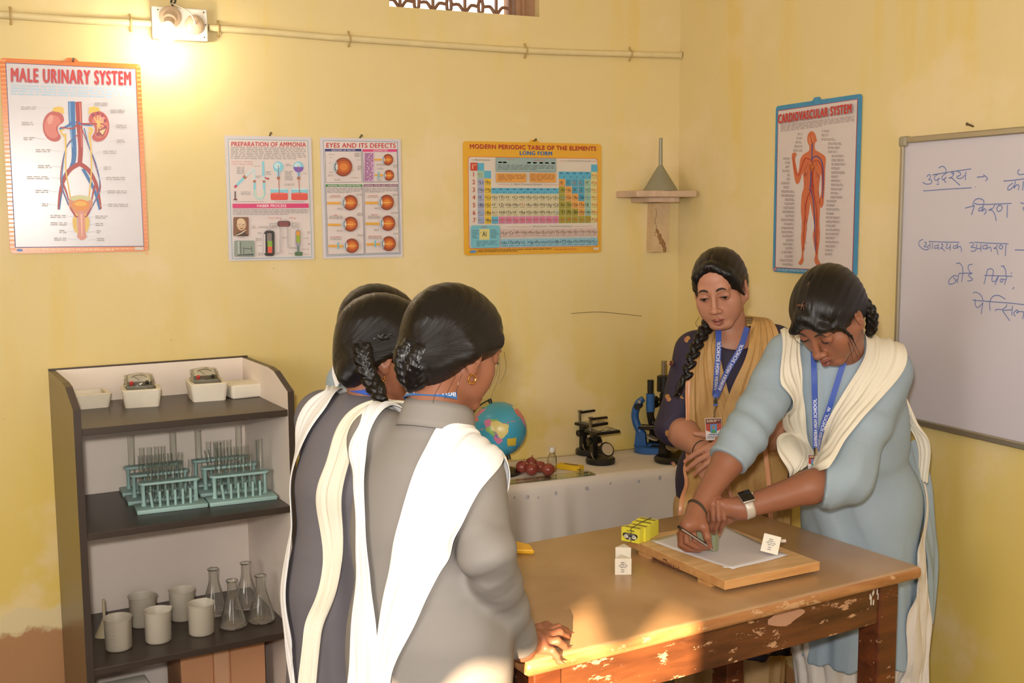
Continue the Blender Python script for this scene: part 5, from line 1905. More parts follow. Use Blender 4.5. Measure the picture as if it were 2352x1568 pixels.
for i in range(nx_ + 1):
    x = X0 + (X1 - X0) * i / nx_
    col = []
    for j in range(nt_ + 1):
        if j <= 12:
            t = j / 12
            y = YBK + (YF + 0.006 - YBK) * t
            z = ZBK - 0.002 + 0.0008 * math.sin(9 * x + 3 * y)
            p = (x, y, z)
        else:
            t = (j - 12) / (nt_ - 12)
            drop = 0.50 * t
            y = YF - 0.004 - 0.010 * t
            for fx, am, wd in folds:
                y -= am * t ** 0.7 * (math.exp(-((x - fx - 0.02 * t) / wd) ** 2) - 0.6 * math.exp(-((x - fx - 0.05 - 0.03 * t) / wd) ** 2))
            y -= 0.003 * math.sin(x * 40 + 2 * t) * t
            p = (x, y, ZBK - 0.003 - drop - 0.002 * math.sin(x * 14))
        col.append(bm.verts.new(p))
    grid.append(col)
for i in range(nx_):
    for j in range(nt_):
        bm.faces.new((grid[i][j], grid[i + 1][j], grid[i + 1][j + 1], grid[i][j + 1]))
# right end of the cloth
side = []
for j in range(12, nt_ + 1):
    row = [grid[nx_][j]]
    t = (j - 12) / (nt_ - 12)
    for k in range(1, 11):
        yy_ = YF + (YBK - 0.01 - YF) * k / 10
        row.append(grid[nx_][12 - int(round(12 * k / 10))] if j == 12 else bm.verts.new((X1 + 0.010 * t + 0.008 * t * math.sin(k * 1.7), yy_, ZBK - 0.003 - 0.50 * t)))
    side.append(row)
for a, b in zip(side, side[1:]):
    for k in range(10):
        try:
            bm.faces.new((a[k], a[k + 1], b[k + 1], b[k]))
        except ValueError:
            pass
CLOTH = mat('white_table_cloth', (228, 216, 206), 0.75, noise=0.05, nscale=9, bump=0.08, bscale=30)
co = obj('tablecloth', bm, CLOTH, smooth=True, angle=70)
co.modifiers.new('thickness', 'SOLIDIFY').thickness = 0.0012
tag(co, 'long white cloth hanging over the side table by the back wall', 'tablecloth')
bm = NB()
fr = random.Random(12)
for k in range(18):
    x = fr.uniform(1.2, 2.18)
    z = ZBK - 0.012 - 0.03 * fr.random() ** 2 - 0.02
    add_sphere(bm, (x, YF - 0.0062, z), 0.004 + 0.004 * fr.random(), 7, 5, (1, 0.15, 1.2))
obj('motif_print', bm, mat('faded_motif', (190, 184, 184), 0.7), co)

# glass sheet lying along the front edge
bm = NB()
add_box(bm, (1.66, 3.50, ZBK + 0.0025), (0.34, 0.062, 0.005))
tag(obj('glass_sheet', bm, thin_glass('green_glass', (0.90, 0.95, 0.91), 0.04, 0.02)), 'thin sheet of glass along the front edge of the cloth by the onions', 'glass sheet')

# globe
gc = at(1147, 985, 4.02)
GR = 0.0985
ge = empty('globe', (gc[0], gc[1], ZBK), 'blue school globe showing South America on the side table', 'globe')
bm = NB()
add_sphere(bm, (0, 0, 0), GR, 180, 110)
GSEA, GCOL = mat('globe_sea', (72, 164, 196), 0.25, noise=0.05, nscale=18), {}
gm_ = [GSEA] + [mat('globe_land_%d' % i, c, 0.28, noise=0.05) for i, c in enumerate([(226, 206, 130), (214, 128, 168), (150, 190, 100), (214, 120, 120), (150, 120, 180), (226, 190, 60), (190, 196, 120), (60, 60, 80), (200, 110, 60)])]
patches = [  # outlines traced on the visible half, in the zoomed photograph's own pixels
    (1, [(245, 600), (300, 590), (330, 612), (388, 625), (380, 690), (350, 725), (325, 740), (300, 720), (285, 690), (250, 665), (240, 630)]),
    (2, [(188, 590), (225, 575), (250, 590), (240, 630), (205, 650), (190, 620)]),
    (3, [(205, 648), (240, 632), (255, 668), (280, 700), (262, 720), (225, 690), (196, 672)]),
    (3, [(222, 580), (300, 582), (300, 596), (250, 600)]),
    (5, [(262, 668), (296, 690), (305, 716), (285, 730), (268, 716)]),
    (2, [(266, 722), (300, 728), (338, 745), (330, 770), (308, 785), (285, 770), (272, 745)]),
    (4, [(275, 700), (262, 720), (280, 768), (300, 786), (268, 752)]),
    (1, [(330, 690), (360, 700), (345, 735), (318, 720)]),
    (6, [(372, 740), (450, 732), (440, 798), (376, 800)]),
    (2, [(80, 560), (160, 490), (205, 490), (150, 540), (110, 580)]), (4, [(92, 572), (130, 560), (145, 590), (110, 600)]),
    (3, [(150, 470), (210, 450), (240, 440), (200, 480)]), (7, [(110, 500), (160, 455), (180, 470), (140, 510)]),
    (4, [(430, 500), (465, 480), (500, 530), (520, 590), (490, 575), (450, 540)]), (1, [(415, 470), (450, 470), (470, 500), (440, 505)]), (3, [(450, 520), (480, 520), (490, 550), (460, 545)]), (2, [(480, 560), (520, 590), (528, 660), (510, 620)]),
    (9, [(20, 520), (90, 440), (120, 430), (60, 520)]),
]


def inside(p, poly):
    x, y = p
    r = False
    n = len(poly)
    for i in range(n):
        x0, y0 = poly[i]
        x1_, y1_ = poly[(i + 1) % n]
        if (y0 > y) != (y1_ > y) and x < (x1_ - x0) * (y - y0) / (y1_ - y0) + x0:
            r = not r
    return r


_cv = unit(gc - CAM)
_rx = unit(np.cross(_cv, V(0, 0, 1)))
_ry = np.cross(_rx, _cv)
for f in bm.faces:
    c = np.array(f.calc_center_median()) / GR
    if np.dot(c, -_cv) < 0.0:
        if math.sin(5 * c[0] + 3 * c[2]) * math.sin(4 * c[1] + 2 * c[2]) > 0.35:
            f.material_index = 1 + int(2 + 2 * math.sin(3 * c[0]))
        continue
    px = 310 + np.dot(c, _rx) * 226
    py = 660 - np.dot(c, _ry) * 230
    for k, poly in patches:
        if inside((px, py), poly):
            f.material_index = k
            break
    else:
        lat = py - 625 + (px - 310) * 0.26
        if abs(lat) < 2.2:
            f.material_index = 4
for v in bm.verts:
    v.co += Vector(gc - V(gc[0], gc[1], ZBK))
obj('ball', bm, gm_, ge, smooth=True)
ax = unit(V(0.25, 0.15, 1.0) * 1.0)
ax = unit(_ry * 0.93 - _rx * 0.30)
cl = gc - V(gc[0], gc[1], ZBK)
bm = NB()
add_tube(bm, [cl + (math.cos(t) * ax + math.sin(t) * unit(-_rx * 0.95 - _ry * 0.3)) * (GR + 0.012) for t in np.linspace(0, PI, 22)], 0.0055, 8, flat=0.5)
for s in (-1, 1):
    add_tube(bm, [cl + s * ax * (GR - 0.002), cl + s * ax * (GR + 0.016)], 0.007, 10)
obj('meridian_arm', bm, BLACKPAINT, ge, smooth=True)
bm = NB()
add_lathe(bm, [(0, 0), (0.078, 0), (0.080, 0.006), (0.06, 0.014), (0.02, 0.020), (0.012, 0.03), (0.010, cl[2] - GR - 0.012), (0, cl[2] - GR - 0.012)], seg=32)
obj('base', bm, BLACKPAINT, ge, smooth=True, angle=40)

# onions
ONION = mat('red_onion_skin', (142, 62, 52), 0.22, noise=0.35, nscale=26, coat=0.3)
for n, (u, v, dep, r, lab, tz, ta) in enumerate([(1199, 1073, 4.03, 0.0235, 'red onion at the left end of the small pile', 0.4, 0.3), (1220, 1062, 4.10, 0.022, 'red onion at the back of the small pile', 0.2, 1.8), (1221, 1079, 3.99, 0.0235, 'red onion at the front middle of the small pile', 0.7, 4.0),
                                                 (1240, 1074, 4.04, 0.022, 'red onion behind the one nearest the bottle', 0.5, 5.0), (1259, 1081, 3.98, 0.0245, 'red onion at the right end, before the small bottle', 1.2, -1.9)]):
    p = at(u, v, dep)
    e = empty('onion', (p[0], p[1], ZBK), lab, 'onion', 'red onions on the side table')
    M = Matrix.Translation((0, 0, r * 0.96)) @ Matrix.Rotation(ta, 4, 'Z') @ Matrix.Rotation(tz, 4, 'X')
    bm = NB()
    add_lathe(bm, [(0, -0.95 * r), (0.45 * r, -0.85 * r), (0.85 * r, -0.5 * r), (1.0 * r, 0), (0.88 * r, 0.46 * r), (0.5 * r, 0.82 * r), (0.2 * r, 0.96 * r), (0.12 * r, 1.08 * r), (0, 1.1 * r)], seg=24, M=M)
    obj('bulb', bm, ONION, e, smooth=True)
    bm = NB()
    add_lathe(bm, [(0.16 * r, 0.98 * r), (0.10 * r, 1.15 * r), (0.14 * r, 1.32 * r), (0.0, 1.34 * r)], seg=10, M=M)
    obj('stalk', bm, mat('dry_onion_stalk', (176, 116, 76), 0.7), e, smooth=True)
    bm = NB()
    add_lathe(bm, [(0.0, -1.0 * r), (0.14 * r, -0.97 * r), (0.2 * r, -0.90 * r)], seg=10, M=M)
    obj('root', bm, mat('onion_root', (150, 110, 76), 0.8), e, smooth=True)

# small bottle
p = at_z(1268, 1081, ZBK)
e = empty('small_bottle', tuple(p), 'small clear bottle with white cap behind the onions', 'bottle')
bm = NB()
add_lathe(bm, [(0, 0.0), (0.0165, 0.0), (0.0175, 0.002), (0.0175, 0.048), (0.015, 0.056), (0.0095, 0.062), (0.009, 0.072), (0.0075, 0.072), (0.0085, 0.061), (0.014, 0.055), (0.0165, 0.047), (0.0165, 0.003), (0, 0.002)], seg=26)
obj('glass_body', bm, GLASS, e, smooth=True, angle=60)
bm = NB()
add_lathe(bm, [(0, 0.0024), (0.016, 0.0024), (0.016, 0.016), (0, 0.016)], seg=24)
obj('liquid', bm, mat('orange_liquid', (196, 84, 44), 0.2), e, smooth=True, angle=40)
bm = NB()
add_lathe(bm, [(0, 0.088), (0.010, 0.088), (0.011, 0.086), (0.011, 0.070), (0, 0.070)], seg=24)
obj('cap', bm, WHITEPLAST, e, smooth=True, angle=40)

# long yellow slide box
pa, pb = at_z(1284, 1074, ZBK), at_z(1335, 1081, ZBK)
e = empty('slide_box', ((pa + pb) / 2)[:2].tolist() + [ZBK], 'long flat yellow box beside the small bottle on the side table', 'box', rotz=math.atan2(pb[1] - pa[1], pb[0] - pa[0]))
bm = NB()
add_box(bm, (0, 0, 0.009), (0.098, 0.036, 0.018), bevel=0.0015)
obj('box', bm, mat('yellow_box_card', (232, 186, 36), 0.4, noise=0.05), e)
bm = NB()
add_box(bm, (0.004, 0.002, 0.0183), (0.056, 0.010, 0.0008))
obj('printed_strip', bm, mat('dark_print', (96, 78, 30), 0.5), e)
bm = NB()
add_box(bm, (0.046, -0.014, 0.008), (0.012, 0.014, 0.004), bevel=0.001)
obj('metal_end', bm, BRASSY, e)


# ---- microscopes
def stage_microscope(label, p, rz, sc_=1.0):
    """low dissecting microscope: round foot, pillar, square stage, mirror and a short lens arm"""
    e = empty('dissecting_microscope', tuple(p), label, 'microscope', 'low black microscopes on the side table', rotz=rz)
    S = lambda q: tuple(x * sc_ for x in q)
    bm = NB()
    add_lathe(bm, [(0, 0), (0.040, 0), (0.041, 0.003), (0.041, 0.012), (0.037, 0.016), (0.016, 0.019), (0, 0.019)], seg=40, M=Matrix.Scale(sc_, 4))
    obj('foot', bm, BLACKPAINT, e, smooth=True, angle=35)
    bm = NB()
    add_box(bm, S((-0.014, 0.012, 0.050)), S((0.016, 0.018, 0.068)), bevel=0.002)
    obj('pillar', bm, BLACKPAINT, e)
    bm = NB()
    add_box(bm, S((0.006, 0.0, 0.088)), S((0.078, 0.062, 0.008)), bevel=0.0012)
    obj('stage', bm, BLACKPAINT, e)
    bm = NB()
    add_box(bm, S((0.010, -0.002, 0.0926)), S((0.046, 0.046, 0.0016)))
    obj('stage_glass', bm, mat('stage_plate', (176, 168, 150), 0.25, 0.3), e)
    bm = NB()
    Mm = Matrix.Translation(S((0.010, -0.016, 0.038))) @ Matrix.Rotation(math.radians(62), 4, 'X')
    add_lathe(bm, [(0, 0), (0.020 * sc_, 0), (0.021 * sc_, 0.002), (0.021 * sc_, 0.005), (0.018 * sc_, 0.006), (0, 0.006)], seg=28, M=Mm)
    obj('mirror_back', bm, BLACKPAINT, e, smooth=True, angle=35)
    bm = NB()
    cyl(bm, (0, 0, 0.0058), 0.0175 * sc_, 0.0008, 28, Mm)
    obj('mirror_glass', bm, mat('mirror_face', (196, 178, 150), 0.3, 0.2), e, smooth=True, angle=35)
    bm = NB()
    add_tube(bm, [S((-0.014 + 0.026 * math.sin(t), -0.016, 0.038 + 0.026 * math.cos(t) - 0.002)) for t in np.linspace(PI * 0.5, PI * 1.5, 12)], 0.0016 * sc_, 6)
    obj('mirror_fork', bm, BRASSY, e, smooth=True)
    for s in (-1, 1):
        bm = NB()
        cyl(bm, (0, 0, 0), 0.0095 * sc_, 0.008 * sc_, 20, axis_matrix(S((-0.014 + s * 0.012, 0.012, 0.062)), (s, 0, 0)))
        obj('focus_knob', bm, BLACKPAINT, e, smooth=True, angle=35)
    bm = NB()
    cyl(bm, S((-0.020, 0.020, 0.092)), 0.0042 * sc_, 0.030 * sc_, 14)
    obj('lens_post', bm, CHROME, e, smooth=True)
    bm = NB()
    add_box(bm, S((0.002, 0.012, 0.1225)), S((0.054, 0.010, 0.006)), bevel=0.001)
    obj('lens_arm', bm, BLACKPAINT, e)
    bm = NB()
    add_lathe(bm, [(0.0, 0.0), (0.006, 0), (0.009, 0.008), (0.009, 0.013), (0, 0.013)], S((-0.020, 0.020, 0.118)), 16)
    obj('post_cap', bm, CHROME, e, smooth=True, angle=35)
    for x, y in ((-0.018, -0.022), (0.004, -0.026)):
        bm = NB()
        add_tube(bm, [S((x, y, 0.094)), S((x + 0.02, y + 0.01, 0.0955))], 0.0016, 6)
        obj('stage_clip', bm, CHROME, e)
    return e


stage_microscope('low black microscope with a tilted round mirror, front of the pair', at_z(1379, 1062, ZBK), 0.10, 1.36)
stage_microscope('low black microscope partly behind the one with the tilted mirror', at_z(1354, 1041, ZBK), 0.25, 1.34)


def tall_microscope(label, p, rz, paint, tube_mat, height=1.0, horseshoe=True, chrome_top=False, name='microscope'):
    e = empty(name, tuple(p), label, 'microscope', rotz=rz)
    h = height
    bm = NB()
    if horseshoe:
        poly = [(0.052, -0.062), (0.026, -0.062)] + [(0.024 * math.cos(t), 0.0 + 0.02 * math.sin(t)) for t in np.linspace(0, PI, 12)] + [(-0.026, -0.062), (-0.052, -0.062)] + [(0.056 * math.cos(t), 0.012 + 0.046 * math.sin(t)) for t in np.linspace(PI, 0, 18)]
        add_prism(bm, poly, 0, 0.024)
        bmesh.ops.bevel(bm, geom=list(bm.edges), offset=0.0025, segments=2, affect='EDGES')
    else:
        add_lathe(bm, [(0, 0), (0.058, 0), (0.060, 0.004), (0.060, 0.014), (0.05, 0.022), (0, 0.024)], seg=40)
    obj('foot', bm, paint, e, smooth=True, angle=35)
    bm = NB()
    add_prism(bm, [(0.056, 0.02), (0.050, 0.075), (0.030, 0.09), (0.014, 0.075), (0.008, 0.02)], -0.013, 0.013, M=Matrix(((0, 0, 1, 0), (1, 0, 0, 0), (0, 1, 0, 0), (0, 0, 0, 1))))
    obj('pillar', bm, paint, e, smooth=True, angle=35)
    # curved limb
    bm = NB()
    limb = catmull([(0, 0.034, 0.075), (0, 0.050, 0.11), (0, 0.056, 0.15 * h), (0, 0.044, 0.195 * h), (0, 0.024, 0.215 * h)], 16)
    add_tube(bm, limb, [0.017, 0.017, 0.016, 0.016, 0.016, 0.015, 0.015, 0.015, 0.015, 0.015, 0.015, 0.014, 0.014, 0.013, 0.013, 0.012], 12)
    obj('limb', bm, paint, e, smooth=True)
    bm = NB()
    add_box(bm, (0, -0.005, 0.098), (0.082, 0.082, 0.007), bevel=0.001)
    obj('stage', bm, BLACKPAINT, e)
    for s in (-1, 1):
        bm = NB()
        add_tube(bm, [(s * 0.02, 0.03, 0.103), (s * 0.018, -0.02, 0.104)], 0.0018, 6)
        obj('stage_clip', bm, CHROME, e)
        bm = NB()
        cyl(bm, (0, 0, 0), 0.013, 0.009, 22, axis_matrix((s * 0.017, 0.042, 0.185 * h), (s, 0, 0)))
        obj('focus_knob', bm, BLACKPAINT, e, smooth=True, angle=35)
        bm = NB()
        cyl(bm, (0, 0, 0), 0.007, 0.012, 18, axis_matrix((s * 0.015, 0.034, 0.206 * h), (s, 0, 0)))
        obj('fine_knob', bm, BRASSY, e, smooth=True, angle=35)
    bm = NB()
    cyl(bm, (0, -0.005, 0.165 * h), 0.0165, 0.072 * h, 26)
    obj('body_tube', bm, tube_mat, e, smooth=True, angle=35)
    bm = NB()
    cyl(bm, (0, -0.005, 0.235 * h), 0.0125, 0.058 * h, 24)
    obj('eyepiece', bm, BLACKPAINT, e, smooth=True, angle=35)
    bm = NB()
    add_lathe(bm, [(0, 0), (0.006, 0), (0.0075, 0.004), (0.011, 0.03), (0.013, 0.058 * h), (0, 0.058 * h)], (0, -0.005, 0.108), 20)
    obj('objective', bm, BLACKPAINT, e, smooth=True, angle=35)
    bm = NB()
    Mm = Matrix.Translation((0, -0.012, 0.052)) @ Matrix.Rotation(math.radians(22), 4, 'X')
    add_lathe(bm, [(0, 0), (0.024, 0), (0.025, 0.003), (0.025, 0.006), (0.0, 0.0062)], seg=28, M=Mm)
    obj('mirror', bm, mat('mirror_face', (196, 178, 150), 0.3), e, smooth=True, angle=35)
    if chrome_top:
        bm = NB()
        cyl(bm, (0, -0.005, 0.25 * h), 0.028, 0.064 * h, 28)
        add_lathe(bm, [(0.028, 0.0), (0.013, 0.006), (0, 0.006)], (0, -0.005, 0.314 * h), 28)
        obj('sleeve', bm, BLACKPAINT, e, smooth=True, angle=35)
        bm = NB()
        cyl(bm, (0, -0.005, 0.318 * h), 0.0125, 0.062 * h, 24)
        obj('chrome_tube', bm, CHROME, e, smooth=True, angle=35)
        bm = NB()
        add_box(bm, (0.012, -0.0325, 0.285 * h), (0.014, 0.002, 0.020))
        obj('paper_label', bm, mat('label_paper', (214, 206, 190), 0.6), e)
    return e


BLUEP = mat('blue_enamel', (50, 96, 158), 0.32, noise=0.06)
tall_microscope('blue school microscope with a horseshoe foot on the side table', at_z(1490, 1036, ZBK), 0.85, BLUEP, BLUEP, 0.97)
tall_microscope('tall black microscope with a chrome top tube behind the blue one', at_z(1521, 1030, ZBK), 0.5, BLACKPAINT, BLACKPAINT, 0.93, False, True)
tall_microscope('black microscope with a round foot at the right end, behind the teacher', at_z(1560, 1058, ZBK) - V(0.035, -0.01, 0), 0.1, BLACKPAINT, BLACKPAINT, 0.72, False)
bm = NB()
q = at_z(1450, 1023, ZBK)
add_box(bm, (q[0] + 0.012, q[1] + 0.0, ZBK + 0.014), (0.034, 0.024, 0.028), bevel=0.003)
tag(obj('wooden_block', bm, mat('brown_block', (120, 96, 70), 0.6)), 'small brown block behind the blue microscope', 'block')

# ------------------------------------------------------------------ smooth bodies: distance fields turned into meshes
def smin(a, b, k):
    h = np.clip(0.5 + 0.5 * (b - a) / k, 0, 1)
    return b + (a - b) * h - k * h * (1 - h)


class Sdf:
    def __init__(self):
        self.p = []

    def cone(self, a, b, ra, rb, k=0.012, flat=None, cut=None, op='u'):
        a, b = np.asarray(a, float), np.asarray(b, float)
        ab = b - a
        L2 = float(np.dot(ab, ab)) + 1e-12

        def fn(P):
            q = P - a
            s = 1.0
            if flat is not None:
                n, f = flat
                q = q + np.outer(q @ n * (1.0 / f - 1.0), n)
                s = 0.5 * (1 + f)
            t = np.clip(q @ ab / L2, 0, 1)
            d = (np.linalg.norm(q - np.outer(t, ab), axis=1) - (ra + (rb - ra) * t)) * s
            if cut is not None:
                d = np.maximum(d, (P - cut[0]) @ cut[1])
            return d
        self.p.append((fn, op, k, (a + b) / 2, math.sqrt(L2) / 2 + max(ra, rb)))
        return self

    def ell(self, c, r, k=0.012, axes=None, op='u'):
        c, r = np.asarray(c, float), np.asarray(r, float)
        A = np.eye(3) if axes is None else np.asarray(axes, float)

        def fn(P):
            q = (P - c) @ A.T
            k0 = np.linalg.norm(q / r, axis=1)
            k1 = np.linalg.norm(q / (r * r), axis=1) + 1e-9
            return k0 * (k0 - 1.0) / k1
        self.p.append((fn, op, k, c, float(r.max())))
        return self

    def mod(self, fn):
        self.p.append((fn, 'f', 0, None, 0))
        return self

    def ev(self, P, idx=None):
        d = np.full(len(P), 9.0)
        for i in (range(len(self.p)) if idx is None else idx):
            fn, op, k, c, r = self.p[i]
            if op == 'f':
                d = fn(P, d)
                continue
            e = fn(P)
            if op == 'u':
                d = smin(d, e, k)
            elif op == 's':
                d = -smin(-d, e, k)
            else:
                d = -smin(-d, -e, k)
        return d

    def grad(self, P, h=0.0015):
        g = np.zeros_like(P)
        for i in range(3):
            e = np.zeros(3)
            e[i] = h
            g[:, i] = self.ev(P + e) - self.ev(P - e)
        return g / (np.linalg.norm(g, axis=1)[:, None] + 1e-9)

    def onto(self, P, off=0.0, it=4):
        P = np.array(P, float)
        for _ in range(it):
            d = self.ev(P) - off
            P -= self.grad(P) * d[:, None] * 0.9
        return P

    def seen(self, u, v, dep, off=0.0):
        """first surface point met in direction (u, v), or the plain point if the line of sight misses"""
        r = view_ray(u, v)
        rl = np.linalg.norm(r)
        t = dep - 0.45
        for _ in range(60):
            p = CAM + t * r
            d = float(self.ev(p[None, :])[0]) - off
            if d < 0.0008:
                return p
            t += max(d * 0.8, 0.0008) / rl
            if t > dep + 0.45:
                break
        return at(u, v, dep)

    def mesh(self, h, smooth=1):
        us = [(c, r) for fn, op, k, c, r in self.p if op == 'u']
        lo = np.min([c - r for c, r in us], axis=0) - 3 * h
        hi = np.max([c + r for c, r in us], axis=0) + 3 * h
        B = 12
        nb = np.ceil((hi - lo) / (h * B)).astype(int) + 1
        n = nb * B
        G = np.ones(tuple(n), np.float32)
        ax = [np.arange(nb[i]) * B * h + lo[i] + (B - 1) * h / 2 for i in range(3)]
        C = np.stack(np.meshgrid(*ax, indexing='ij'), -1).reshape(-1, 3)
        hd = B * h * 0.5 * 1.7321
        prim = []
        for fn, op, k, c, r in self.p:
            prim.append(None if op == 'f' else fn(C))
        dc = self.ev(C)
        loc = (np.stack(np.meshgrid(*([np.arange(B)] * 3), indexing='ij'), -1).reshape(-1, 3) - (B - 1) / 2) * h
        lim = hd * 1.5 + 0.03
        ids = np.arange(len(C)).reshape(tuple(nb))
        for bi in np.ndindex(*nb):
            q = ids[bi]
            s = tuple(slice(bi[i] * B, bi[i] * B + B) for i in range(3))
            if abs(dc[q]) > hd * 2.2 + 0.02:
                G[s] = np.sign(dc[q])
                continue
            idx = [i for i in range(len(self.p)) if prim[i] is None or (prim[i][q] < hd * 1.8 + 0.05)]
            G[s] = self.ev(C[q] + loc, idx).reshape(B, B, B)
        # surface nets
        neg = G < 0
        cnt = np.zeros(tuple(np.array(G.shape) - 1), np.int8)
        for i in (0, 1):
            for j in (0, 1):
                for k in (0, 1):
                    cnt += neg[i:G.shape[0] - 1 + i, j:G.shape[1] - 1 + j, k:G.shape[2] - 1 + k]
        cells = np.argwhere((cnt > 0) & (cnt < 8))
        vid = np.full(cnt.shape, -1, np.int32)
        vid[tuple(cells.T)] = np.arange(len(cells))
        acc = np.zeros((len(cells), 3))
        num = np.zeros(len(cells))
        corners = [(i, j, k) for i in (0, 1) for j in (0, 1) for k in (0, 1)]
        val = {c: G[tuple((cells + np.array(c)).T)].astype(float) for c in corners}
        for c in corners:
            for a in range(3):
                if c[a] == 0:
                    e = list(c)
                    e[a] = 1
                    va, vb = val[c], val[tuple(e)]
                    m = (va < 0) != (vb < 0)
                    t = np.where(m, va / np.where(m, va - vb, 1), 0)
                    p = np.array(c, float)[None, :] + np.zeros((len(cells), 3))
                    p[:, a] += t
                    acc[m] += p[m]
                    num[m] += 1
        V_ = lo + (cells + acc / num[:, None]) * h
        quads = []
        for a in range(3):
            b, c = (a + 1) % 3, (a + 2) % 3
            s0 = [slice(None)] * 3
            s1 = [slice(None)] * 3
            s0[a], s1[a] = slice(0, -1), slice(1, None)
            ch = np.argwhere(neg[tuple(s0)] != neg[tuple(s1)])
            ch = ch[(ch[:, b] > 0) & (ch[:, c] > 0) & (ch[:, b] < cnt.shape[b]) & (ch[:, c] < cnt.shape[c]) & (ch[:, a] < cnt.shape[a])]
            inside_ = neg[tuple(ch.T)]
            qs = []
            for db, dc_ in ((-1, -1), (0, -1), (0, 0), (-1, 0)):
                k = ch.copy()
                k[:, b] += db
                k[:, c] += dc_
                qs.append(vid[tuple(k.T)])
            Q = np.stack(qs, 1)
            Q[~inside_] = Q[~inside_][:, ::-1]
            quads.append(Q)
        Q = np.vstack(quads)
        Q = Q[(Q >= 0).all(1)]
        for _ in range(smooth):
            S = np.zeros_like(V_)
            N_ = np.zeros(len(V_))
            for i in range(4):
                for j in (1, 3):
                    np.add.at(S, Q[:, i], V_[Q[:, (i + j) % 4]])
                    np.add.at(N_, Q[:, i], 1)
            V_ = V_ * 0.5 + 0.5 * S / np.maximum(N_, 1)[:, None]
        return V_, Q


def mesh_from(name, V_, Q, mats, parent=None, world_space=True, smooth=True):
    me = bpy.data.meshes.new(name)
    me.vertices.add(len(V_))
    me.vertices.foreach_set('co', np.asarray(V_, np.float32).ravel())
    nq = len(Q)
    w = Q.shape[1]
    me.loops.add(nq * w)
    me.loops.foreach_set('vertex_index', Q.astype(np.int32).ravel())
    me.polygons.add(nq)
    me.polygons.foreach_set('loop_start', np.arange(nq, dtype=np.int32) * w)
    me.polygons.foreach_set('loop_total', np.full(nq, w, np.int32))
    me.update(calc_edges=True)
    me.validate()
    return link_mesh(name, me, mats, parent, world_space, smooth)


def paint(o, name, cols):
    a = o.data.color_attributes.new(name, 'FLOAT_COLOR', 'POINT')
    full = np.ones((len(o.data.vertices), 4), np.float32)
    full[:, :3] = cols
    a.data.foreach_set('color', full.ravel())


def fattr(o, name, vals):
    a = o.data.attributes.new(name, 'FLOAT', 'POINT')
    a.data.foreach_set('value', np.asarray(vals, np.float32))


class Fr:
    """a local frame: x right, y forward, z up"""

    def __init__(self, O, fwd, up=(0, 0, 1), roll=0.0, s=1.0):
        self.O = np.asarray(O, float)
        self.Y = unit(fwd)
        X = unit(np.cross(self.Y, up))
        Z = np.cross(X, self.Y)
        c, sn = math.cos(roll), math.sin(roll)
        self.X, self.Z = c * X + sn * Z, c * Z - sn * X
        self.s = s

    def w(self, x, y, z):
        return self.O + self.s * (x * self.X + y * self.Y + z * self.Z)

    def l(self, P):
        q = np.asarray(P) - self.O
        return np.stack([q @ self.X, q @ self.Y, q @ self.Z], -1) / self.s

    def ax(self):
        return np.array([self.X, self.Y, self.Z])


def az_dir(az, pitch=0.0):
    a, p = math.radians(az), math.radians(pitch)
    return V(math.sin(a) * math.cos(p), math.cos(a) * math.cos(p), math.sin(p))


# ---- materials for people
def skin_mat(name, rgb):
    m = mat(name, rgb, 0.46, noise=0.05, nscale=40, bump=0.06, bscale=420, sss=0.12, spec=0.4)
    nt = m.node_tree
    b = nt.nodes['Principled BSDF']
    src = b.inputs['Base Color'].links[0].from_socket
    at_ = nt.nodes.new('ShaderNodeAttribute')
    at_.attribute_name = 'tint'
    mx = nt.nodes.new('ShaderNodeMix')
    mx.data_type = 'RGBA'
    mx.blend_type = 'MULTIPLY'
    mx.inputs['Factor'].default_value = 1.0
    nt.links.new(src, mx.inputs['A'])
    nt.links.new(at_.outputs['Color'], mx.inputs['B'])
    nt.links.new(mx.outputs['Result'], b.inputs['Base Color'])
    return m


def hair_mat(name, rgb, rough=0.36):
    m = bpy.data.materials.new(name)
    m.use_nodes = True
    nt = m.node_tree
    L = nt.links
    b = nt.nodes['Principled BSDF']
    b.inputs['Specular IOR Level'].default_value = 0.36
    at_ = nt.nodes.new('ShaderNodeAttribute')
    at_.attribute_name = 'strand'
    cx = nt.nodes.new('ShaderNodeCombineXYZ')
    L.new(at_.outputs['Fac'], cx.inputs[0])
    n1 = nt.nodes.new('ShaderNodeTexNoise')
    n1.inputs['Scale'].default_value = 26.0
    n1.inputs['Detail'].default_value = 4.0
    n1.inputs['Roughness'].default_value = 0.75
    L.new(cx.outputs[0], n1.inputs['Vector'])
    mx = nt.nodes.new('ShaderNodeMix')
    mx.data_type = 'RGBA'
    c = lin(rgb)
    mx.inputs['A'].default_value = tuple(x * 0.3 for x in c[:3]) + (1,)
    mx.inputs['B'].default_value = tuple(x * 2.2 for x in c[:3]) + (1,)
    L.new(n1.outputs['Fac'], mx.inputs['Factor'])
    L.new(mx.outputs['Result'], b.inputs['Base Color'])
    mr = nt.nodes.new('ShaderNodeMapRange')
    mr.inputs['To Min'].default_value = rough - 0.08
    mr.inputs['To Max'].default_value = rough + 0.10
    L.new(n1.outputs['Fac'], mr.inputs['Value'])
    L.new(mr.outputs['Result'], b.inputs['Roughness'])
    bp = nt.nodes.new('ShaderNodeBump')
    bp.inputs['Strength'].default_value = 0.4
    bp.inputs['Distance'].default_value = 0.003
    L.new(n1.outputs['Fac'], bp.inputs['Height'])
    L.new(bp.outputs['Normal'], b.inputs['Normal'])
    return m


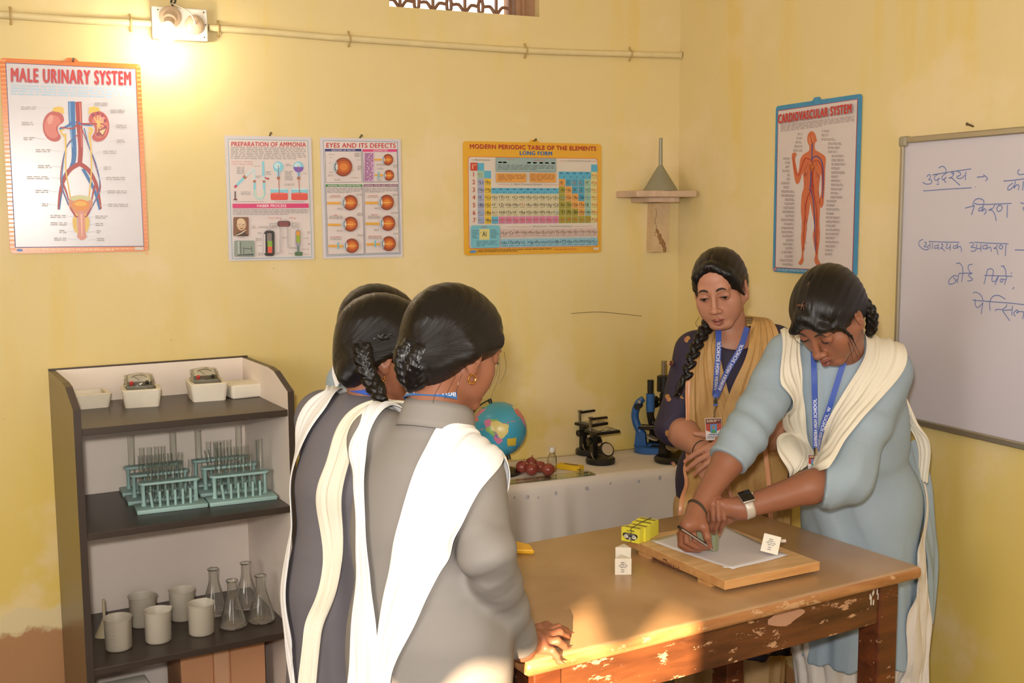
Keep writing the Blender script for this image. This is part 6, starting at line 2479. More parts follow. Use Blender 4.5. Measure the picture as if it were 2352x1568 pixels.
HAIR = hair_mat('black_hair', (15, 11, 10), 0.25)
SKIN_T = skin_mat('teacher_skin', (186, 130, 104))
SKIN_E = skin_mat('drawing_student_skin', (150, 97, 72))
SKIN_A = skin_mat('near_student_skin', (144, 92, 68))
EYEW = mat('eye_white', (206, 190, 178), 0.2, noise=0)
IRIS = mat('dark_iris', (32, 20, 14), 0.15, noise=0)
LASH = mat('dark_lash', (28, 20, 16), 0.6)
GOLD = mat('gold', (214, 160, 90), 0.25, 1.0)
GREYCLOTH = mat('grey_uniform_cloth', (132, 125, 119), 0.75, noise=0.04, nscale=5, bump=0.22, bscale=13)
GREYCLOTH2 = mat('slate_uniform_cloth', (104, 99, 104), 0.75, noise=0.05, nscale=5, bump=0.22, bscale=13)
BLUECLOTH = mat('pale_blue_uniform_cloth', (152, 167, 178), 0.72, noise=0.03, nscale=5, bump=0.22, bscale=14)
WHITECLOTH = mat('white_dupatta', (238, 234, 232), 0.8, noise=0.02, bump=0.06, bscale=300)
CREAMCLOTH = mat('cream_dupatta', (230, 220, 200), 0.8, noise=0.03, bump=0.06, bscale=300)
SALWAR = mat('white_salwar', (222, 212, 202), 0.8, noise=0.03, bump=0.08, bscale=200)
BEIGE = mat('beige_trousers', (196, 158, 108), 0.8, noise=0.05, bump=0.08, bscale=200)
LANYARD = mat('blue_lanyard', (66, 92, 178), 0.5, noise=0.04)
LETTER = mat('white_lettering', (226, 226, 236), 0.5, noise=0)


def tint_of(spots, P, base=(1, 1, 1)):
    """skin colour variation: (centre, radius, rgb multiplier)"""
    T = np.ones((len(P), 3)) * np.array(base)
    for c, r, col in spots:
        r = np.asarray(r, float)
        if r.ndim == 0:
            w = np.exp(-(np.linalg.norm(P - c, axis=1) / r) ** 2 * 1.6)
        else:
            A, rr = r[:3], r[3]
            w = np.exp(-(np.linalg.norm(((P - c) @ A.T) / rr, axis=1)) ** 2 * 1.6)
        T = T * (1 - w[:, None]) + T * w[:, None] * np.array(col)
    return T


def head(S, F, spots, gap=0.35, gaze=-0.004, smile=0.0, face=True):
    """add a head to the field S; F is its frame (centre of the skull), gap = how far the lids are open"""
    w, A, s = F.w, F.ax(), F.s

    def e(c, r, k=0.014, op='u', rot=None):
        AA = A if rot is None else rot
        S.ell(w(*c), np.array(r) * s, k * s, AA, op)

    def c_(a, b, ra, rb, k=0.012, op='u'):
        S.cone(w(*a), w(*b), ra * s, rb * s, k * s, op=op)
    e((0, -0.018, 0.030), (0.070, 0.088, 0.078))
    e((0, 0.028, 0.036), (0.0585, 0.056, 0.056), 0.02)
    e((0, 0.026, -0.025), (0.0575, 0.056, 0.062), 0.02)
    for x in (-1, 1):
        c_((x * 0.052, 0.004, -0.040), (x * 0.020, 0.066, -0.090), 0.020, 0.016, 0.022)
        e((x * 0.040, 0.050, -0.026), (0.025, 0.024, 0.024), 0.016)
        e((x * 0.036, 0.048, -0.052), (0.0235, 0.026, 0.028), 0.018)
    e((0, 0.070, -0.091), (0.019, 0.016, 0.014), 0.014)
    e((0, 0.066, -0.058), (0.028, 0.021, 0.026), 0.016)
    if face:
        c_((-0.034, 0.073, 0.019), (0.034, 0.073, 0.019), 0.0115, 0.0115, 0.014)
        for x in (-1, 1):
            e((x * 0.031, 0.092, 0.001), (0.0165, 0.013, 0.0105), 0.010, 's')
            e((x * 0.031, 0.0735, 0.0), (0.0150, 0.0135, 0.0125), 0.004)
            if gap > 0:
                e((x * 0.031, 0.0865, gaze), (0.0132, 0.0070, 0.0050 * gap), 0.0015, 's')
        c_((0, 0.082, 0.010), (0, 0.1005, -0.034), 0.0072, 0.0088, 0.010)
        e((0, 0.1035, -0.0375), (0.0105, 0.0095, 0.0085), 0.006)
        for x in (-1, 1):
            e((x * 0.0120, 0.0935, -0.0400), (0.0083, 0.0100, 0.0075), 0.005)
            e((x * 0.0065, 0.1005, -0.0475), (0.0036, 0.0042, 0.0030), 0.002, 's')
        for x in (-1, 1):
            c_((0, 0.0905, -0.0655 + 0.0008), (x * 0.0215, 0.0780, -0.0685 + smile), 0.0060, 0.0026, 0.004)
            c_((0, 0.0895, -0.0765), (x * 0.0190, 0.0785, -0.0715 + smile), 0.0074, 0.0028, 0.004)
            c_((0, 0.0975, -0.0705), (x * 0.0230, 0.0835, -0.0695 + smile), 0.0013, 0.0011, 0.0022, 's')
        e((0, 0.086, -0.0845), (0.012, 0.006, 0.004), 0.006, 's')
    for x in (-1, 1):
        r = np.array([math.cos(x * 0.35) * A[0] + math.sin(x * 0.35) * A[1] * -1, A[1] * math.cos(0.35) + x * A[0] * math.sin(0.35), A[2]])
        e((x * 0.0735, -0.010, -0.014), (0.0075, 0.0175, 0.030), 0.007, 'u', r)
        e((x * 0.0800, -0.006, -0.009), (0.0062, 0.0105, 0.0185), 0.003, 's', r)
        e((x * 0.0770, -0.003, -0.014), (0.0040, 0.0050, 0.0080), 0.003, 'u', r)
        e((x * 0.0720, -0.002, -0.040), (0.0062, 0.0085, 0.0095), 0.006, 'u', r)
    if face:
        for x in (-1, 1):
            spots.append((w(x * 0.031, 0.080, -0.010), 0.013 * s, (0.80, 0.74, 0.74)))
            spots.append((w(x * 0.031, 0.084, 0.006), 0.010 * s, (0.80, 0.74, 0.74)))


def face_parts(body, S, F, gap=0.35, gaze=-0.004, brow=0.0021, lip=(150, 82, 70), smile=0.0):
    w, s = F.w, F.s
    lm = mat('lip_%d_%d_%d' % lip, lip, 0.38, noise=0.06, nscale=300, spec=0.5)
    for nm, q, rad in (('upper_lip', ((-0.0225, -0.0692 + smile), (-0.013, -0.0668), (-0.005, -0.0648), (0, -0.0656), (0.005, -0.0648), (0.013, -0.0668), (0.0225, -0.0692 + smile)), (0.0006, 0.0024, 0.0034, 0.0031, 0.0034, 0.0024, 0.0006)),
                       ('lower_lip', ((-0.0205, -0.0704 + smile), (-0.012, -0.0740), (-0.005, -0.0762), (0, -0.0766), (0.005, -0.0762), (0.012, -0.0740), (0.0205, -0.0704 + smile)), (0.0006, 0.0031, 0.0043, 0.0045, 0.0043, 0.0031, 0.0006)),
                       ('mouth_line', ((-0.0232, -0.0694 + smile), (-0.012, -0.0704), (-0.004, -0.0701), (0, -0.0705), (0.004, -0.0701), (0.012, -0.0704), (0.0232, -0.0694 + smile)), (0.0005, 0.0009, 0.0009, 0.0009, 0.0009, 0.0009, 0.0005))):
        pts = S.onto(catmull([w(x, 0.094, z) for x, z in q], 21), 0.0002 * s if nm != 'mouth_line' else 0.0022 * s)
        bm = NB()
        add_tube(bm, pts, np.interp(np.linspace(0, 6, 21), range(7), rad) * s, 10)
        obj(nm, bm, lm if nm != 'mouth_line' else mat('mouth_shade', (78, 40, 34), 0.6), body, True, True, 180)
    for x in (-1, 1):
        if gap > 0:
            bm = NB()
            c = w(x * 0.031, 0.0738, 0.0)
            add_sphere(bm, (0, 0, 0), 0.0118 * s, 28, 18, mi=0)
            g = unit(0.93 * F.Y - 0.16 * F.Z * (1 + abs(gaze) * 60) - 0.12 * F.X)
            for f in bm.faces:
                if np.dot(unit(f.calc_center_median()), g) > 0.86:
                    f.material_index = 1
            for v in bm.verts:
                v.co += Vector(c)
            obj('eye', bm, [EYEW, IRIS], body, True, True, 180)
        pts = []
        for t in np.linspace(-1, 1, 11):
            pts.append(w(x * 0.031 + 0.0128 * t, 0.092, gaze + (0.0040 * gap + 0.0006) * (1 - t * t) - (0.0006 if gap > 0 else 0.0042 * (1 - t * t) - 0.002)))
        pts = S.onto(np.array(pts), 0.0004 * s)
        bm = NB()
        add_tube(bm, pts, np.array([0.0006] + [0.0014] * 9 + [0.0008]) * s, 6)
        for t in np.linspace(-0.9, 0.9, 11):
            i = int((t + 1) * 5)
            d = unit(0.75 * F.Y - 0.62 * F.Z + 0.4 * t * F.X)
            add_tube(bm, [pts[i], pts[i] + d * 0.0055 * s], [0.0005 * s, 0.0001], 4)
        obj('eyelashes', bm, LASH, body, True, True)
        pts = [w(x * q[0], 0.095, q[1]) for q in ((0.0135, 0.0200), (0.022, 0.0255), (0.032, 0.0275), (0.041, 0.0245), (0.048, 0.0175))]
        pts = S.onto(catmull(pts, 14), 0.0003 * s)
        bm = NB()
        add_tube(bm, pts, brow * s * np.array([0.7, 1.05, 1.15, 1.2, 1.2, 1.2, 1.15, 1.1, 1.0, 0.9, 0.8, 0.7, 0.5, 0.25]), 8)
        obj('eyebrow', bm, mat('eyebrow_hair', (52, 36, 28), 0.7), body, True, True)


def hair_cap(F, vol=1.0, low=0.0, fore=0.0, back=0.0):
    """the hair lying over the skull"""
    H = Sdf()
    w, A, s = F.w, F.ax(), F.s
    H.ell(w(0, -0.016, 0.031), np.array((0.0795, 0.0985, 0.0865)) * s * vol, 0.01, A)
    H.ell(w(0, -0.052 - back, -0.012 - low * 0.3), np.array((0.069, 0.056, 0.074 + low * 0.5)) * s * vol, 0.03 * s, A)
    H.ell(w(0, 0.026, 0.045), np.array((0.062, 0.055, 0.056)) * s * vol, 0.02 * s, A)
    H.ell(w(0, 0.132, -0.040 + fore), np.array((0.078, 0.090, 0.122)) * s, 0.013 * s, A, 's')
    H.ell(w(0, 0.074, -0.092), np.array((0.13, 0.076, 0.094)) * s, 0.006 * s, A, 's')
    for x in (-1, 1):
        H.ell(w(x * 0.090, 0.000, -0.034), np.array((0.034, 0.024, 0.040)) * s, 0.005 * s, A, 's')
    return H


def hair_obj(name, H, F, body, h=0.0028, pole=(0.0, 0.05, 0.09), amp=0.0016, freq=60.0, mode='polar'):
    w = F.w
    ctr = w(*pole)

    def strand(P):
        q = F.l(P)
        if mode == 'polar':
            # strands comb from the parting back to the nape
            return np.arctan2(q[:, 0], q[:, 2] + 0.06) * 1.0 + 0.4 * q[:, 1]
        if mode == 'side':
            return (q[:, 2] * 9 - q[:, 1] * 5.5 + np.abs(q[:, 0]) * 4) * 0.9
        return np.arctan2(q[:, 2] + 0.05, q[:, 1] + 0.118) + 1.2 * np.abs(q[:, 0])

    def groove(P, d):
        t = strand(P)
        return d + amp * (0.6 * np.sin(t * freq) + 0.4 * np.sin(t * freq * 2.3 + 1.0))
    H.mod(groove)
    V_, Q = H.mesh(h, 1)
    o = mesh_from(name, V_, Q, HAIR, body)
    fattr(o, 'strand', strand(V_) * 4.5)
    return o


def braid(body, path, r0, r1, n=12, name='braid', h=0.0026, tuft=True, tie=None):
    H = Sdf()
    P = catmull(path, 2 * n + 1)
    for i in range(2 * n):
        t = i / (2 * n)
        r = r0 + (r1 - r0) * t
        d = unit(P[min(2 * n, i + 1)] - P[max(0, i - 1)])
        side = unit(np.cross(d, CAM_F * 1.0 + 1e-4))
        nrm = np.cross(side, d)
        sg = 1 if i % 2 == 0 else -1
        c = P[i] + side * sg * r * 0.42
        a = unit(d * 0.86 - side * sg * 0.52)
        b = unit(np.cross(nrm, a))
        H.ell(c, (r * 1.25, r * 0.62, r * 0.72), 0.0015, np.array([a, b, nrm]))
    if tuft:
        d = unit(P[-1] - P[-3])
        for k in range(7):
            o = rng.normal(0, 0.004, 3)
            H.cone(P[-1] + o * 0.4, P[-1] + d * rng.uniform(0.02, 0.045) + o * 2.2, r1 * 0.55, 0.0015, 0.003)

    def groove(Pt, dd):
        return dd + 0.0005 * np.sin(900 * (Pt @ V(0.5, 0.5, 0.3)) + 300 * (Pt @ V(0.1, -0.3, 0.8)))
    H.mod(groove)
    V_, Q = H.mesh(h, 0)
    o = mesh_from(name, V_, Q, HAIR, body)
    fattr(o, 'strand', (V_ @ V(9.0, 9.0, 5.0)))
    return o


def flyaways(body, pts_list, r=0.0005):
    for q in pts_list:
        bm = NB()
        add_tube(bm, catmull(q, 10), r, 4)
        obj('loose_strand', bm, HAIR, body, True, True)


def finger(S, pts, radii, spots, k=0.0016, nail_dir=None, nail=(1.32, 1.12, 1.10)):
    for a, b, ra, rb in zip(pts, pts[1:], radii, radii[1:]):
        S.cone(a, b, ra, rb, k)
    tip, prev = np.asarray(pts[-1]), np.asarray(pts[-2])
    if nail_dir is not None:
        d = unit(tip - prev)
        c = tip + unit(nail_dir) * radii[-1] * 0.9 + d * 0.001
        S.ell(tip + unit(nail_dir) * radii[-1] * 0.80 + d * 0.0015, (0.0062, 0.0046, 0.0018), 0.0008,
              np.array([d, unit(np.cross(nail_dir, d)), unit(nail_dir)]))
        spots.append((c, 0.0062, nail))
    for p in pts[1:-1]:
        spots.append((np.asarray(p), 0.008, (0.82, 0.78, 0.78)))


FR = [0.0092, 0.0084, 0.0074, 0.0062]


def auto_hand(S, wrist, d, nrm, side, curls, spots, s=1.0, spread=0.10, thumb=None, tdir=None, r=1.0):
    """palm, four fingers bent by curls (degrees per joint) and a thumb; side +1 right hand, -1 left"""
    Y = unit(d)
    Z = unit(nrm - Y * np.dot(nrm, Y))
    X = np.cross(Y, Z) * side
    W = lambda x, y, z: np.asarray(wrist) + s * (x * X + y * Y + z * Z)
    S.ell(W(0.001, 0.048, -0.002), np.array((0.038, 0.048, 0.0135)) * s, 0.010, np.array([X, Y, Z]))
    S.cone(W(0, -0.01, 0), W(0, 0.03, 0), 0.022 * s, 0.022 * s, 0.016, flat=(Z, 0.62))
    out = []
    for i, (x, y, l) in enumerate(((-0.027, 0.088, (0.040, 0.025, 0.019)), (-0.009, 0.093, (0.044, 0.028, 0.020)), (0.009, 0.089, (0.041, 0.026, 0.020)), (0.025, 0.079, (0.032, 0.020, 0.018)))):
        S.cone(W(x * 0.5, 0.03, 0.0), W(x, y, 0.0), 0.011 * s, 0.0098 * s, 0.007)
        a = 0.0
        p = W(x, y, 0.001)
        pts = [p]
        dd = unit(Y + X * spread * (x / 0.027))
        for j in range(3):
            a += math.radians(curls[i][j])
            v = dd * math.cos(a) - Z * math.sin(a)
            p = p + v * l[j] * s
            pts.append(p)
        nd = dd * math.sin(a) + Z * math.cos(a)
        sc = s * r * (0.88 if i == 3 else 1.0)
        finger(S, pts, [q * sc for q in FR], spots, nail_dir=nd)
        out.append(pts)
    td = unit(-X * 0.72 + Y * 0.62 - Z * 0.25) if tdir is None else unit(tdir)
    t0 = W(-0.022, 0.022, -0.006)
    t1 = t0 + unit(-X * 0.75 + Y * 0.55 - Z * 0.3) * 0.036 * s
    t2 = t1 + td * 0.031 * s
    t3 = t2 + unit(td + Y * 0.25) * 0.024 * s
    S.cone(W(-0.008, 0.03, -0.003), t1, 0.014 * s, 0.0112 * s, 0.010)
    finger(S, [t0, t1, t2, t3], [0.013 * s, 0.0108 * s, 0.0096 * s, 0.0076 * s], spots, k=0.004, nail_dir=unit(Z * 0.6 - X * 0.5))
    return out


def wrinkle(S, c, r, amp, d1, freq, d2=None, freq2=0.0, ph=0.0):
    """local folds of cloth: a wave along d1 that fades away from c"""
    c, d1 = np.asarray(c, float), unit(d1)
    d2 = unit(d2) if d2 is not None else np.cross(d1, V(0.3, 0.5, 0.8))

    def fn(P, d):
        q = P - c
        w = np.exp(-(np.linalg.norm(q, axis=1) / r) ** 2)
        t = q @ d1
        u = q @ d2
        wv = np.sin(t * freq + 1.6 * np.sin(u * freq2 + ph) + ph)
        return d + amp * w * (np.abs(wv) ** 0.7 * np.sign(wv))
    S.mod(fn)


def crease(S, pts, depth, width):
    """a sharp furrow pressed along a line"""
    P = catmull([np.asarray(p, float) for p in pts], 14)
    r = depth
    for a, b in zip(P, P[1:]):
        S.cone(a, b, r, r, width, op='s')


def drape(name, body, mats, left, right, S, off=0.010, nl=70, nw=26, pleat=0.004, npl=5.0, press=None, thick=0.002, seed=1, fold_len=1.5, taper=1.0):
    """a length of cloth between two edges, resting on (or hanging clear of) the field S"""
    L_, R_ = catmull(left, nl), catmull(right, nl)
    rr = np.random.default_rng(seed)
    ph = rr.uniform(0, 6.28, 6)
    s = np.linspace(0, 1, nl)[:, None]
    t = np.linspace(0, 1, nw)[None, :]
    G = L_[:, None, :] * (1 - t[..., None]) + R_[:, None, :] * t[..., None]
    press_w = np.ones(nl) if press is None else np.interp(np.linspace(0, 1, nl), np.linspace(0, 1, len(press)), press)
    ple = (np.sin(t * 2 * PI * npl + ph[0] + 1.2 * np.sin(s * fold_len * 4 + ph[1])) * 0.6
           + np.sin(t * 2 * PI * npl * 1.9 + ph[2] + 1.5 * np.sin(s * fold_len * 6 + ph[3])) * 0.4)
    env = np.clip(np.minimum(t, 1 - t) * 12, 0.25, 1)
    tgt = (off + pleat * (ple * env + 1.0)).reshape(-1)
    P = G.reshape(-1, 3).copy()
    W_ = np.repeat(press_w, nw)
    for _ in range(6):
        d = S.ev(P)
        g = S.grad(P)
        mv = tgt - d
        mv = np.where(mv > 0, mv, mv * W_)
        mv = np.clip(mv, -0.06, 0.06)
        P += g * mv[:, None] * 0.85
    # free-hanging part still gets its pleats
    G2 = P.reshape(nl, nw, 3)
    wd = G2[:, -1] - G2[:, 0]
    dl = np.gradient(G2[:, nw // 2], axis=0)
    nv = np.cross(wd, dl)
    nv /= np.linalg.norm(nv, axis=1)[:, None] + 1e-9
    free = (1 - press_w)[:, None]
    G2 = G2 + nv[:, None, :] * (pleat * ple * free * 1.3)[..., None]
    for _ in range(2):
        G2[1:-1] = 0.5 * G2[1:-1] + 0.25 * (G2[:-2] + G2[2:])
    idx = np.arange(nl * nw).reshape(nl, nw)
    Q = np.stack([idx[:-1, :-1], idx[:-1, 1:], idx[1:, 1:], idx[1:, :-1]], -1).reshape(-1, 4)
    o = mesh_from(name, G2.reshape(-1, 3), Q, mats, body)
    m = o.modifiers.new('thickness', 'SOLIDIFY')
    m.thickness = thick
    m.offset = 1.0
    m2 = o.modifiers.new('soft', 'SUBSURF')
    m2.levels = m2.render_levels = 1
    return o


def ribbon(name, body, m, path, width, normals, text=None, text_mat=None, size=0.62, thick=0.0008, start=0.0, flip=False, rev=False):
    """a flat strap along path facing normals, with lettering running along it"""
    n = 60
    P, N_ = catmull(path, n), catmull(normals, n)
    T = np.gradient(P, axis=0)
    T /= np.linalg.norm(T, axis=1)[:, None]
    N_ = N_ - T * np.sum(N_ * T, axis=1)[:, None]
    N_ /= np.linalg.norm(N_, axis=1)[:, None]
    A = np.cross(N_, T)
    bm = NB()
    vs = []
    for i in range(n):
        vs.append([bm.verts.new(Vector(P[i] + A[i] * width * a + N_[i] * thick * b)) for a, b in ((-0.5, 0), (0.5, 0), (0.5, 1), (-0.5, 1))])
    for i in range(n - 1):
        for k in range(4):
            bm.faces.new((vs[i][k], vs[i][(k + 1) % 4], vs[i + 1][(k + 1) % 4], vs[i + 1][k]))
    bm.faces.new(vs[0][::-1])
    bm.faces.new(vs[-1])
    o = obj(name, bm, m, body, True)
    if text:
        seg = np.linalg.norm(np.diff(P, axis=0), axis=1)
        cs = np.concatenate([[0], np.cumsum(seg)])
        v, f, w = text_polys(text, 0.03)
        capw = width * size
        x = start + v[:, 0] * capw
        y = (v[:, 1] - 0.5) * capw
        if rev:
            x, y = cs[-1] - x, -y
        qs, fs = [], []
        for c_, (ox, oy) in enumerate(thicken(0.05)):
            xx, yy = x + ox * capw, y + oy * capw
            keep = (xx >= 0) & (xx <= cs[-1])
            i = np.clip(np.searchsorted(cs, xx) - 1, 0, n - 2)
            a = ((xx - cs[i]) / seg[i])[:, None]
            qs.append(P[i] * (1 - a) + P[i + 1] * a + A[i] * yy[:, None] + N_[i] * (thick + 0.0003 + 0.00004 * c_))
            fs += [tuple(j + c_ * len(x) for j in p) for p in f if all(keep[j] for j in p)]
        me = bpy.data.meshes.new('lettering')
        me.from_pydata([tuple(p) for p in np.vstack(qs)], [], fs)
        me.update()
        link_mesh('lettering', me, text_mat or LETTER, o, True)
    return o


def torso(S, N, Rs, Ls, pel, f, sc_=1.0):
    """bare torso and legs under the clothes"""
    up = unit(N - pel)
    r = unit(np.cross(f, up))
    f2 = np.cross(up, r)
    A = np.array([r, f2, up])
    mid = (Rs + Ls) / 2
    S.ell(mid - up * 0.12, np.array((0.135, 0.085, 0.17)) * sc_, 0.03, A)
    S.ell(pel + up * 0.10, np.array((0.115, 0.085, 0.16)) * sc_, 0.04, A)
    S.ell(pel, np.array((0.145, 0.10, 0.11)) * sc_, 0.04, A)
    S.cone(Rs + (mid - Rs) * 0.1, Ls + (mid - Ls) * 0.1, 0.042 * sc_, 0.042 * sc_, 0.03)
    return A


def arm(S, sh, el, wr, r=(0.045, 0.038, 0.025), flat=None, k=0.02):
    S.cone(sh, el, r[0], r[1], k)
    m = el + (wr - el) * 0.35
    S.cone(el, m, r[1], r[1] * 1.02, 0.012)
    S.cone(m, wr, r[1] * 1.02, r[2], 0.012)


def legs(S, pel, r, f, gap=0.085, foot=True):
    for s in (-1, 1):
        hip = pel + r * s * gap + V(0, 0, -0.05)
        an = V(pel[0], pel[1], 0.075) + r * s * gap * 1.05
        kn = (hip + an) / 2 + f * 0.02
        S.cone(hip, kn, 0.075, 0.05, 0.03)
        S.cone(kn, an, 0.05, 0.034, 0.02)
        if foot:
            S.cone(an - V(0, 0, 0.035) - f * 0.03, V(an[0], an[1], 0.024) + f * 0.13, 0.036, 0.022, 0.02)
            S.cone(V(an[0], an[1], 0.034), V(an[0], an[1], 0.034) + f * 0.01, 0.034, 0.034, 0.02)


def collar(body, m, c, ax, r0, h, fwd, flare=0.92, gap_deg=25, thick=0.003, rx=1.0):
    """a stand collar: a low upright band round the neck, open at the front"""
    ax = unit(ax)
    Y = unit(fwd - ax * np.dot(fwd, ax))
    X = np.cross(Y, ax)
    bm = NB()
    rows = []
    for j in range(5):
        t = j / 4
        row = []
        for k in range(49):
            a = math.radians(90 + gap_deg + (360 - 2 * gap_deg) * k / 48)
            rr = r0 * (1 + (flare - 1) * t)
            row.append(bm.verts.new(Vector(c + X * rr * rx * math.cos(a) + Y * rr * math.sin(a) + ax * (h * t - 0.012 * max(0, math.sin(a)) * 1.0))))
        rows.append(row)
    for a, b in zip(rows, rows[1:]):
        for k in range(48):
            bm.faces.new((a[k], a[k + 1], b[k + 1], b[k]))
    o = obj('collar', bm, m, body, True, True, 60)
    md = o.modifiers.new('thickness', 'SOLIDIFY')
    md.thickness = thick
    return o


def body_mesh(S, h, skin, label, spots, foot_xy):
    V_, Q = S.mesh(h, 1)
    o = mesh_from('person', V_, Q, skin)
    paint(o, 'tint', tint_of(spots, V_))
    BASE[o.name] = Matrix.Identity(4)
    tag(o, label, 'person')
    return o

UPZ = V(0, 0, 1)


def kurta_base(K, N, Rs, Ls, pel, f, chest, waist, hip, hem_z, flare, k=0.04, hem_shift=V(0, 0, 0), shr=0.058):
    """bodice and skirt of a knee-length tunic"""
    up = unit(N - pel)
    r = unit(np.cross(f, up))
    f2 = np.cross(up, r)
    A = np.array([r, f2, up])
    mid = (Rs + Ls) / 2
    K.ell(mid - up * 0.11, chest, k, A)
    w = mid * 0.42 + pel * 0.58 + up * 0.02
    K.ell(w, waist, k, A)
    K.ell(pel + UPZ * 0.0, hip, k, A)
    K.cone(Rs + (mid - Rs) * 0.12, Ls + (mid - Ls) * 0.12, shr, shr, 0.035, flat=(f2, 0.9))
    K.cone(N - up * 0.10, N - up * 0.052, 0.088, 0.064, 0.03)
    r0 = unit(np.cross(f, UPZ))
    bottom = V(pel[0], pel[1], hem_z) + hem_shift
    K.cone(pel + V(0, 0, 0.02), bottom - V(0, 0, flare), hip[0] * 0.96, flare, 0.03, flat=(f, hip[1] / hip[0] * 1.05), cut=(bottom, V(0, 0, -1)))
    return A, w


def skirt_folds(K, pel, f, z_top, amp=0.006, n=11, ph=0.0):
    r = unit(np.cross(f, UPZ))

    def fn(P, d):
        q = P - pel
        a = np.arctan2(q @ r, (q @ f) * 1.3)
        w = np.clip((z_top - P[:, 2]) / 0.3, 0, 1)
        return d + amp * w * (np.sin(a * n + ph + 2.0 * np.sin(P[:, 2] * 5)) * 0.7 + 0.3 * np.sin(a * n * 2.1 + 1.0))
    K.mod(fn)


# ================================================================== the student drawing at the table (pale blue tunic)
spots = []
pelE = V(2.045, 2.335, 0.86)
RsE, LsE, NE = V(1.822, 2.368, 1.272), V(2.022, 2.228, 1.240), at(1942, 800, 2.87)
NE = V(1.925, 2.278, 1.300)
fE = unit(np.cross(UPZ, unit((RsE - LsE) * V(1, 1, 0))))
headE = Fr(at(1903, 722, 2.715), az_dir(252, -46), roll=-0.02, s=0.985)
elR, wrR = at(1710, 1000, 2.80), at(1600, 1172, 2.70)
elL, wrL = at(1945, 1092, 2.75), at(1706, 1166, 2.715)
B = Sdf()
torso(B, NE, RsE, LsE, pelE, fE, 0.86)
B.cone(NE - V(0, 0, 0.03), headE.w(0, -0.03, -0.05), 0.052, 0.050, 0.03)
head(B, headE, spots, gap=0.0)
arm(B, RsE, elR, wrR, (0.044, 0.038, 0.0222))
arm(B, LsE, elL, wrL, (0.044, 0.040, 0.0255))
legs(B, pelE, unit(np.cross(fE, UPZ)), fE, 0.058)
# right hand round the pencil
J = lambda q: [at(*p) for p in q]
JB = lambda q: [at(u, v, d + dd) for (u, v, d), dd in zip(q, (0.012, 0.022, 0.014, 0.002))]
hr = {'i': JB([(1588, 1211, 2.660), (1597, 1240, 2.648), (1614, 1252, 2.672), (1627, 1258.5, 2.700)]),
      'm': JB([(1576, 1213, 2.655), (1577, 1243, 2.645), (1599, 1256, 2.668), (1617, 1259.5, 2.695)]),
      'r': JB([(1567, 1219, 2.662), (1565, 1249, 2.662), (1584, 1260, 2.680), (1606, 1263.5, 2.704)]),
      'p': JB([(1562, 1227, 2.676), (1562.5, 1252, 2.690), (1577, 1263, 2.702), (1596, 1265.5, 2.710)])}
th = J([(1608, 1190, 2.690), (1617, 1210, 2.668), (1624, 1233, 2.668), (1629, 1252, 2.690)])
palmc = at(1592, 1198, 2.678)
B.cone(wrR, at(1579, 1206, 2.668), 0.0205, 0.0185, 0.012)
B.cone(wrR, at(1595, 1202, 2.672), 0.0205, 0.0180, 0.012)
B.cone(at(1605, 1188, 2.688), th[1], 0.0140, 0.0112, 0.010)
camd = -CAM_F
for k_, nd in (('i', V(0.2, -0.3, 1)), ('m', V(0.2, -0.6, 0.8)), ('r', V(0.1, -0.8, 0.6)), ('p', V(0.1, -0.9, 0.4))):
    pts = hr[k_]
    B.cone(palmc, pts[0], 0.0155, 0.0090, 0.006)
    sc_ = 0.88 if k_ == 'p' else 1.0
    finger(B, pts, [0.0084 * sc_, 0.0076 * sc_, 0.0069 * sc_, 0.0058 * sc_], spots, nail_dir=unit(nd + camd * 0.4))
finger(B, th, [0.0120, 0.0100, 0.0090, 0.0074], spots, k=0.005, nail_dir=unit(camd + V(0.25, 0, 0.1)))
# left hand pressing the block
hl = {'i': J([(1661, 1157, 2.700), (1663, 1192, 2.700), (1656, 1212, 2.722), (1652, 1223, 2.738)]),
      'm': J([(1648, 1153, 2.698), (1650.5, 1193, 2.696), (1643, 1214, 2.716), (1637.5, 1226, 2.732)]),
      'r': J([(1636, 1158, 2.702), (1638, 1193, 2.704), (1633, 1211, 2.720), (1630, 1220, 2.735)]),
      'p': J([(1626, 1166, 2.710), (1627, 1194, 2.718), (1626, 1207, 2.730), (1625, 1214, 2.740)])}
pl = at(1672, 1163, 2.712)
B.cone(wrL, at(1664, 1160, 2.708), 0.0235, 0.018, 0.014)
B.cone(wrL, at(1648, 1170, 2.716), 0.0225, 0.017, 0.014)
for k_ in 'imrp':
    pts = hl[k_]
    sc_ = 0.86 if k_ == 'p' else 0.98
    B.cone(pl, pts[0], 0.0135, 0.0080, 0.005)
    finger(B, pts, [0.0077 * sc_, 0.0070 * sc_, 0.0063 * sc_, 0.0054 * sc_], spots, nail_dir=unit(camd + V(0, 0, 0.1)))
    spots.append((pts[1], 0.010, (0.62, 0.55, 0.55)))
    spots.append((pts[2], 0.008, (0.75, 0.70, 0.70)))
tl_ = J([(1692, 1178, 2.722), (1676, 1190, 2.735), (1660, 1200, 2.748), (1648, 1208, 2.755)])
B.cone(wrL, tl_[0], 0.019, 0.0145, 0.012)
finger(B, tl_, [0.0145, 0.0115, 0.0100, 0.0080], spots, k=0.005)
pE = body_mesh(B, 0.0019, SKIN_E, 'girl in pale blue tunic and white dupatta bending over the table to draw', spots, pelE)
face_parts(pE, B, headE, gap=0.0, gaze=-0.003, lip=(132, 72, 62))

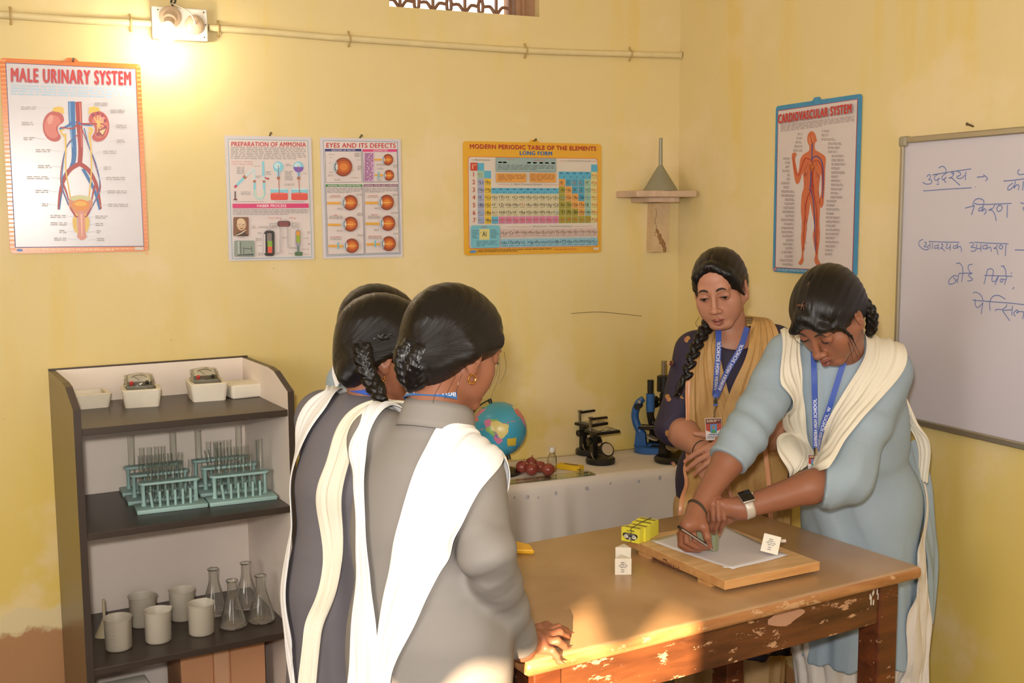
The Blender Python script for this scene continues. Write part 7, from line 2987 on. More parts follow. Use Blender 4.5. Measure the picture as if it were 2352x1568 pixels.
# hair: parted in the middle, fringe swept aside, two tied braids behind
H = hair_cap(headE, 1.015, fore=-0.020)
w = headE.w
H.cone(w(0.004, 0.075, 0.078), w(0.040, 0.088, 0.038), 0.013, 0.008, 0.02)
H.cone(w(0.040, 0.088, 0.038), w(0.062, 0.060, 0.012), 0.009, 0.004, 0.012)
H.cone(w(0.0, 0.078, 0.076), w(-0.038, 0.082, 0.046), 0.013, 0.008, 0.02)
H.cone(w(-0.038, 0.082, 0.046), w(-0.066, 0.045, 0.010), 0.010, 0.005, 0.012)
H.cone(w(-0.058, 0.052, 0.030), w(-0.070, 0.040, -0.030), 0.008, 0.003, 0.008)
H.cone(w(-0.070, 0.040, -0.030), w(-0.068, 0.044, -0.062), 0.003, 0.0015, 0.004)
H.cone(w(0.0, 0.082, 0.085), w(0.0, -0.05, 0.125), 0.0022, 0.0022, 0.006, op='s')
hair_obj('hair', H, headE, pE, amp=0.0012, freq=46)
bm = NB()
pts = H.onto(np.array([w(0.0015 * math.sin(k), 0.075 - 0.010 * k, 0.093 + 0.003 * k) for k in range(9)]), 0.0004)
add_tube(bm, pts, [0.0006] + [0.0011] * 7 + [0.0005], 5, flat=0.4)
for k in range(9):
    p = pts[2]
    d_ = unit(headE.X * (0.5 + 0.06 * k) * (1 if k % 4 else -0.5) + headE.Y * (0.5 - 0.1 * k) * 0.6)
    q = H.onto(np.array([p, p + d_ * 0.010, p + d_ * 0.018]), 0.0004)
    add_tube(bm, q, [0.0008, 0.0006, 0.0002], 4, flat=0.5)
obj('parting', bm, mat('scalp', (150, 104, 78), 0.6), pE, True, True)
braid(pE, [w(-0.050, -0.070, -0.03), w(-0.064, -0.060, -0.065), w(-0.060, -0.040, -0.095), w(-0.050, -0.035, -0.12)], 0.015, 0.012, 6, tuft=False)
braid(pE, [w(0.050, -0.070, -0.03), w(0.060, -0.060, -0.065), w(0.056, -0.045, -0.095), w(0.05, -0.040, -0.12)], 0.015, 0.012, 6, tuft=False)
flyaways(pE, [[w(-0.066, 0.045, -0.02), w(-0.070, 0.055, -0.06), w(-0.060, 0.050, -0.10)], [w(-0.064, 0.048, -0.02), w(-0.064, 0.062, -0.06), w(-0.050, 0.062, -0.105)],
              [w(-0.068, 0.042, -0.02), w(-0.076, 0.050, -0.05), w(-0.068, 0.046, -0.095)], [w(0.05, 0.08, 0.03), w(0.045, 0.094, 0.012), w(0.030, 0.098, -0.006)]], 0.0007)

# tunic
K = Sdf()
A, wE = kurta_base(K, NE, RsE, LsE, pelE, fE, (0.160, 0.112, 0.19), (0.150, 0.118, 0.17), (0.156, 0.126, 0.15), 0.44, 0.174, hem_shift=V(0.0, 0.0, 0))
cutR = elR + (wrR - elR) * 0.36
dR = unit(wrR - elR)
K.cone(RsE, elR, 0.066, 0.054, 0.035)
K.cone(elR, cutR + dR * 0.05, 0.054, 0.049, 0.02, cut=(cutR, dR))
cutL = elL + (wrL - elL) * 0.24
dL = unit(wrL - elL)
K.cone(LsE, elL, 0.062, 0.060, 0.035)
K.cone(elL, cutL + dL * 0.06, 0.062, 0.056, 0.02, cut=(cutL, unit(dL + V(0.10, 0.25, 0.35))))
K.cone(elL + V(0, 0, -0.02), cutL + V(0, 0, -0.030), 0.046, 0.034, 0.03, cut=(cutL, dL))
fE2 = A[1]
wrinkle(K, elR, 0.085, 0.0042, dR + V(0, 0, 0.25), 115, None, 30)
wrinkle(K, (RsE + elR) / 2, 0.10, 0.0028, unit(elR - RsE) + V(0.5, 0, 0.2), 60, None, 25, 1.0)
wrinkle(K, (LsE + elL) / 2 + V(-0.02, -0.05, -0.01), 0.12, 0.0035, V(0.5, 0.1, 0.9), 62, None, 18, 2.0)
wrinkle(K, elL, 0.08, 0.0035, V(0.9, 0.1, -0.5), 90, None, 30, 0.4)
wrinkle(K, wE + fE * 0.1, 0.15, 0.0034, V(0.25, 0.1, 1), 46, None, 14, 0.8)
wrinkle(K, pelE + fE * 0.11 + V(-0.04, 0.05, -0.02), 0.12, 0.006, V(0.8, -0.5, 0.25), 58, None, 12, 0.2)
skirt_folds(K, pelE, fE, 0.82, 0.007, 12)
V_, Q = K.mesh(0.0042, 2)
mesh_from('kurta', V_, Q, BLUECLOTH, pE)
collar(pE, BLUECLOTH, NE - A[2] * 0.040, unit(A[2] + 0.3 * fE), 0.072, 0.046, fE, 0.90)
# placket down the front
pk = [K.seen(1888, 850 + 35 * k, 2.78, 0.001) for k in range(6)]
ribbon('placket', pE, BLUECLOTH, pk, 0.022, [-CAM_F * 1.0] * 6, thick=0.0015)

# back panel of the tunic and the white trousers at the side slit
SW = Sdf()
rE = unit(np.cross(fE, UPZ))
for s in (-1, 1):
    hip = pelE + rE * s * 0.068 + V(0, 0, 0.0)
    an = V(pelE[0], pelE[1], 0.10) + rE * s * 0.075
    SW.cone(hip + V(0, 0, -0.16), (hip + an) / 2, 0.088, 0.100, 0.03)
    SW.cone((hip + an) / 2, an, 0.102, 0.06, 0.02, cut=(V(0, 0, 0.06), V(0, 0, -1)))
skirt_folds(SW, pelE, fE, 0.80, 0.010, 17, 0.5)
V_, Q = SW.mesh(0.0055, 2)
mesh_from('salwar', V_, Q, SALWAR, pE)
hang = Sdf()
hang.p = K.p + SW.p
lft = [at(2076, 1030, 3.02), at(2092, 1130, 3.02), at(2120, 1230, 3.01), at(2130, 1330, 3.01), at(2138, 1436, 3.02)]
rgt = [at(2112, 1000, 3.06), at(2134, 1100, 3.07), at(2150, 1200, 3.08), at(2153, 1300, 3.09), at(2140, 1428, 3.08)]
drape('kurta_back_panel', pE, BLUECLOTH, lft, rgt, hang, 0.004, 50, 22, 0.005, 1.6, [0, 0, 0, 0, 0], 0.0018, 3)
lft = [at(2078, 1120, 2.985), at(2076, 1250, 2.97), at(2070, 1400, 2.96), at(2066, 1600, 2.96)]
rgt = [at(2096, 1120, 3.0), at(2120, 1240, 2.995), at(2130, 1400, 2.99), at(2134, 1600, 2.99)]
drape('salwar_side', pE, SALWAR, lft, rgt, hang, 0.004, 50, 24, 0.006, 2.6, [0, 0, 0, 0], 0.0018, 4)

# white dupatta in a V, both ends thrown back over the shoulders
on = lambda u, v, d=2.8, o=0.012: K.seen(u, v, d, o)
left_edge = [RsE + V(0.09, 0.17, -0.10), RsE + V(0.035, 0.10, 0.045), on(1796, 772), on(1794, 880), on(1796, 980), on(1803, 1050), at(1812, 1098, 2.80)]
right_edge = [RsE + V(0.15, 0.13, -0.10), RsE + V(0.10, 0.045, 0.060), on(1838, 772), on(1845, 870), on(1850, 960), on(1858, 1020), at(1864, 1062, 2.80)]
drape('dupatta', pE, CREAMCLOTH, left_edge, right_edge, K, 0.007, 70, 26, 0.0035, 3.0, [0.6, 1, 1, 1, 0.8, 0.3, 0], 0.002, 5)
le = [at(1868, 1072, 2.80), on(1872, 1030), on(1892, 985), on(1935, 905), on(1985, 820), LsE + V(-0.045, 0.055, 0.075), LsE + V(0.03, 0.11, 0.03), at(2100, 1000, 2.97), at(2108, 1100, 2.97)]
re = [at(1888, 1090, 2.79), on(1902, 1075), on(1938, 1015), on(2010, 930), on(2076, 850), LsE + V(0.035, -0.005, 0.066), LsE + V(0.085, 0.05, 0.01), at(2134, 1000, 2.94), at(2130, 1110, 2.94)]
drape('dupatta', pE, CREAMCLOTH, le, re, K, 0.008, 90, 28, 0.004, 3.0, [0, 0.5, 1, 1, 1, 1, 0.7, 0.0, 0], 0.002, 6)
# lanyard
lp = [on(1938, 832, 2.75, 0.010), on(1910, 920, 2.75, 0.012), on(1888, 985, 2.75, 0.014), at(1876, 1032, 2.745)]
ribbon('lanyard', pE, LANYARD, [on(1958, 790, 2.75, 0.006)] + lp, 0.0145, [-CAM_F] * 5, 'RAVINDRA HIGH SCHOOL, W', start=0.0, rev=True)
lp2 = [on(1868, 800, 2.75, 0.008), on(1870, 870, 2.75, 0.012), on(1872, 950, 2.75, 0.014), at(1873, 1032, 2.745)]
ribbon('lanyard', pE, LANYARD, lp2, 0.0145, [-CAM_F] * 4, 'RAVINDRA HIGH SCHOOL', start=0.01, rev=True)
bm = NB()
q = at(1874, 1036, 2.742)
add_box(bm, tuple(q), (0.008, 0.006, 0.02), bevel=0.001)
obj('clip', bm, CHROME, pE, True)


def id_card(body, c, X, Z, w_, h_, parent_name='id_card'):
    N_ = unit(np.cross(X, Z)) * 1.0
    if np.dot(N_, CAM_F) > 0:
        N_ = -N_
    bm = NB()
    M = Matrix.Identity(4)
    for i in range(3):
        M[i][0], M[i][1], M[i][2], M[i][3] = X[i], Z[i], N_[i], c[i]
    add_box(bm, (0, 0, 0), (w_, h_, 0.0016), bevel=0.0006, M=M)
    o = obj(parent_name, bm, mat('card_plastic', (214, 206, 204), 0.25), body, True)
    Pc = Print(c - X * w_ / 2 + Z * h_ / 2 + N_ * 0.0012, X, Z, N_, w_, h_)
    Pc.rect(0.03, 0.03, 0.97, 0.26, pm((104, 36, 30)))
    Pc.poly([(0.03, 0.26), (0.97, 0.26), (0.97, 0.58), (0.5, 0.70), (0.03, 0.58)], pm((176, 60, 38)))
    Pc.poly([(0.03, 0.55), (0.5, 0.68), (0.97, 0.5), (0.97, 0.62), (0.03, 0.70)], pm((232, 214, 200)))
    Pc.rect(0.30, 0.28, 0.70, 0.68, pm((70, 140, 200)))
    Pc.ell(0.5, 0.42, 0.10, 0.085, pm((166, 112, 84)))
    Pc.poly([(0.34, 0.68), (0.40, 0.54), (0.60, 0.54), (0.66, 0.68)], pm((60, 140, 70)))
    Pc.rect(0.20, 0.72, 0.80, 0.76, pm((60, 90, 150)))
    Pc.small(0.1, 0.80, 0.9, 0.94, 3, pm((120, 116, 120)))
    Pc.small(0.1, 0.08, 0.9, 0.2, 2, pm((214, 190, 150)))
    Pc.build('card_print', o)
    return o


id_card(pE, at(1868, 1062, 2.79), CAM_R, CAM_U, 0.026, 0.040)
# watch on the left wrist and a dark thread on the right one
wa = unit(wrL - elL)
wc = wrL - wa * 0.010
up_ = unit(camd * 0.55 + V(0.1, 0, 1.0))
up_ = unit(up_ - wa * np.dot(up_, wa))
sd = np.cross(wa, up_)
bm = NB()
ring = []
for k in range(40):
    a = 2 * PI * k / 40
    row = []
    for j in (-1, -0.5, 0.5, 1):
        rr_ = 0.0300 - (0.0006 if abs(j) == 1 else 0)
        row.append(bm.verts.new(Vector(wc + up_ * rr_ * math.cos(a) + sd * rr_ * 1.02 * math.sin(a) + wa * 0.011 * j)))
    ring.append(row)
for k in range(40):
    for j in range(3):
        bm.faces.new((ring[k][j], ring[k][j + 1], ring[(k + 1) % 40][j + 1], ring[(k + 1) % 40][j]))
o = obj('watch_strap', bm, mat('silver_mesh_strap', (206, 196, 182), 0.4, 0.25, nscale=300, noise=0.15), pE, True, True, 50)
md = o.modifiers.new('thickness', 'SOLIDIFY')
md.thickness = 0.002
Mw = Matrix.Identity(4)
for i in range(3):
    Mw[i][0], Mw[i][1], Mw[i][2], Mw[i][3] = wa[i], sd[i], up_[i], (wc + up_ * 0.0325)[i]
bm = NB()
add_box(bm, (0, 0, 0), (0.033, 0.038, 0.009), bevel=0.004, seg=4, M=Mw)
cs_ = obj('watch_case', bm, mat('silver_case', (196, 188, 178), 0.3, 0.7), pE, True, True)
bm = NB()
add_box(bm, (0, 0, 0.0042), (0.030, 0.035, 0.0036), bevel=0.0016, seg=3, M=Mw)
obj('watch_screen', bm, mat('black_glass', (22, 17, 16), 0.12), cs_, True, True)
bm = NB()
cyl(bm, (0, 0, 0), 0.003, 0.003, 14, Mw @ axis_matrix((-0.0165, 0.006, 0), (-1, 0, 0)))
obj('watch_crown', bm, mat('silver_case', (196, 188, 178), 0.3, 0.7), cs_, True, True)
ta_ = unit(wrR - elR)
tcn = wrR - ta_ * 0.004
e1 = unit(np.cross(ta_, V(0.3, 0.2, 1)))
e2 = np.cross(ta_, e1)
bm = NB()
add_tube(bm, [tcn + (e1 * math.cos(t) + e2 * math.sin(t)) * 0.0246 + ta_ * 0.006 * math.sin(t) for t in np.linspace(0, 2 * PI, 34)], 0.0042, 8)
add_tube(bm, [tcn + e1 * 0.0246, tcn + e1 * 0.031 + ta_ * 0.012], [0.004, 0.001], 6)
obj('wrist_thread', bm, mat('dark_thread', (66, 54, 40), 0.8, noise=0.2, nscale=200), pE, True, True)

# pencil and glass block
tipP, endP = at_z(1642.5, 1264.5, ZP + 0.0018), at(1559, 1209.5, 2.572)
e = empty('pencil', tuple(tipP), 'silver and black pencil in the right hand of the drawing girl', 'pencil')
pd = unit(endP - tipP)
ln = np.linalg.norm(endP - tipP)
bm = NB()
add_tube(bm, [tipP + pd * 0.017, tipP + pd * (ln - 0.012)], 0.0036, 6)
for i, f in enumerate(f for f in bm.faces if len(f.verts) == 4):
    f.material_index = i % 2
obj('barrel', bm, [mat('pencil_silver', (184, 176, 168), 0.3, 0.3), BLACKPAINT], e, True)
bm = NB()
add_tube(bm, [tipP + pd * 0.005, tipP + pd * 0.017], [0.0013, 0.0036], 10)
obj('sharpened_wood', bm, mat('cedar', (206, 160, 116), 0.6), e, True, True)
bm = NB()
add_tube(bm, [tipP, tipP + pd * 0.0052], [0.0003, 0.0013], 8)
obj('lead', bm, BLACKPAINT, e, True, True)
bm = NB()
add_tube(bm, [tipP + pd * (ln - 0.012), tipP + pd * ln], 0.0038, 10)
obj('end_cap', bm, BLACKPAINT, e, True, True)
gb = at_z(1640, 1267, ZP + 0.0015)
gb0 = at_z(1598, 1258, ZP + 0.0015)
dgl = unit(gb0 - gb)
e = empty('glass_block', tuple(gb), 'greenish glass block standing on the drawing paper under the left hand', 'glass block', rotz=math.atan2(dgl[1], dgl[0]))
bm = NB()
add_box(bm, (0.027, -0.010, 0.020), (0.056, 0.018, 0.040), bevel=0.0008)
gbm = mat('green_block_glass', (158, 166, 138), 0.12, noise=0.03, alpha=0.8)
obj('block', bm, gbm, e)
bm = NB()
add_box(bm, (-0.0012, -0.010, 0.020), (0.0008, 0.0165, 0.0385))
obj('ground_end', bm, mat('ground_glass', (138, 144, 112), 0.4), e)

# ================================================================== the teacher (navy tunic, golden stole)
spots = []
pelD = V(1.985, 2.850, 0.83)
RsD, LsD = V(1.836, 2.846, 1.232), V(2.062, 2.750, 1.250)
ND = at(1682, 762, 3.36)
fD = unit(np.cross(UPZ, unit((RsD - LsD) * V(1, 1, 0))))
rD = unit(np.cross(fD, UPZ))
headD = Fr(at(1654, 660, 3.30), az_dir(227, -17), roll=-0.14, s=1.0)
elR, wrR = at(1551, 978, 3.33), at(1616, 1036, 3.17)
elL, wrL = at(1815, 990, 3.30), at(1692, 1014, 3.13)
B = Sdf()
A = torso(B, ND, RsD, LsD, pelD, fD)
B.cone(ND - V(0, 0, 0.05), headD.w(0, -0.03, -0.06), 0.052, 0.049, 0.03)
B.ell(ND - A[2] * 0.035 + A[1] * 0.02, (0.10, 0.05, 0.04), 0.03, A)
head(B, headD, spots, gap=0.85, gaze=-0.0040, smile=0.0015)
arm(B, RsD, elR, wrR, (0.046, 0.043, 0.026))
arm(B, LsD, elL, wrL, (0.046, 0.043, 0.026))
legs(B, pelD, rD, fD)
auto_hand(B, wrR, at(1634, 1092, 3.12) - wrR, -CAM_F + V(-0.3, 0.1, 0.2), 1, [(22, 20, 12), (24, 22, 12), (28, 24, 14), (34, 26, 16)], spots, 0.95, tdir=CAM_R * 0.8 - CAM_U * 0.6)
auto_hand(B, wrL, at(1628, 1050, 3.085) - wrL, -CAM_F + V(0.0, 0.0, 0.5), -1, [(16, 26, 16), (18, 28, 18), (20, 30, 18), (26, 30, 20)], spots, 0.95)
pD = body_mesh(B, 0.0026, SKIN_T, 'teacher in navy tunic with a golden stole, hands clasped, standing in the corner', spots, pelD)
face_parts(pD, B, headD, gap=0.85, gaze=-0.0040, brow=0.0027, lip=(160, 88, 78), smile=0.0015)
bm = NB()
add_sphere(bm, tuple(headD.w(-0.0185, 0.0945, -0.038)), 0.0016, 10, 8)
obj('nose_stud', bm, GOLD, pD, True, True)

H = hair_cap(headD, 0.985, fore=0.022)
w = headD.w
H.ell(w(0, -0.085, 0.0), (0.045, 0.035, 0.05), 0.03, headD.ax())
H.cone(w(0.0, 0.075, 0.095), w(0.0, -0.05, 0.124), 0.0018, 0.0018, 0.006, op='s')
for x in (-1, 1):
    H.cone(w(x * 0.006, 0.062, 0.090), w(x * 0.048, 0.054, 0.058), 0.012, 0.010, 0.012)
    H.cone(w(x * 0.048, 0.054, 0.058), w(x * 0.064, 0.032, 0.018), 0.011, 0.008, 0.012)
H.cone(w(0.062, 0.030, 0.010), w(0.070, 0.004, -0.030), 0.008, 0.004, 0.01)
H.cone(w(-0.060, 0.034, 0.010), w(-0.069, 0.010, -0.026), 0.008, 0.004, 0.01)
hair_obj('hair', H, headD, pD, amp=0.0009, freq=46)
bm = NB()
pts = H.onto(np.array([w(0.0, 0.078 - 0.012 * k, 0.084 + 0.005 * k) for k in range(6)]), 0.0003)
add_tube(bm, pts, [0.0004] + [0.0009] * 4 + [0.0004], 5, flat=0.4)
obj('parting', bm, mat('scalp', (150, 104, 78), 0.6), pD, True, True)

NAVY = mat('navy_tunic_cloth', (46, 36, 60), 0.7, noise=0.06, nscale=6, bump=0.05, bscale=400)
K = Sdf()
Ak, wD = kurta_base(K, ND, RsD, LsD, pelD, fD, (0.158, 0.118, 0.19), (0.142, 0.116, 0.17), (0.172, 0.128, 0.16), 0.30, 0.225, shr=0.056)
dR, dL = unit(wrR - elR), unit(wrL - elL)
for sh, el, d_ in ((RsD, elR, dR), (LsD, elL, dL)):
    K.cone(sh, el, 0.060, 0.056, 0.035)
    K.cone(el, el + d_ * 0.09, 0.060, 0.052, 0.02, cut=(el + d_ * 0.030, d_))
K.ell(ND + Ak[1] * 0.035 + Ak[2] * 0.005, (0.070, 0.075, 0.050), 0.006, Ak, 's')
K.cone(ND + Ak[2] * 0.03, ND - Ak[2] * 0.02, 0.072, 0.060, 0.006, op='s')
wrinkle(K, elR, 0.09, 0.003, V(0.4, 0.2, 1), 80, None, 30)
wrinkle(K, wD, 0.2, 0.003, V(0.2, 0.1, 1), 40, None, 12)
skirt_folds(K, pelD, fD, 0.75, 0.007, 12)
V_, Q = K.mesh(0.0045, 2)
kD = mesh_from('kurta', V_, Q, NAVY, pD)
# golden petal motifs printed on the navy cloth
MOTIF, MOTIF2 = mat('motif_gold', (172, 124, 66), 0.6, noise=0.08), mat('motif_pink', (150, 70, 110), 0.6)
bm = NB()


def petal(S, c, ang, ln, wd, mi=0, d0=3.3):
    """a leaf shape lying on the cloth at the place seen at c"""
    rows = []
    for t in np.linspace(0, 1, 8):
        row = []
        for s_ in (-1, 0, 1):
            ww = wd * math.sin(PI * min(1, t * 0.92 + 0.06)) ** 0.7 * s_
            row.append((c[0] + math.cos(ang) * ln * t - math.sin(ang) * ww, c[1] + math.sin(ang) * ln * t + math.cos(ang) * ww))
        rows.append(row)
    P_ = [[S.seen(u, v, d0, 0.0014) for u, v in r] for r in rows]
    if max(np.linalg.norm(P_[0][1] - q) for r in P_ for q in r) > 0.09:
        return
    vv = [[bm.verts.new(Vector(q)) for q in r] for r in P_]
    for a, b in zip(vv, vv[1:]):
        for k in range(2):
            f = bm.faces.new((a[k], a[k + 1], b[k + 1], b[k]))
            f.material_index = mi


for c, fl_ in (((1531, 915), [(0.3, 11, 5.5), (-1.2, 11, 5.5)]), ((1534, 1002), [(-1.75, 15, 5), (-0.9, 14, 5), (1.0, 20, 3.2)]), ((1552, 905), [(0.5, 22, 2.6), (0.15, 14, 3.4)]), ((1539, 838), [(-1.0, 12, 5), (-2.4, 10, 4)]),
               ((1575, 775), [(1.3, 12, 5), (0.2, 11, 5)]), ((1770, 790), [(0.6, 10, 4), (2.0, 10, 4)]), ((1545, 1060), [(1.2, 14, 4), (0.2, 12, 4)])):
    for a, ln_, wd_ in fl_:
        petal(K, c, a, ln_, wd_)
    petal(K, c, fl_[0][0] + 0.9, 6, 2.5, 1)
for k in range(8):
    c = (1728 + 14 * k, 1500 - (k % 3) * 16)
    petal(K, c, 0.5 + k, 13, 5, 0, 3.4)
petal(K, (1706, 792), 1.9, 28, 6, 2)
obj('printed_motifs', bm, [MOTIF, MOTIF2, mat('neck_leaf', (178, 128, 96), 0.6)], kD, True, True)

SW = Sdf()
for s in (-1, 1):
    hip = pelD + rD * s * 0.085 + V(0, 0, -0.1)
    an = V(pelD[0], pelD[1], 0.06) + rD * s * 0.095
    SW.cone(hip, (hip + an) / 2, 0.10, 0.085, 0.02)
    SW.cone((hip + an) / 2, an, 0.085, 0.072, 0.02, cut=(V(0, 0, 0.04), V(0, 0, -1)))
skirt_folds(SW, pelD, fD, 0.6, 0.007, 21, 0.5)
V_, Q = SW.mesh(0.006, 2)
mesh_from('trousers', V_, Q, BEIGE, pD)

GOLDCLOTH = mat('golden_net_stole', (204, 160, 100), 0.62, noise=0.12, nscale=40, bump=0.12, bscale=140, alpha=0.94)
PEACH = mat('peach_satin_border', (228, 160, 116), 0.3, noise=0.08)
on = lambda u, v, d=3.3, o=0.014: K.seen(u, v, d, o)
nb_ = ND + V(0.02, 0.05, 0.0)
le = [ND + Ak[1] * -0.075 + Ak[2] * 0.0, ND + Ak[0] * 0.085 - Ak[1] * 0.03 + Ak[2] * 0.0, on(1600, 772), on(1580, 850), on(1576, 920), on(1580, 990), on(1572, 1070), at(1563, 1150, 3.27), at(1556, 1230, 3.28)]
re = [ND + Ak[1] * -0.072 + Ak[2] * 0.065, ND + Ak[0] * 0.060 - Ak[1] * 0.01 + Ak[2] * 0.052, on(1644, 742), on(1650, 800), on(1668, 880), on(1690, 960), on(1700, 1050), at(1706, 1150, 3.22), at(1706, 1230, 3.22)]
drape('stole', pD, GOLDCLOTH, le, re, K, 0.010, 80, 34, 0.0045, 4.0, [1, 1, 1, 1, 1, 0.8, 0.2, 0, 0], 0.0016, 8)
le2 = [ND + Ak[1] * -0.075 + Ak[2] * 0.065, ND - Ak[0] * 0.062 - Ak[1] * 0.01 + Ak[2] * 0.055, on(1727, 742), on(1712, 820), on(1680, 890), on(1660, 960), on(1668, 1050), at(1690, 1150, 3.21), at(1692, 1230, 3.22)]
re2 = [ND + Ak[1] * -0.080, ND - Ak[0] * 0.095 - Ak[1] * 0.04 - Ak[2] * 0.005, on(1788, 768), on(1800, 850), on(1806, 930), on(1800, 1000), on(1808, 1080), at(1815, 1150, 3.27), at(1815, 1230, 3.28)]
st2 = drape('stole', pD, GOLDCLOTH, le2, re2, K, 0.016, 80, 34, 0.0045, 4.5, [1, 1, 1, 1, 1, 0.8, 0.2, 0, 0], 0.0016, 9)
# peach borders along the outer edges
off = lambda e_, du: [p + CAM_R * du - CAM_F * 0.004 for p in e_]
drape('stole_border', pD, PEACH, off(le[2:], -0.004), off(le[2:], 0.010), K, 0.020, 60, 6, 0.001, 1, [1, 1, 1, 0.8, 0.2, 0, 0], 0.0012, 3)
mid_e = [at(1752, 1010, 3.18), at(1762, 1080, 3.18), at(1768, 1160, 3.19), at(1770, 1230, 3.2)]
drape('stole_border', pD, PEACH, off(mid_e, -0.006), off(mid_e, 0.008), K, 0.020, 40, 6, 0.001, 1, [0, 0, 0, 0], 0.0012, 3)

braid(pD, [w(0.02, -0.105, -0.01), w(0.045, -0.10, -0.055), at(1627, 742, 3.31), at(1604, 785, 3.27), at(1588, 825, 3.245), at(1575, 868, 3.235), at(1566, 884, 3.235)], 0.021, 0.014, 13)
flyaways(pD, [[at(1570, 862, 3.232), at(1555, 880, 3.23), at(1552, 900, 3.235)], [at(1570, 870, 3.232), at(1566, 890, 3.228), at(1563, 908, 3.232)], [at(1573, 870, 3.232), at(1574, 890, 3.23), at(1570, 905, 3.232)],
              [at(1606, 728, 3.30), at(1598, 742, 3.29), at(1604, 752, 3.285)]], 0.0008)
# lanyard and identity card
ln1 = [on(1650, 752, 3.25, 0.026), on(1650, 800, 3.25, 0.030), on(1646, 860, 3.2, 0.032), at(1642, 910, 3.16)]
ln2 = [on(1716, 752, 3.25, 0.026), on(1700, 800, 3.25, 0.030), on(1672, 850, 3.2, 0.034), at(1645, 910, 3.155)]
ribbon('lanyard', pD, LANYARD, ln1, 0.017, [-CAM_F] * 4, 'RAVINDRA HIGH SCHOOL', start=0.03, rev=True)
ribbon('lanyard', pD, LANYARD, ln2, 0.017, [-CAM_F] * 4, 'RAVINDRA HIGH SCHOOL', start=0.03, rev=True)
ribbon('lanyard', pD, LANYARD, [at(1643, 905, 3.152), at(1643, 932, 3.152)], 0.012, [-CAM_F] * 2)
bm = NB()
add_box(bm, tuple(at(1643, 920, 3.146)), (0.010, 0.006, 0.018), bevel=0.001)
add_tube(bm, [at(1643, 932, 3.148), at(1640, 945, 3.145), at(1640, 958, 3.142)], 0.0022, 8)
obj('clip', bm, CHROME, pD, True, True)
id_card(pD, at(1639, 985, 3.130), unit(CAM_R + 0.05 * CAM_U), unit(CAM_U - 0.05 * CAM_R), 0.046, 0.062)
ta_ = unit(wrR - elR)
tcn = wrR - ta_ * 0.012
e1 = unit(np.cross(ta_, V(0.3, 0.2, 1)))
e2 = np.cross(ta_, e1)
bm = NB()
add_tube(bm, [tcn + (e1 * math.cos(t) + e2 * math.sin(t)) * 0.0282 for t in np.linspace(0, 2 * PI, 30)], 0.0017, 6)
obj('wrist_thread', bm, BLACKPAINT, pD, True, True)

# ================================================================== the near student, seen from behind (grey tunic, white dupatta)
spots = []
pelA = V(0.640, 1.868, 0.86)
RsA, LsA, NA = V(0.712, 1.826, 1.176), V(0.604, 2.036, 1.218), at(1003, 940, 2.06)
fA = unit(np.cross(UPZ, unit((RsA - LsA) * V(1, 1, 0))))
rA = unit(np.cross(fA, UPZ))
headA = Fr(at(1043, 797, 2.07), az_dir(70, -22), roll=0.0, s=0.97)
elR, wrR = at(1120, 1272, 1.90), at(1200, 1486, 2.095)
elL, wrL = LsA + fA * 0.06 + V(-0.02, 0.02, -0.24), LsA + fA * 0.20 + rA * 0.10 + V(0, 0, -0.33)
B = Sdf()
A = torso(B, NA, RsA, LsA, pelA, fA)
B.cone(NA - V(0, 0, 0.03), headA.w(0, -0.03, -0.05), 0.051, 0.049, 0.03)
head(B, headA, spots, gap=0.3)
arm(B, RsA, elR, wrR, (0.040, 0.032, 0.024))
arm(B, LsA, elL, wrL, (0.044, 0.038, 0.025))
legs(B, pelA, rA, fA)
hA = {'i': J([(1256, 1450, 2.205), (1282, 1441, 2.225), (1300, 1449, 2.262), (1309, 1458, 2.275)]),
      'm': J([(1260, 1462, 2.185), (1285, 1452, 2.195), (1299, 1460, 2.232), (1306, 1467, 2.255)]),
      'r': J([(1258, 1476, 2.165), (1280, 1472, 2.165), (1294, 1482, 2.185), (1301, 1492, 2.195)]),
      'p': J([(1250, 1488, 2.145), (1268, 1494, 2.135), (1279, 1507, 2.138), (1283, 1520, 2.142)])}
pa_ = at(1228, 1474, 2.155)
B.cone(wrR, pa_, 0.024, 0.020, 0.014)
for k_ in 'imrp':
    pts = hA[k_]
    sc_ = 0.88 if k_ == 'p' else 1.0
    B.cone(pa_, pts[0], 0.0175, 0.0108, 0.008)
    finger(B, pts, [0.0102 * sc_, 0.0088 * sc_, 0.0078 * sc_, 0.0064 * sc_], spots, nail_dir=unit(V(-0.1, -0.4, 1)))
thA = J([(1218, 1460, 2.165), (1236, 1444, 2.195), (1255, 1437, 2.225), (1268, 1442, 2.250)])
B.cone(pa_, thA[0], 0.017, 0.014, 0.01)
finger(B, thA, [0.0135, 0.0108, 0.0096, 0.0076], spots, k=0.004, nail_dir=UPZ)
pA = body_mesh(B, 0.0028, SKIN_A, 'girl in grey tunic and white dupatta nearest the camera, one hand on the table', spots, pelA)
face_parts(pA, B, headA, gap=0.3)

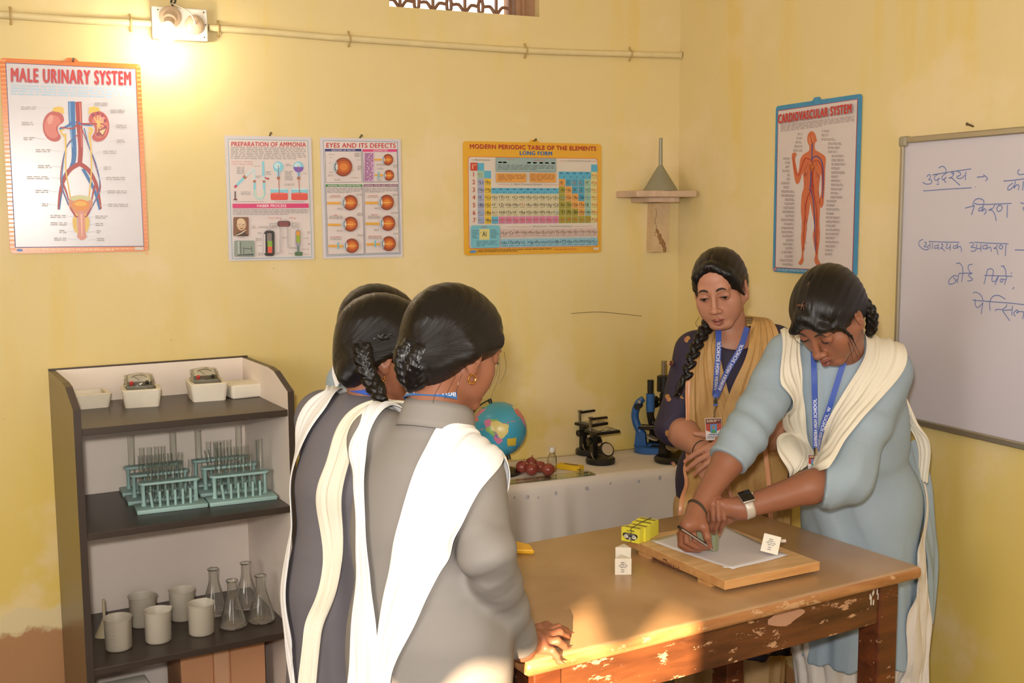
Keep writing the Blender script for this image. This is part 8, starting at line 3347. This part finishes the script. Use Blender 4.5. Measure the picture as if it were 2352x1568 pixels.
H = hair_cap(headA, 1.02, low=0.012, fore=0.0)
w = headA.w
H.cone(w(0.066, 0.040, 0.030), w(0.072, -0.02, -0.004), 0.015, 0.016, 0.02)
H.cone(w(0.070, -0.030, -0.010), w(0.035, -0.085, -0.055), 0.020, 0.020, 0.025)
H.cone(w(-0.062, -0.030, -0.020), w(-0.02, -0.09, -0.05), 0.020, 0.020, 0.025)
hair_obj('hair', H, headA, pA, amp=0.0007, freq=60, mode='bun')
braid(pA, [w(0.036, -0.084, -0.030), w(0.034, -0.097, -0.048), w(0.028, -0.095, -0.070), w(0.018, -0.082, -0.088), w(0.006, -0.078, -0.102)], 0.020, 0.016, 6, 'folded_braid', tuft=False)
braid(pA, [w(0.006, -0.090, -0.025), w(0.0, -0.104, -0.045), w(-0.002, -0.098, -0.068), w(0.002, -0.082, -0.095)], 0.019, 0.016, 6, 'folded_braid', tuft=False)
flyaways(pA, [[w(0.064, 0.060, 0.010), w(0.066, 0.072, -0.03), w(0.058, 0.074, -0.075)], [w(0.064, 0.058, 0.010), w(0.070, 0.060, -0.03), w(0.060, 0.062, -0.060)], [w(0.05, 0.083, 0.02), w(0.052, 0.098, -0.01), w(0.040, 0.104, -0.04)],
              [w(0.055, -0.05, -0.075), w(0.050, -0.055, -0.10), w(0.045, -0.05, -0.12)], [w(0.062, -0.03, -0.06), w(0.060, -0.035, -0.085), w(0.050, -0.03, -0.105)], [w(0.066, -0.02, -0.05), w(0.066, -0.022, -0.075), w(0.06, -0.015, -0.095)]], 0.0003)
er = w(0.0745, 0.000, -0.056)
bm = NB()
add_tube(bm, [er + headA.Y * 0.0085 * math.cos(t) + headA.Z * 0.0085 * math.sin(t) for t in np.linspace(0, 2 * PI, 26)], [0.0017] * 26, 8)
obj('hoop_earring', bm, GOLD, pA, True, True)

K = Sdf()
Ak, wA_ = kurta_base(K, NA, RsA, LsA, pelA, fA, (0.152, 0.108, 0.19), (0.140, 0.108, 0.18), (0.166, 0.125, 0.17), 0.42, 0.205, shr=0.056)
dR, dL = unit(wrR - elR), unit(wrL - elL)
K.cone(RsA, elR, 0.060, 0.046, 0.035)
K.cone(elR, wrR, 0.046, 0.033, 0.02, cut=(wrR - dR * 0.012, dR))
K.cone(LsA, elL, 0.060, 0.050, 0.035)
K.cone(elL, wrL, 0.050, 0.036, 0.02, cut=(wrL - dL * 0.01, dL))
wrinkle(K, at(1075, 1260, 1.86), 0.085, 0.0045, V(0.35, 0.1, -0.9), 95, None, 24, 0.6)
wrinkle(K, at(1030, 1330, 1.90), 0.12, 0.0035, V(0.15, 0, 1), 70, None, 14, 0.2)
wrinkle(K, elR + V(0, 0, -0.02), 0.075, 0.0018, V(0.8, 0, 0.6), 90, None, 26, 1.0)
wrinkle(K, (elR + wrR) / 2, 0.10, 0.0022, dR + V(0.5, 0.2, 0), 75, None, 20, 1.8)
wrinkle(K, (RsA + elR) / 2, 0.09, 0.0018, unit(RsA - elR) + V(0.6, 0.2, 0), 60, None, 18, 1.3)
skirt_folds(K, pelA, fA, 0.86, 0.004, 9)
V_, Q = K.mesh(0.0040, 2)
mesh_from('kurta', V_, Q, GREYCLOTH, pA)
collar(pA, GREYCLOTH, NA - Ak[2] * 0.040, unit(Ak[2] + 0.18 * fA), 0.076, 0.050, fA, 0.86)
SW = Sdf()
for s in (-1, 1):
    an = V(pelA[0], pelA[1], 0.06) + rA * s * 0.09
    SW.cone(an + V(0, 0, 0.5), an, 0.10, 0.07, 0.02, cut=(V(0, 0, 0.04), V(0, 0, -1)))
V_, Q = SW.mesh(0.007, 1)
mesh_from('salwar', V_, Q, SALWAR, pA)
on = lambda u, v, d=2.0, o=0.010: K.seen(u, v, d, o)
# right length: over the shoulder and down the back to the left
le = [RsA + fA * 0.13 - rA * 0.07 + V(0, 0, -0.10), RsA + fA * 0.06 - rA * 0.075 + V(0, 0, 0.05), on(1012, 968), on(945, 1095), on(905, 1230), on(880, 1360), on(864, 1480), at(840, 1590, 1.90)]
re = [RsA + fA * 0.11 + rA * 0.05 + V(0, 0, -0.10), RsA + fA * 0.05 + rA * 0.045 + V(0, 0, 0.04), on(1163, 1042), on(1062, 1200), on(1003, 1330), on(945, 1450), on(897, 1555), at(890, 1660, 1.90)]
drape('dupatta', pA, WHITECLOTH, le, re, K, 0.007, 90, 34, 0.0030, 3.2, [0.6, 1, 1, 1, 1, 1, 0.8, 0.2], 0.0022, 21)
le = [LsA + fA * 0.12 + V(0, 0, -0.10), LsA + fA * 0.05 - rA * 0.05 + V(0, 0, 0.05), on(828, 968, 2.1), on(800, 1050, 2.1), at(787, 1180, 2.00), at(783, 1330, 1.985), at(790, 1480, 1.97), at(786, 1620, 1.96)]
re = [LsA + fA * 0.12 + rA * 0.08 + V(0, 0, -0.10), LsA + fA * 0.06 + rA * 0.05 + V(0, 0, 0.06), on(903, 928, 2.1), on(842, 1040, 2.1), on(838, 1180), on(850, 1330), on(866, 1470), at(880, 1600, 1.95)]
drape('dupatta', pA, WHITECLOTH, le, re, K, 0.008, 90, 24, 0.0034, 2.4, [0.6, 1, 1, 1, 0.7, 0.5, 0.3, 0.0], 0.0022, 23)
# blue lanyard under the collar with its lettering upside down
up_a = unit(Ak[2] + 0.18 * fA)
yA = unit(fA - up_a * np.dot(fA, up_a))
xA = np.cross(yA, up_a)
pth, nrm_ = [], []
for t in np.linspace(-2.75, -0.25, 9):
    o_ = xA * math.cos(t) + yA * math.sin(t)
    pth.append(NA + up_a * (0.022 + 0.004 * math.cos(t)) + o_ * 0.0600)
    nrm_.append(o_ + up_a * 0.5)
ribbon('lanyard', pA, mat('blue_lanyard_near', (58, 104, 160), 0.5, noise=0.04), pth, 0.017, nrm_, 'RAVINDRA HIGH SCHOOL WARDHA', size=0.55, start=-0.075, rev=True)

# ================================================================== the second student, half hidden behind the first
spots = []
pelB = V(0.615, 2.300, 0.83)
RsB, LsB, NB_ = V(0.690, 2.175, 1.190), V(0.592, 2.440, 1.196), at(858, 925, 2.42)
fB = unit(np.cross(UPZ, unit((RsB - LsB) * V(1, 1, 0))))
rB = unit(np.cross(fB, UPZ))
headB = Fr(at(886, 802, 2.42), az_dir(98, -18), roll=0.0, s=0.98)
elR, wrR = RsB + fB * 0.06 + V(0, -0.02, -0.24), RsB + fB * 0.14 - rB * 0.02 + V(0, 0, -0.33)
elL, wrL = LsB + fB * 0.02 + V(0, 0.02, -0.25), LsB + fB * 0.12 + rB * 0.06 + V(0, 0, -0.34)
B = Sdf()
torso(B, NB_, RsB, LsB, pelB, fB)
B.cone(NB_ - V(0, 0, 0.03), headB.w(0, -0.03, -0.05), 0.050, 0.048, 0.03)
head(B, headB, spots, gap=0.3)
arm(B, RsB, elR, wrR)
arm(B, LsB, elL, wrL)
legs(B, pelB, rB, fB)
for wr_, s_ in ((wrR, 1), (wrL, -1)):
    auto_hand(B, wr_, fB * 0.5 + V(0, 0, -0.8), rB * s_, s_, [(14, 16, 10)] * 4, spots, 0.95)
pB = body_mesh(B, 0.0038, SKIN_A, 'girl with a side braid standing behind the nearest girl, face hidden', spots, pelB)
face_parts(pB, B, headB, gap=0.3)
H = hair_cap(headB, 1.05, low=0.02, fore=0.0)
w = headB.w
H.cone(w(0.070, 0.010, 0.012), w(0.060, -0.055, -0.035), 0.016, 0.022, 0.02)
H.cone(w(0.05, -0.06, -0.04), w(0.045, -0.072, -0.075), 0.028, 0.022, 0.02)
hair_obj('hair', H, headB, pB, amp=0.0007, freq=60, mode='bun')
braid(pB, [at(850, 770, 2.37), at(834, 798, 2.335), at(838, 838, 2.325), at(852, 872, 2.32), at(870, 900, 2.30), at(884, 915, 2.29)], 0.019, 0.016, 8, tuft=False)
braid(pB, [w(0.055, 0.045, 0.050), w(0.074, 0.010, 0.040), w(0.078, -0.030, 0.030), w(0.070, -0.060, 0.020)], 0.008, 0.010, 8, 'twisted_lock', tuft=False)
bm = NB()
er = w(0.0745, 0.000, -0.054)
for k in range(3):
    add_sphere(bm, tuple(er - headB.Z * 0.004 * k + headB.Y * 0.002 * (k % 2)), 0.0026, 10, 8)
obj('stud_earring', bm, GOLD, pB, True, True)
K = Sdf()
Ak, wB_ = kurta_base(K, NB_, RsB, LsB, pelB, fB, (0.150, 0.108, 0.19), (0.140, 0.108, 0.18), (0.166, 0.125, 0.17), 0.36, 0.20, shr=0.056)
for sh, el, wr in ((RsB, elR, wrR), (LsB, elL, wrL)):
    d_ = unit(wr - el)
    K.cone(sh, el, 0.060, 0.050, 0.035)
    K.cone(el, wr, 0.050, 0.036, 0.02, cut=(wr - d_ * 0.01, d_))
wrinkle(K, at(800, 1200, 2.3), 0.2, 0.004, V(0.3, 0.1, 1), 50, None, 14, 0.6)
skirt_folds(K, pelB, fB, 0.86, 0.006, 12)
V_, Q = K.mesh(0.0048, 2)
mesh_from('kurta', V_, Q, GREYCLOTH2, pB)
collar(pB, GREYCLOTH2, NB_ - Ak[2] * 0.040, unit(Ak[2] + 0.15 * fB), 0.074, 0.046, fB, 0.88)
up_b = unit(Ak[2] + 0.15 * fB)
yB_ = unit(fB - up_b * np.dot(fB, up_b))
xB_ = np.cross(yB_, up_b)
pth = [NB_ + up_b * 0.020 + (xB_ * math.cos(t) + yB_ * math.sin(t)) * 0.058 for t in np.linspace(-2.9, -0.3, 9)]
nrm_ = [xB_ * math.cos(t) + yB_ * math.sin(t) + up_b * 0.5 for t in np.linspace(-2.9, -0.3, 9)]
ribbon('lanyard', pB, LANYARD, pth, 0.015, nrm_)
on = lambda u, v, d=2.4, o=0.010: K.seen(u, v, d, o)
le = [RsB + fB * 0.12 - rB * 0.06 + V(0, 0, -0.1), RsB + fB * 0.05 - rB * 0.05 + V(0, 0, 0.05), on(800, 945), on(752, 1050), on(728, 1180), at(706, 1330, 2.22), at(698, 1450, 2.20), at(684, 1570, 2.20)]
re = [RsB + fB * 0.12 + V(0, 0, -0.1), RsB + fB * 0.05 + rB * 0.03 + V(0, 0, 0.05), on(872, 930), on(812, 1030), on(786, 1180), at(752, 1330, 2.19), at(736, 1450, 2.18), at(722, 1580, 2.18)]
drape('dupatta', pB, CREAMCLOTH, le, re, K, 0.008, 80, 24, 0.0035, 2.5, [0.6, 1, 1, 1, 0.9, 0.3, 0.0, 0.0], 0.0022, 31)
le = [LsB + fB * 0.12 - rB * 0.04 + V(0, 0, -0.1), LsB + fB * 0.05 - rB * 0.05 + V(0, 0, 0.05), on(748, 895, 2.5), at(714, 960, 2.48), at(706, 1090, 2.46), at(703, 1250, 2.44), at(696, 1420, 2.42), at(690, 1600, 2.40)]
re = [LsB + fB * 0.12 + rB * 0.04 + V(0, 0, -0.1), LsB + fB * 0.05 + rB * 0.05 + V(0, 0, 0.06), on(800, 860, 2.5), on(752, 930, 2.45), at(728, 1090, 2.42), at(722, 1250, 2.41), at(718, 1420, 2.40), at(714, 1600, 2.38)]
drape('dupatta', pB, WHITECLOTH, le, re, K, 0.008, 70, 18, 0.003, 2.0, [0.6, 1, 1, 0.6, 0.0, 0.0, 0.0, 0.0], 0.0022, 33)

# ================================================================== the third student, almost hidden
spots = []
pelC = V(0.780, 2.730, 0.83)
RsC, LsC, NC = V(0.870, 2.600, 1.205), V(0.772, 2.870, 1.205), at(872, 880, 2.87)
fC = unit(np.cross(UPZ, unit((RsC - LsC) * V(1, 1, 0))))
rC = unit(np.cross(fC, UPZ))
headC = Fr(at(874, 760, 2.87), az_dir(85, -15), roll=0.0, s=0.98)
elR, wrR = RsC + fC * 0.04 + V(0, -0.02, -0.24), RsC + fC * 0.10 + V(0, 0, -0.34)
elL, wrL = LsC + fC * 0.04 + V(0, 0.02, -0.24), LsC + fC * 0.10 + rC * 0.05 + V(0, 0, -0.34)
B = Sdf()
torso(B, NC, RsC, LsC, pelC, fC)
B.cone(NC - V(0, 0, 0.03), headC.w(0, -0.03, -0.05), 0.050, 0.048, 0.03)
head(B, headC, spots, gap=0.3)
arm(B, RsC, elR, wrR)
arm(B, LsC, elL, wrL)
legs(B, pelC, rC, fC)
for wr_, s_ in ((wrR, 1), (wrL, -1)):
    auto_hand(B, wr_, fC * 0.5 + V(0, 0, -0.8), rC * s_, s_, [(14, 16, 10)] * 4, spots, 0.95)
pC = body_mesh(B, 0.0042, SKIN_A, 'girl furthest back of the three, only the top of her dark hair and shoulder showing', spots, pelC)
face_parts(pC, B, headC, gap=0.3)
H = hair_cap(headC, 1.05, low=0.02)
hair_obj('hair', H, headC, pC, h=0.0034, amp=0.0007, freq=60, mode='bun')
K = Sdf()
Ak, wC_ = kurta_base(K, NC, RsC, LsC, pelC, fC, (0.150, 0.108, 0.19), (0.140, 0.108, 0.18), (0.166, 0.125, 0.17), 0.36, 0.20, shr=0.056)
for sh, el, wr in ((RsC, elR, wrR), (LsC, elL, wrL)):
    d_ = unit(wr - el)
    K.cone(sh, el, 0.060, 0.050, 0.035)
    K.cone(el, wr, 0.050, 0.036, 0.02, cut=(wr - d_ * 0.01, d_))
V_, Q = K.mesh(0.006, 2)
mesh_from('kurta', V_, Q, BLUECLOTH, pC)
on = lambda u, v, d=2.85, o=0.010: K.seen(u, v, d, o)
le = [LsC + fC * 0.10 - rC * 0.05 + V(0, 0, -0.1), LsC + fC * 0.04 - rC * 0.05 + V(0, 0, 0.05), at(742, 880, 2.86), at(722, 930, 2.84), at(714, 1000, 2.83)]
re = [LsC + fC * 0.10 + rC * 0.05 + V(0, 0, -0.1), LsC + fC * 0.04 + rC * 0.04 + V(0, 0, 0.06), on(805, 856), on(770, 890), at(740, 960, 2.80)]
drape('dupatta', pC, WHITECLOTH, le, re, K, 0.008, 50, 16, 0.003, 2.0, [0.6, 1, 1, 0.6, 0.0], 0.0022, 35)
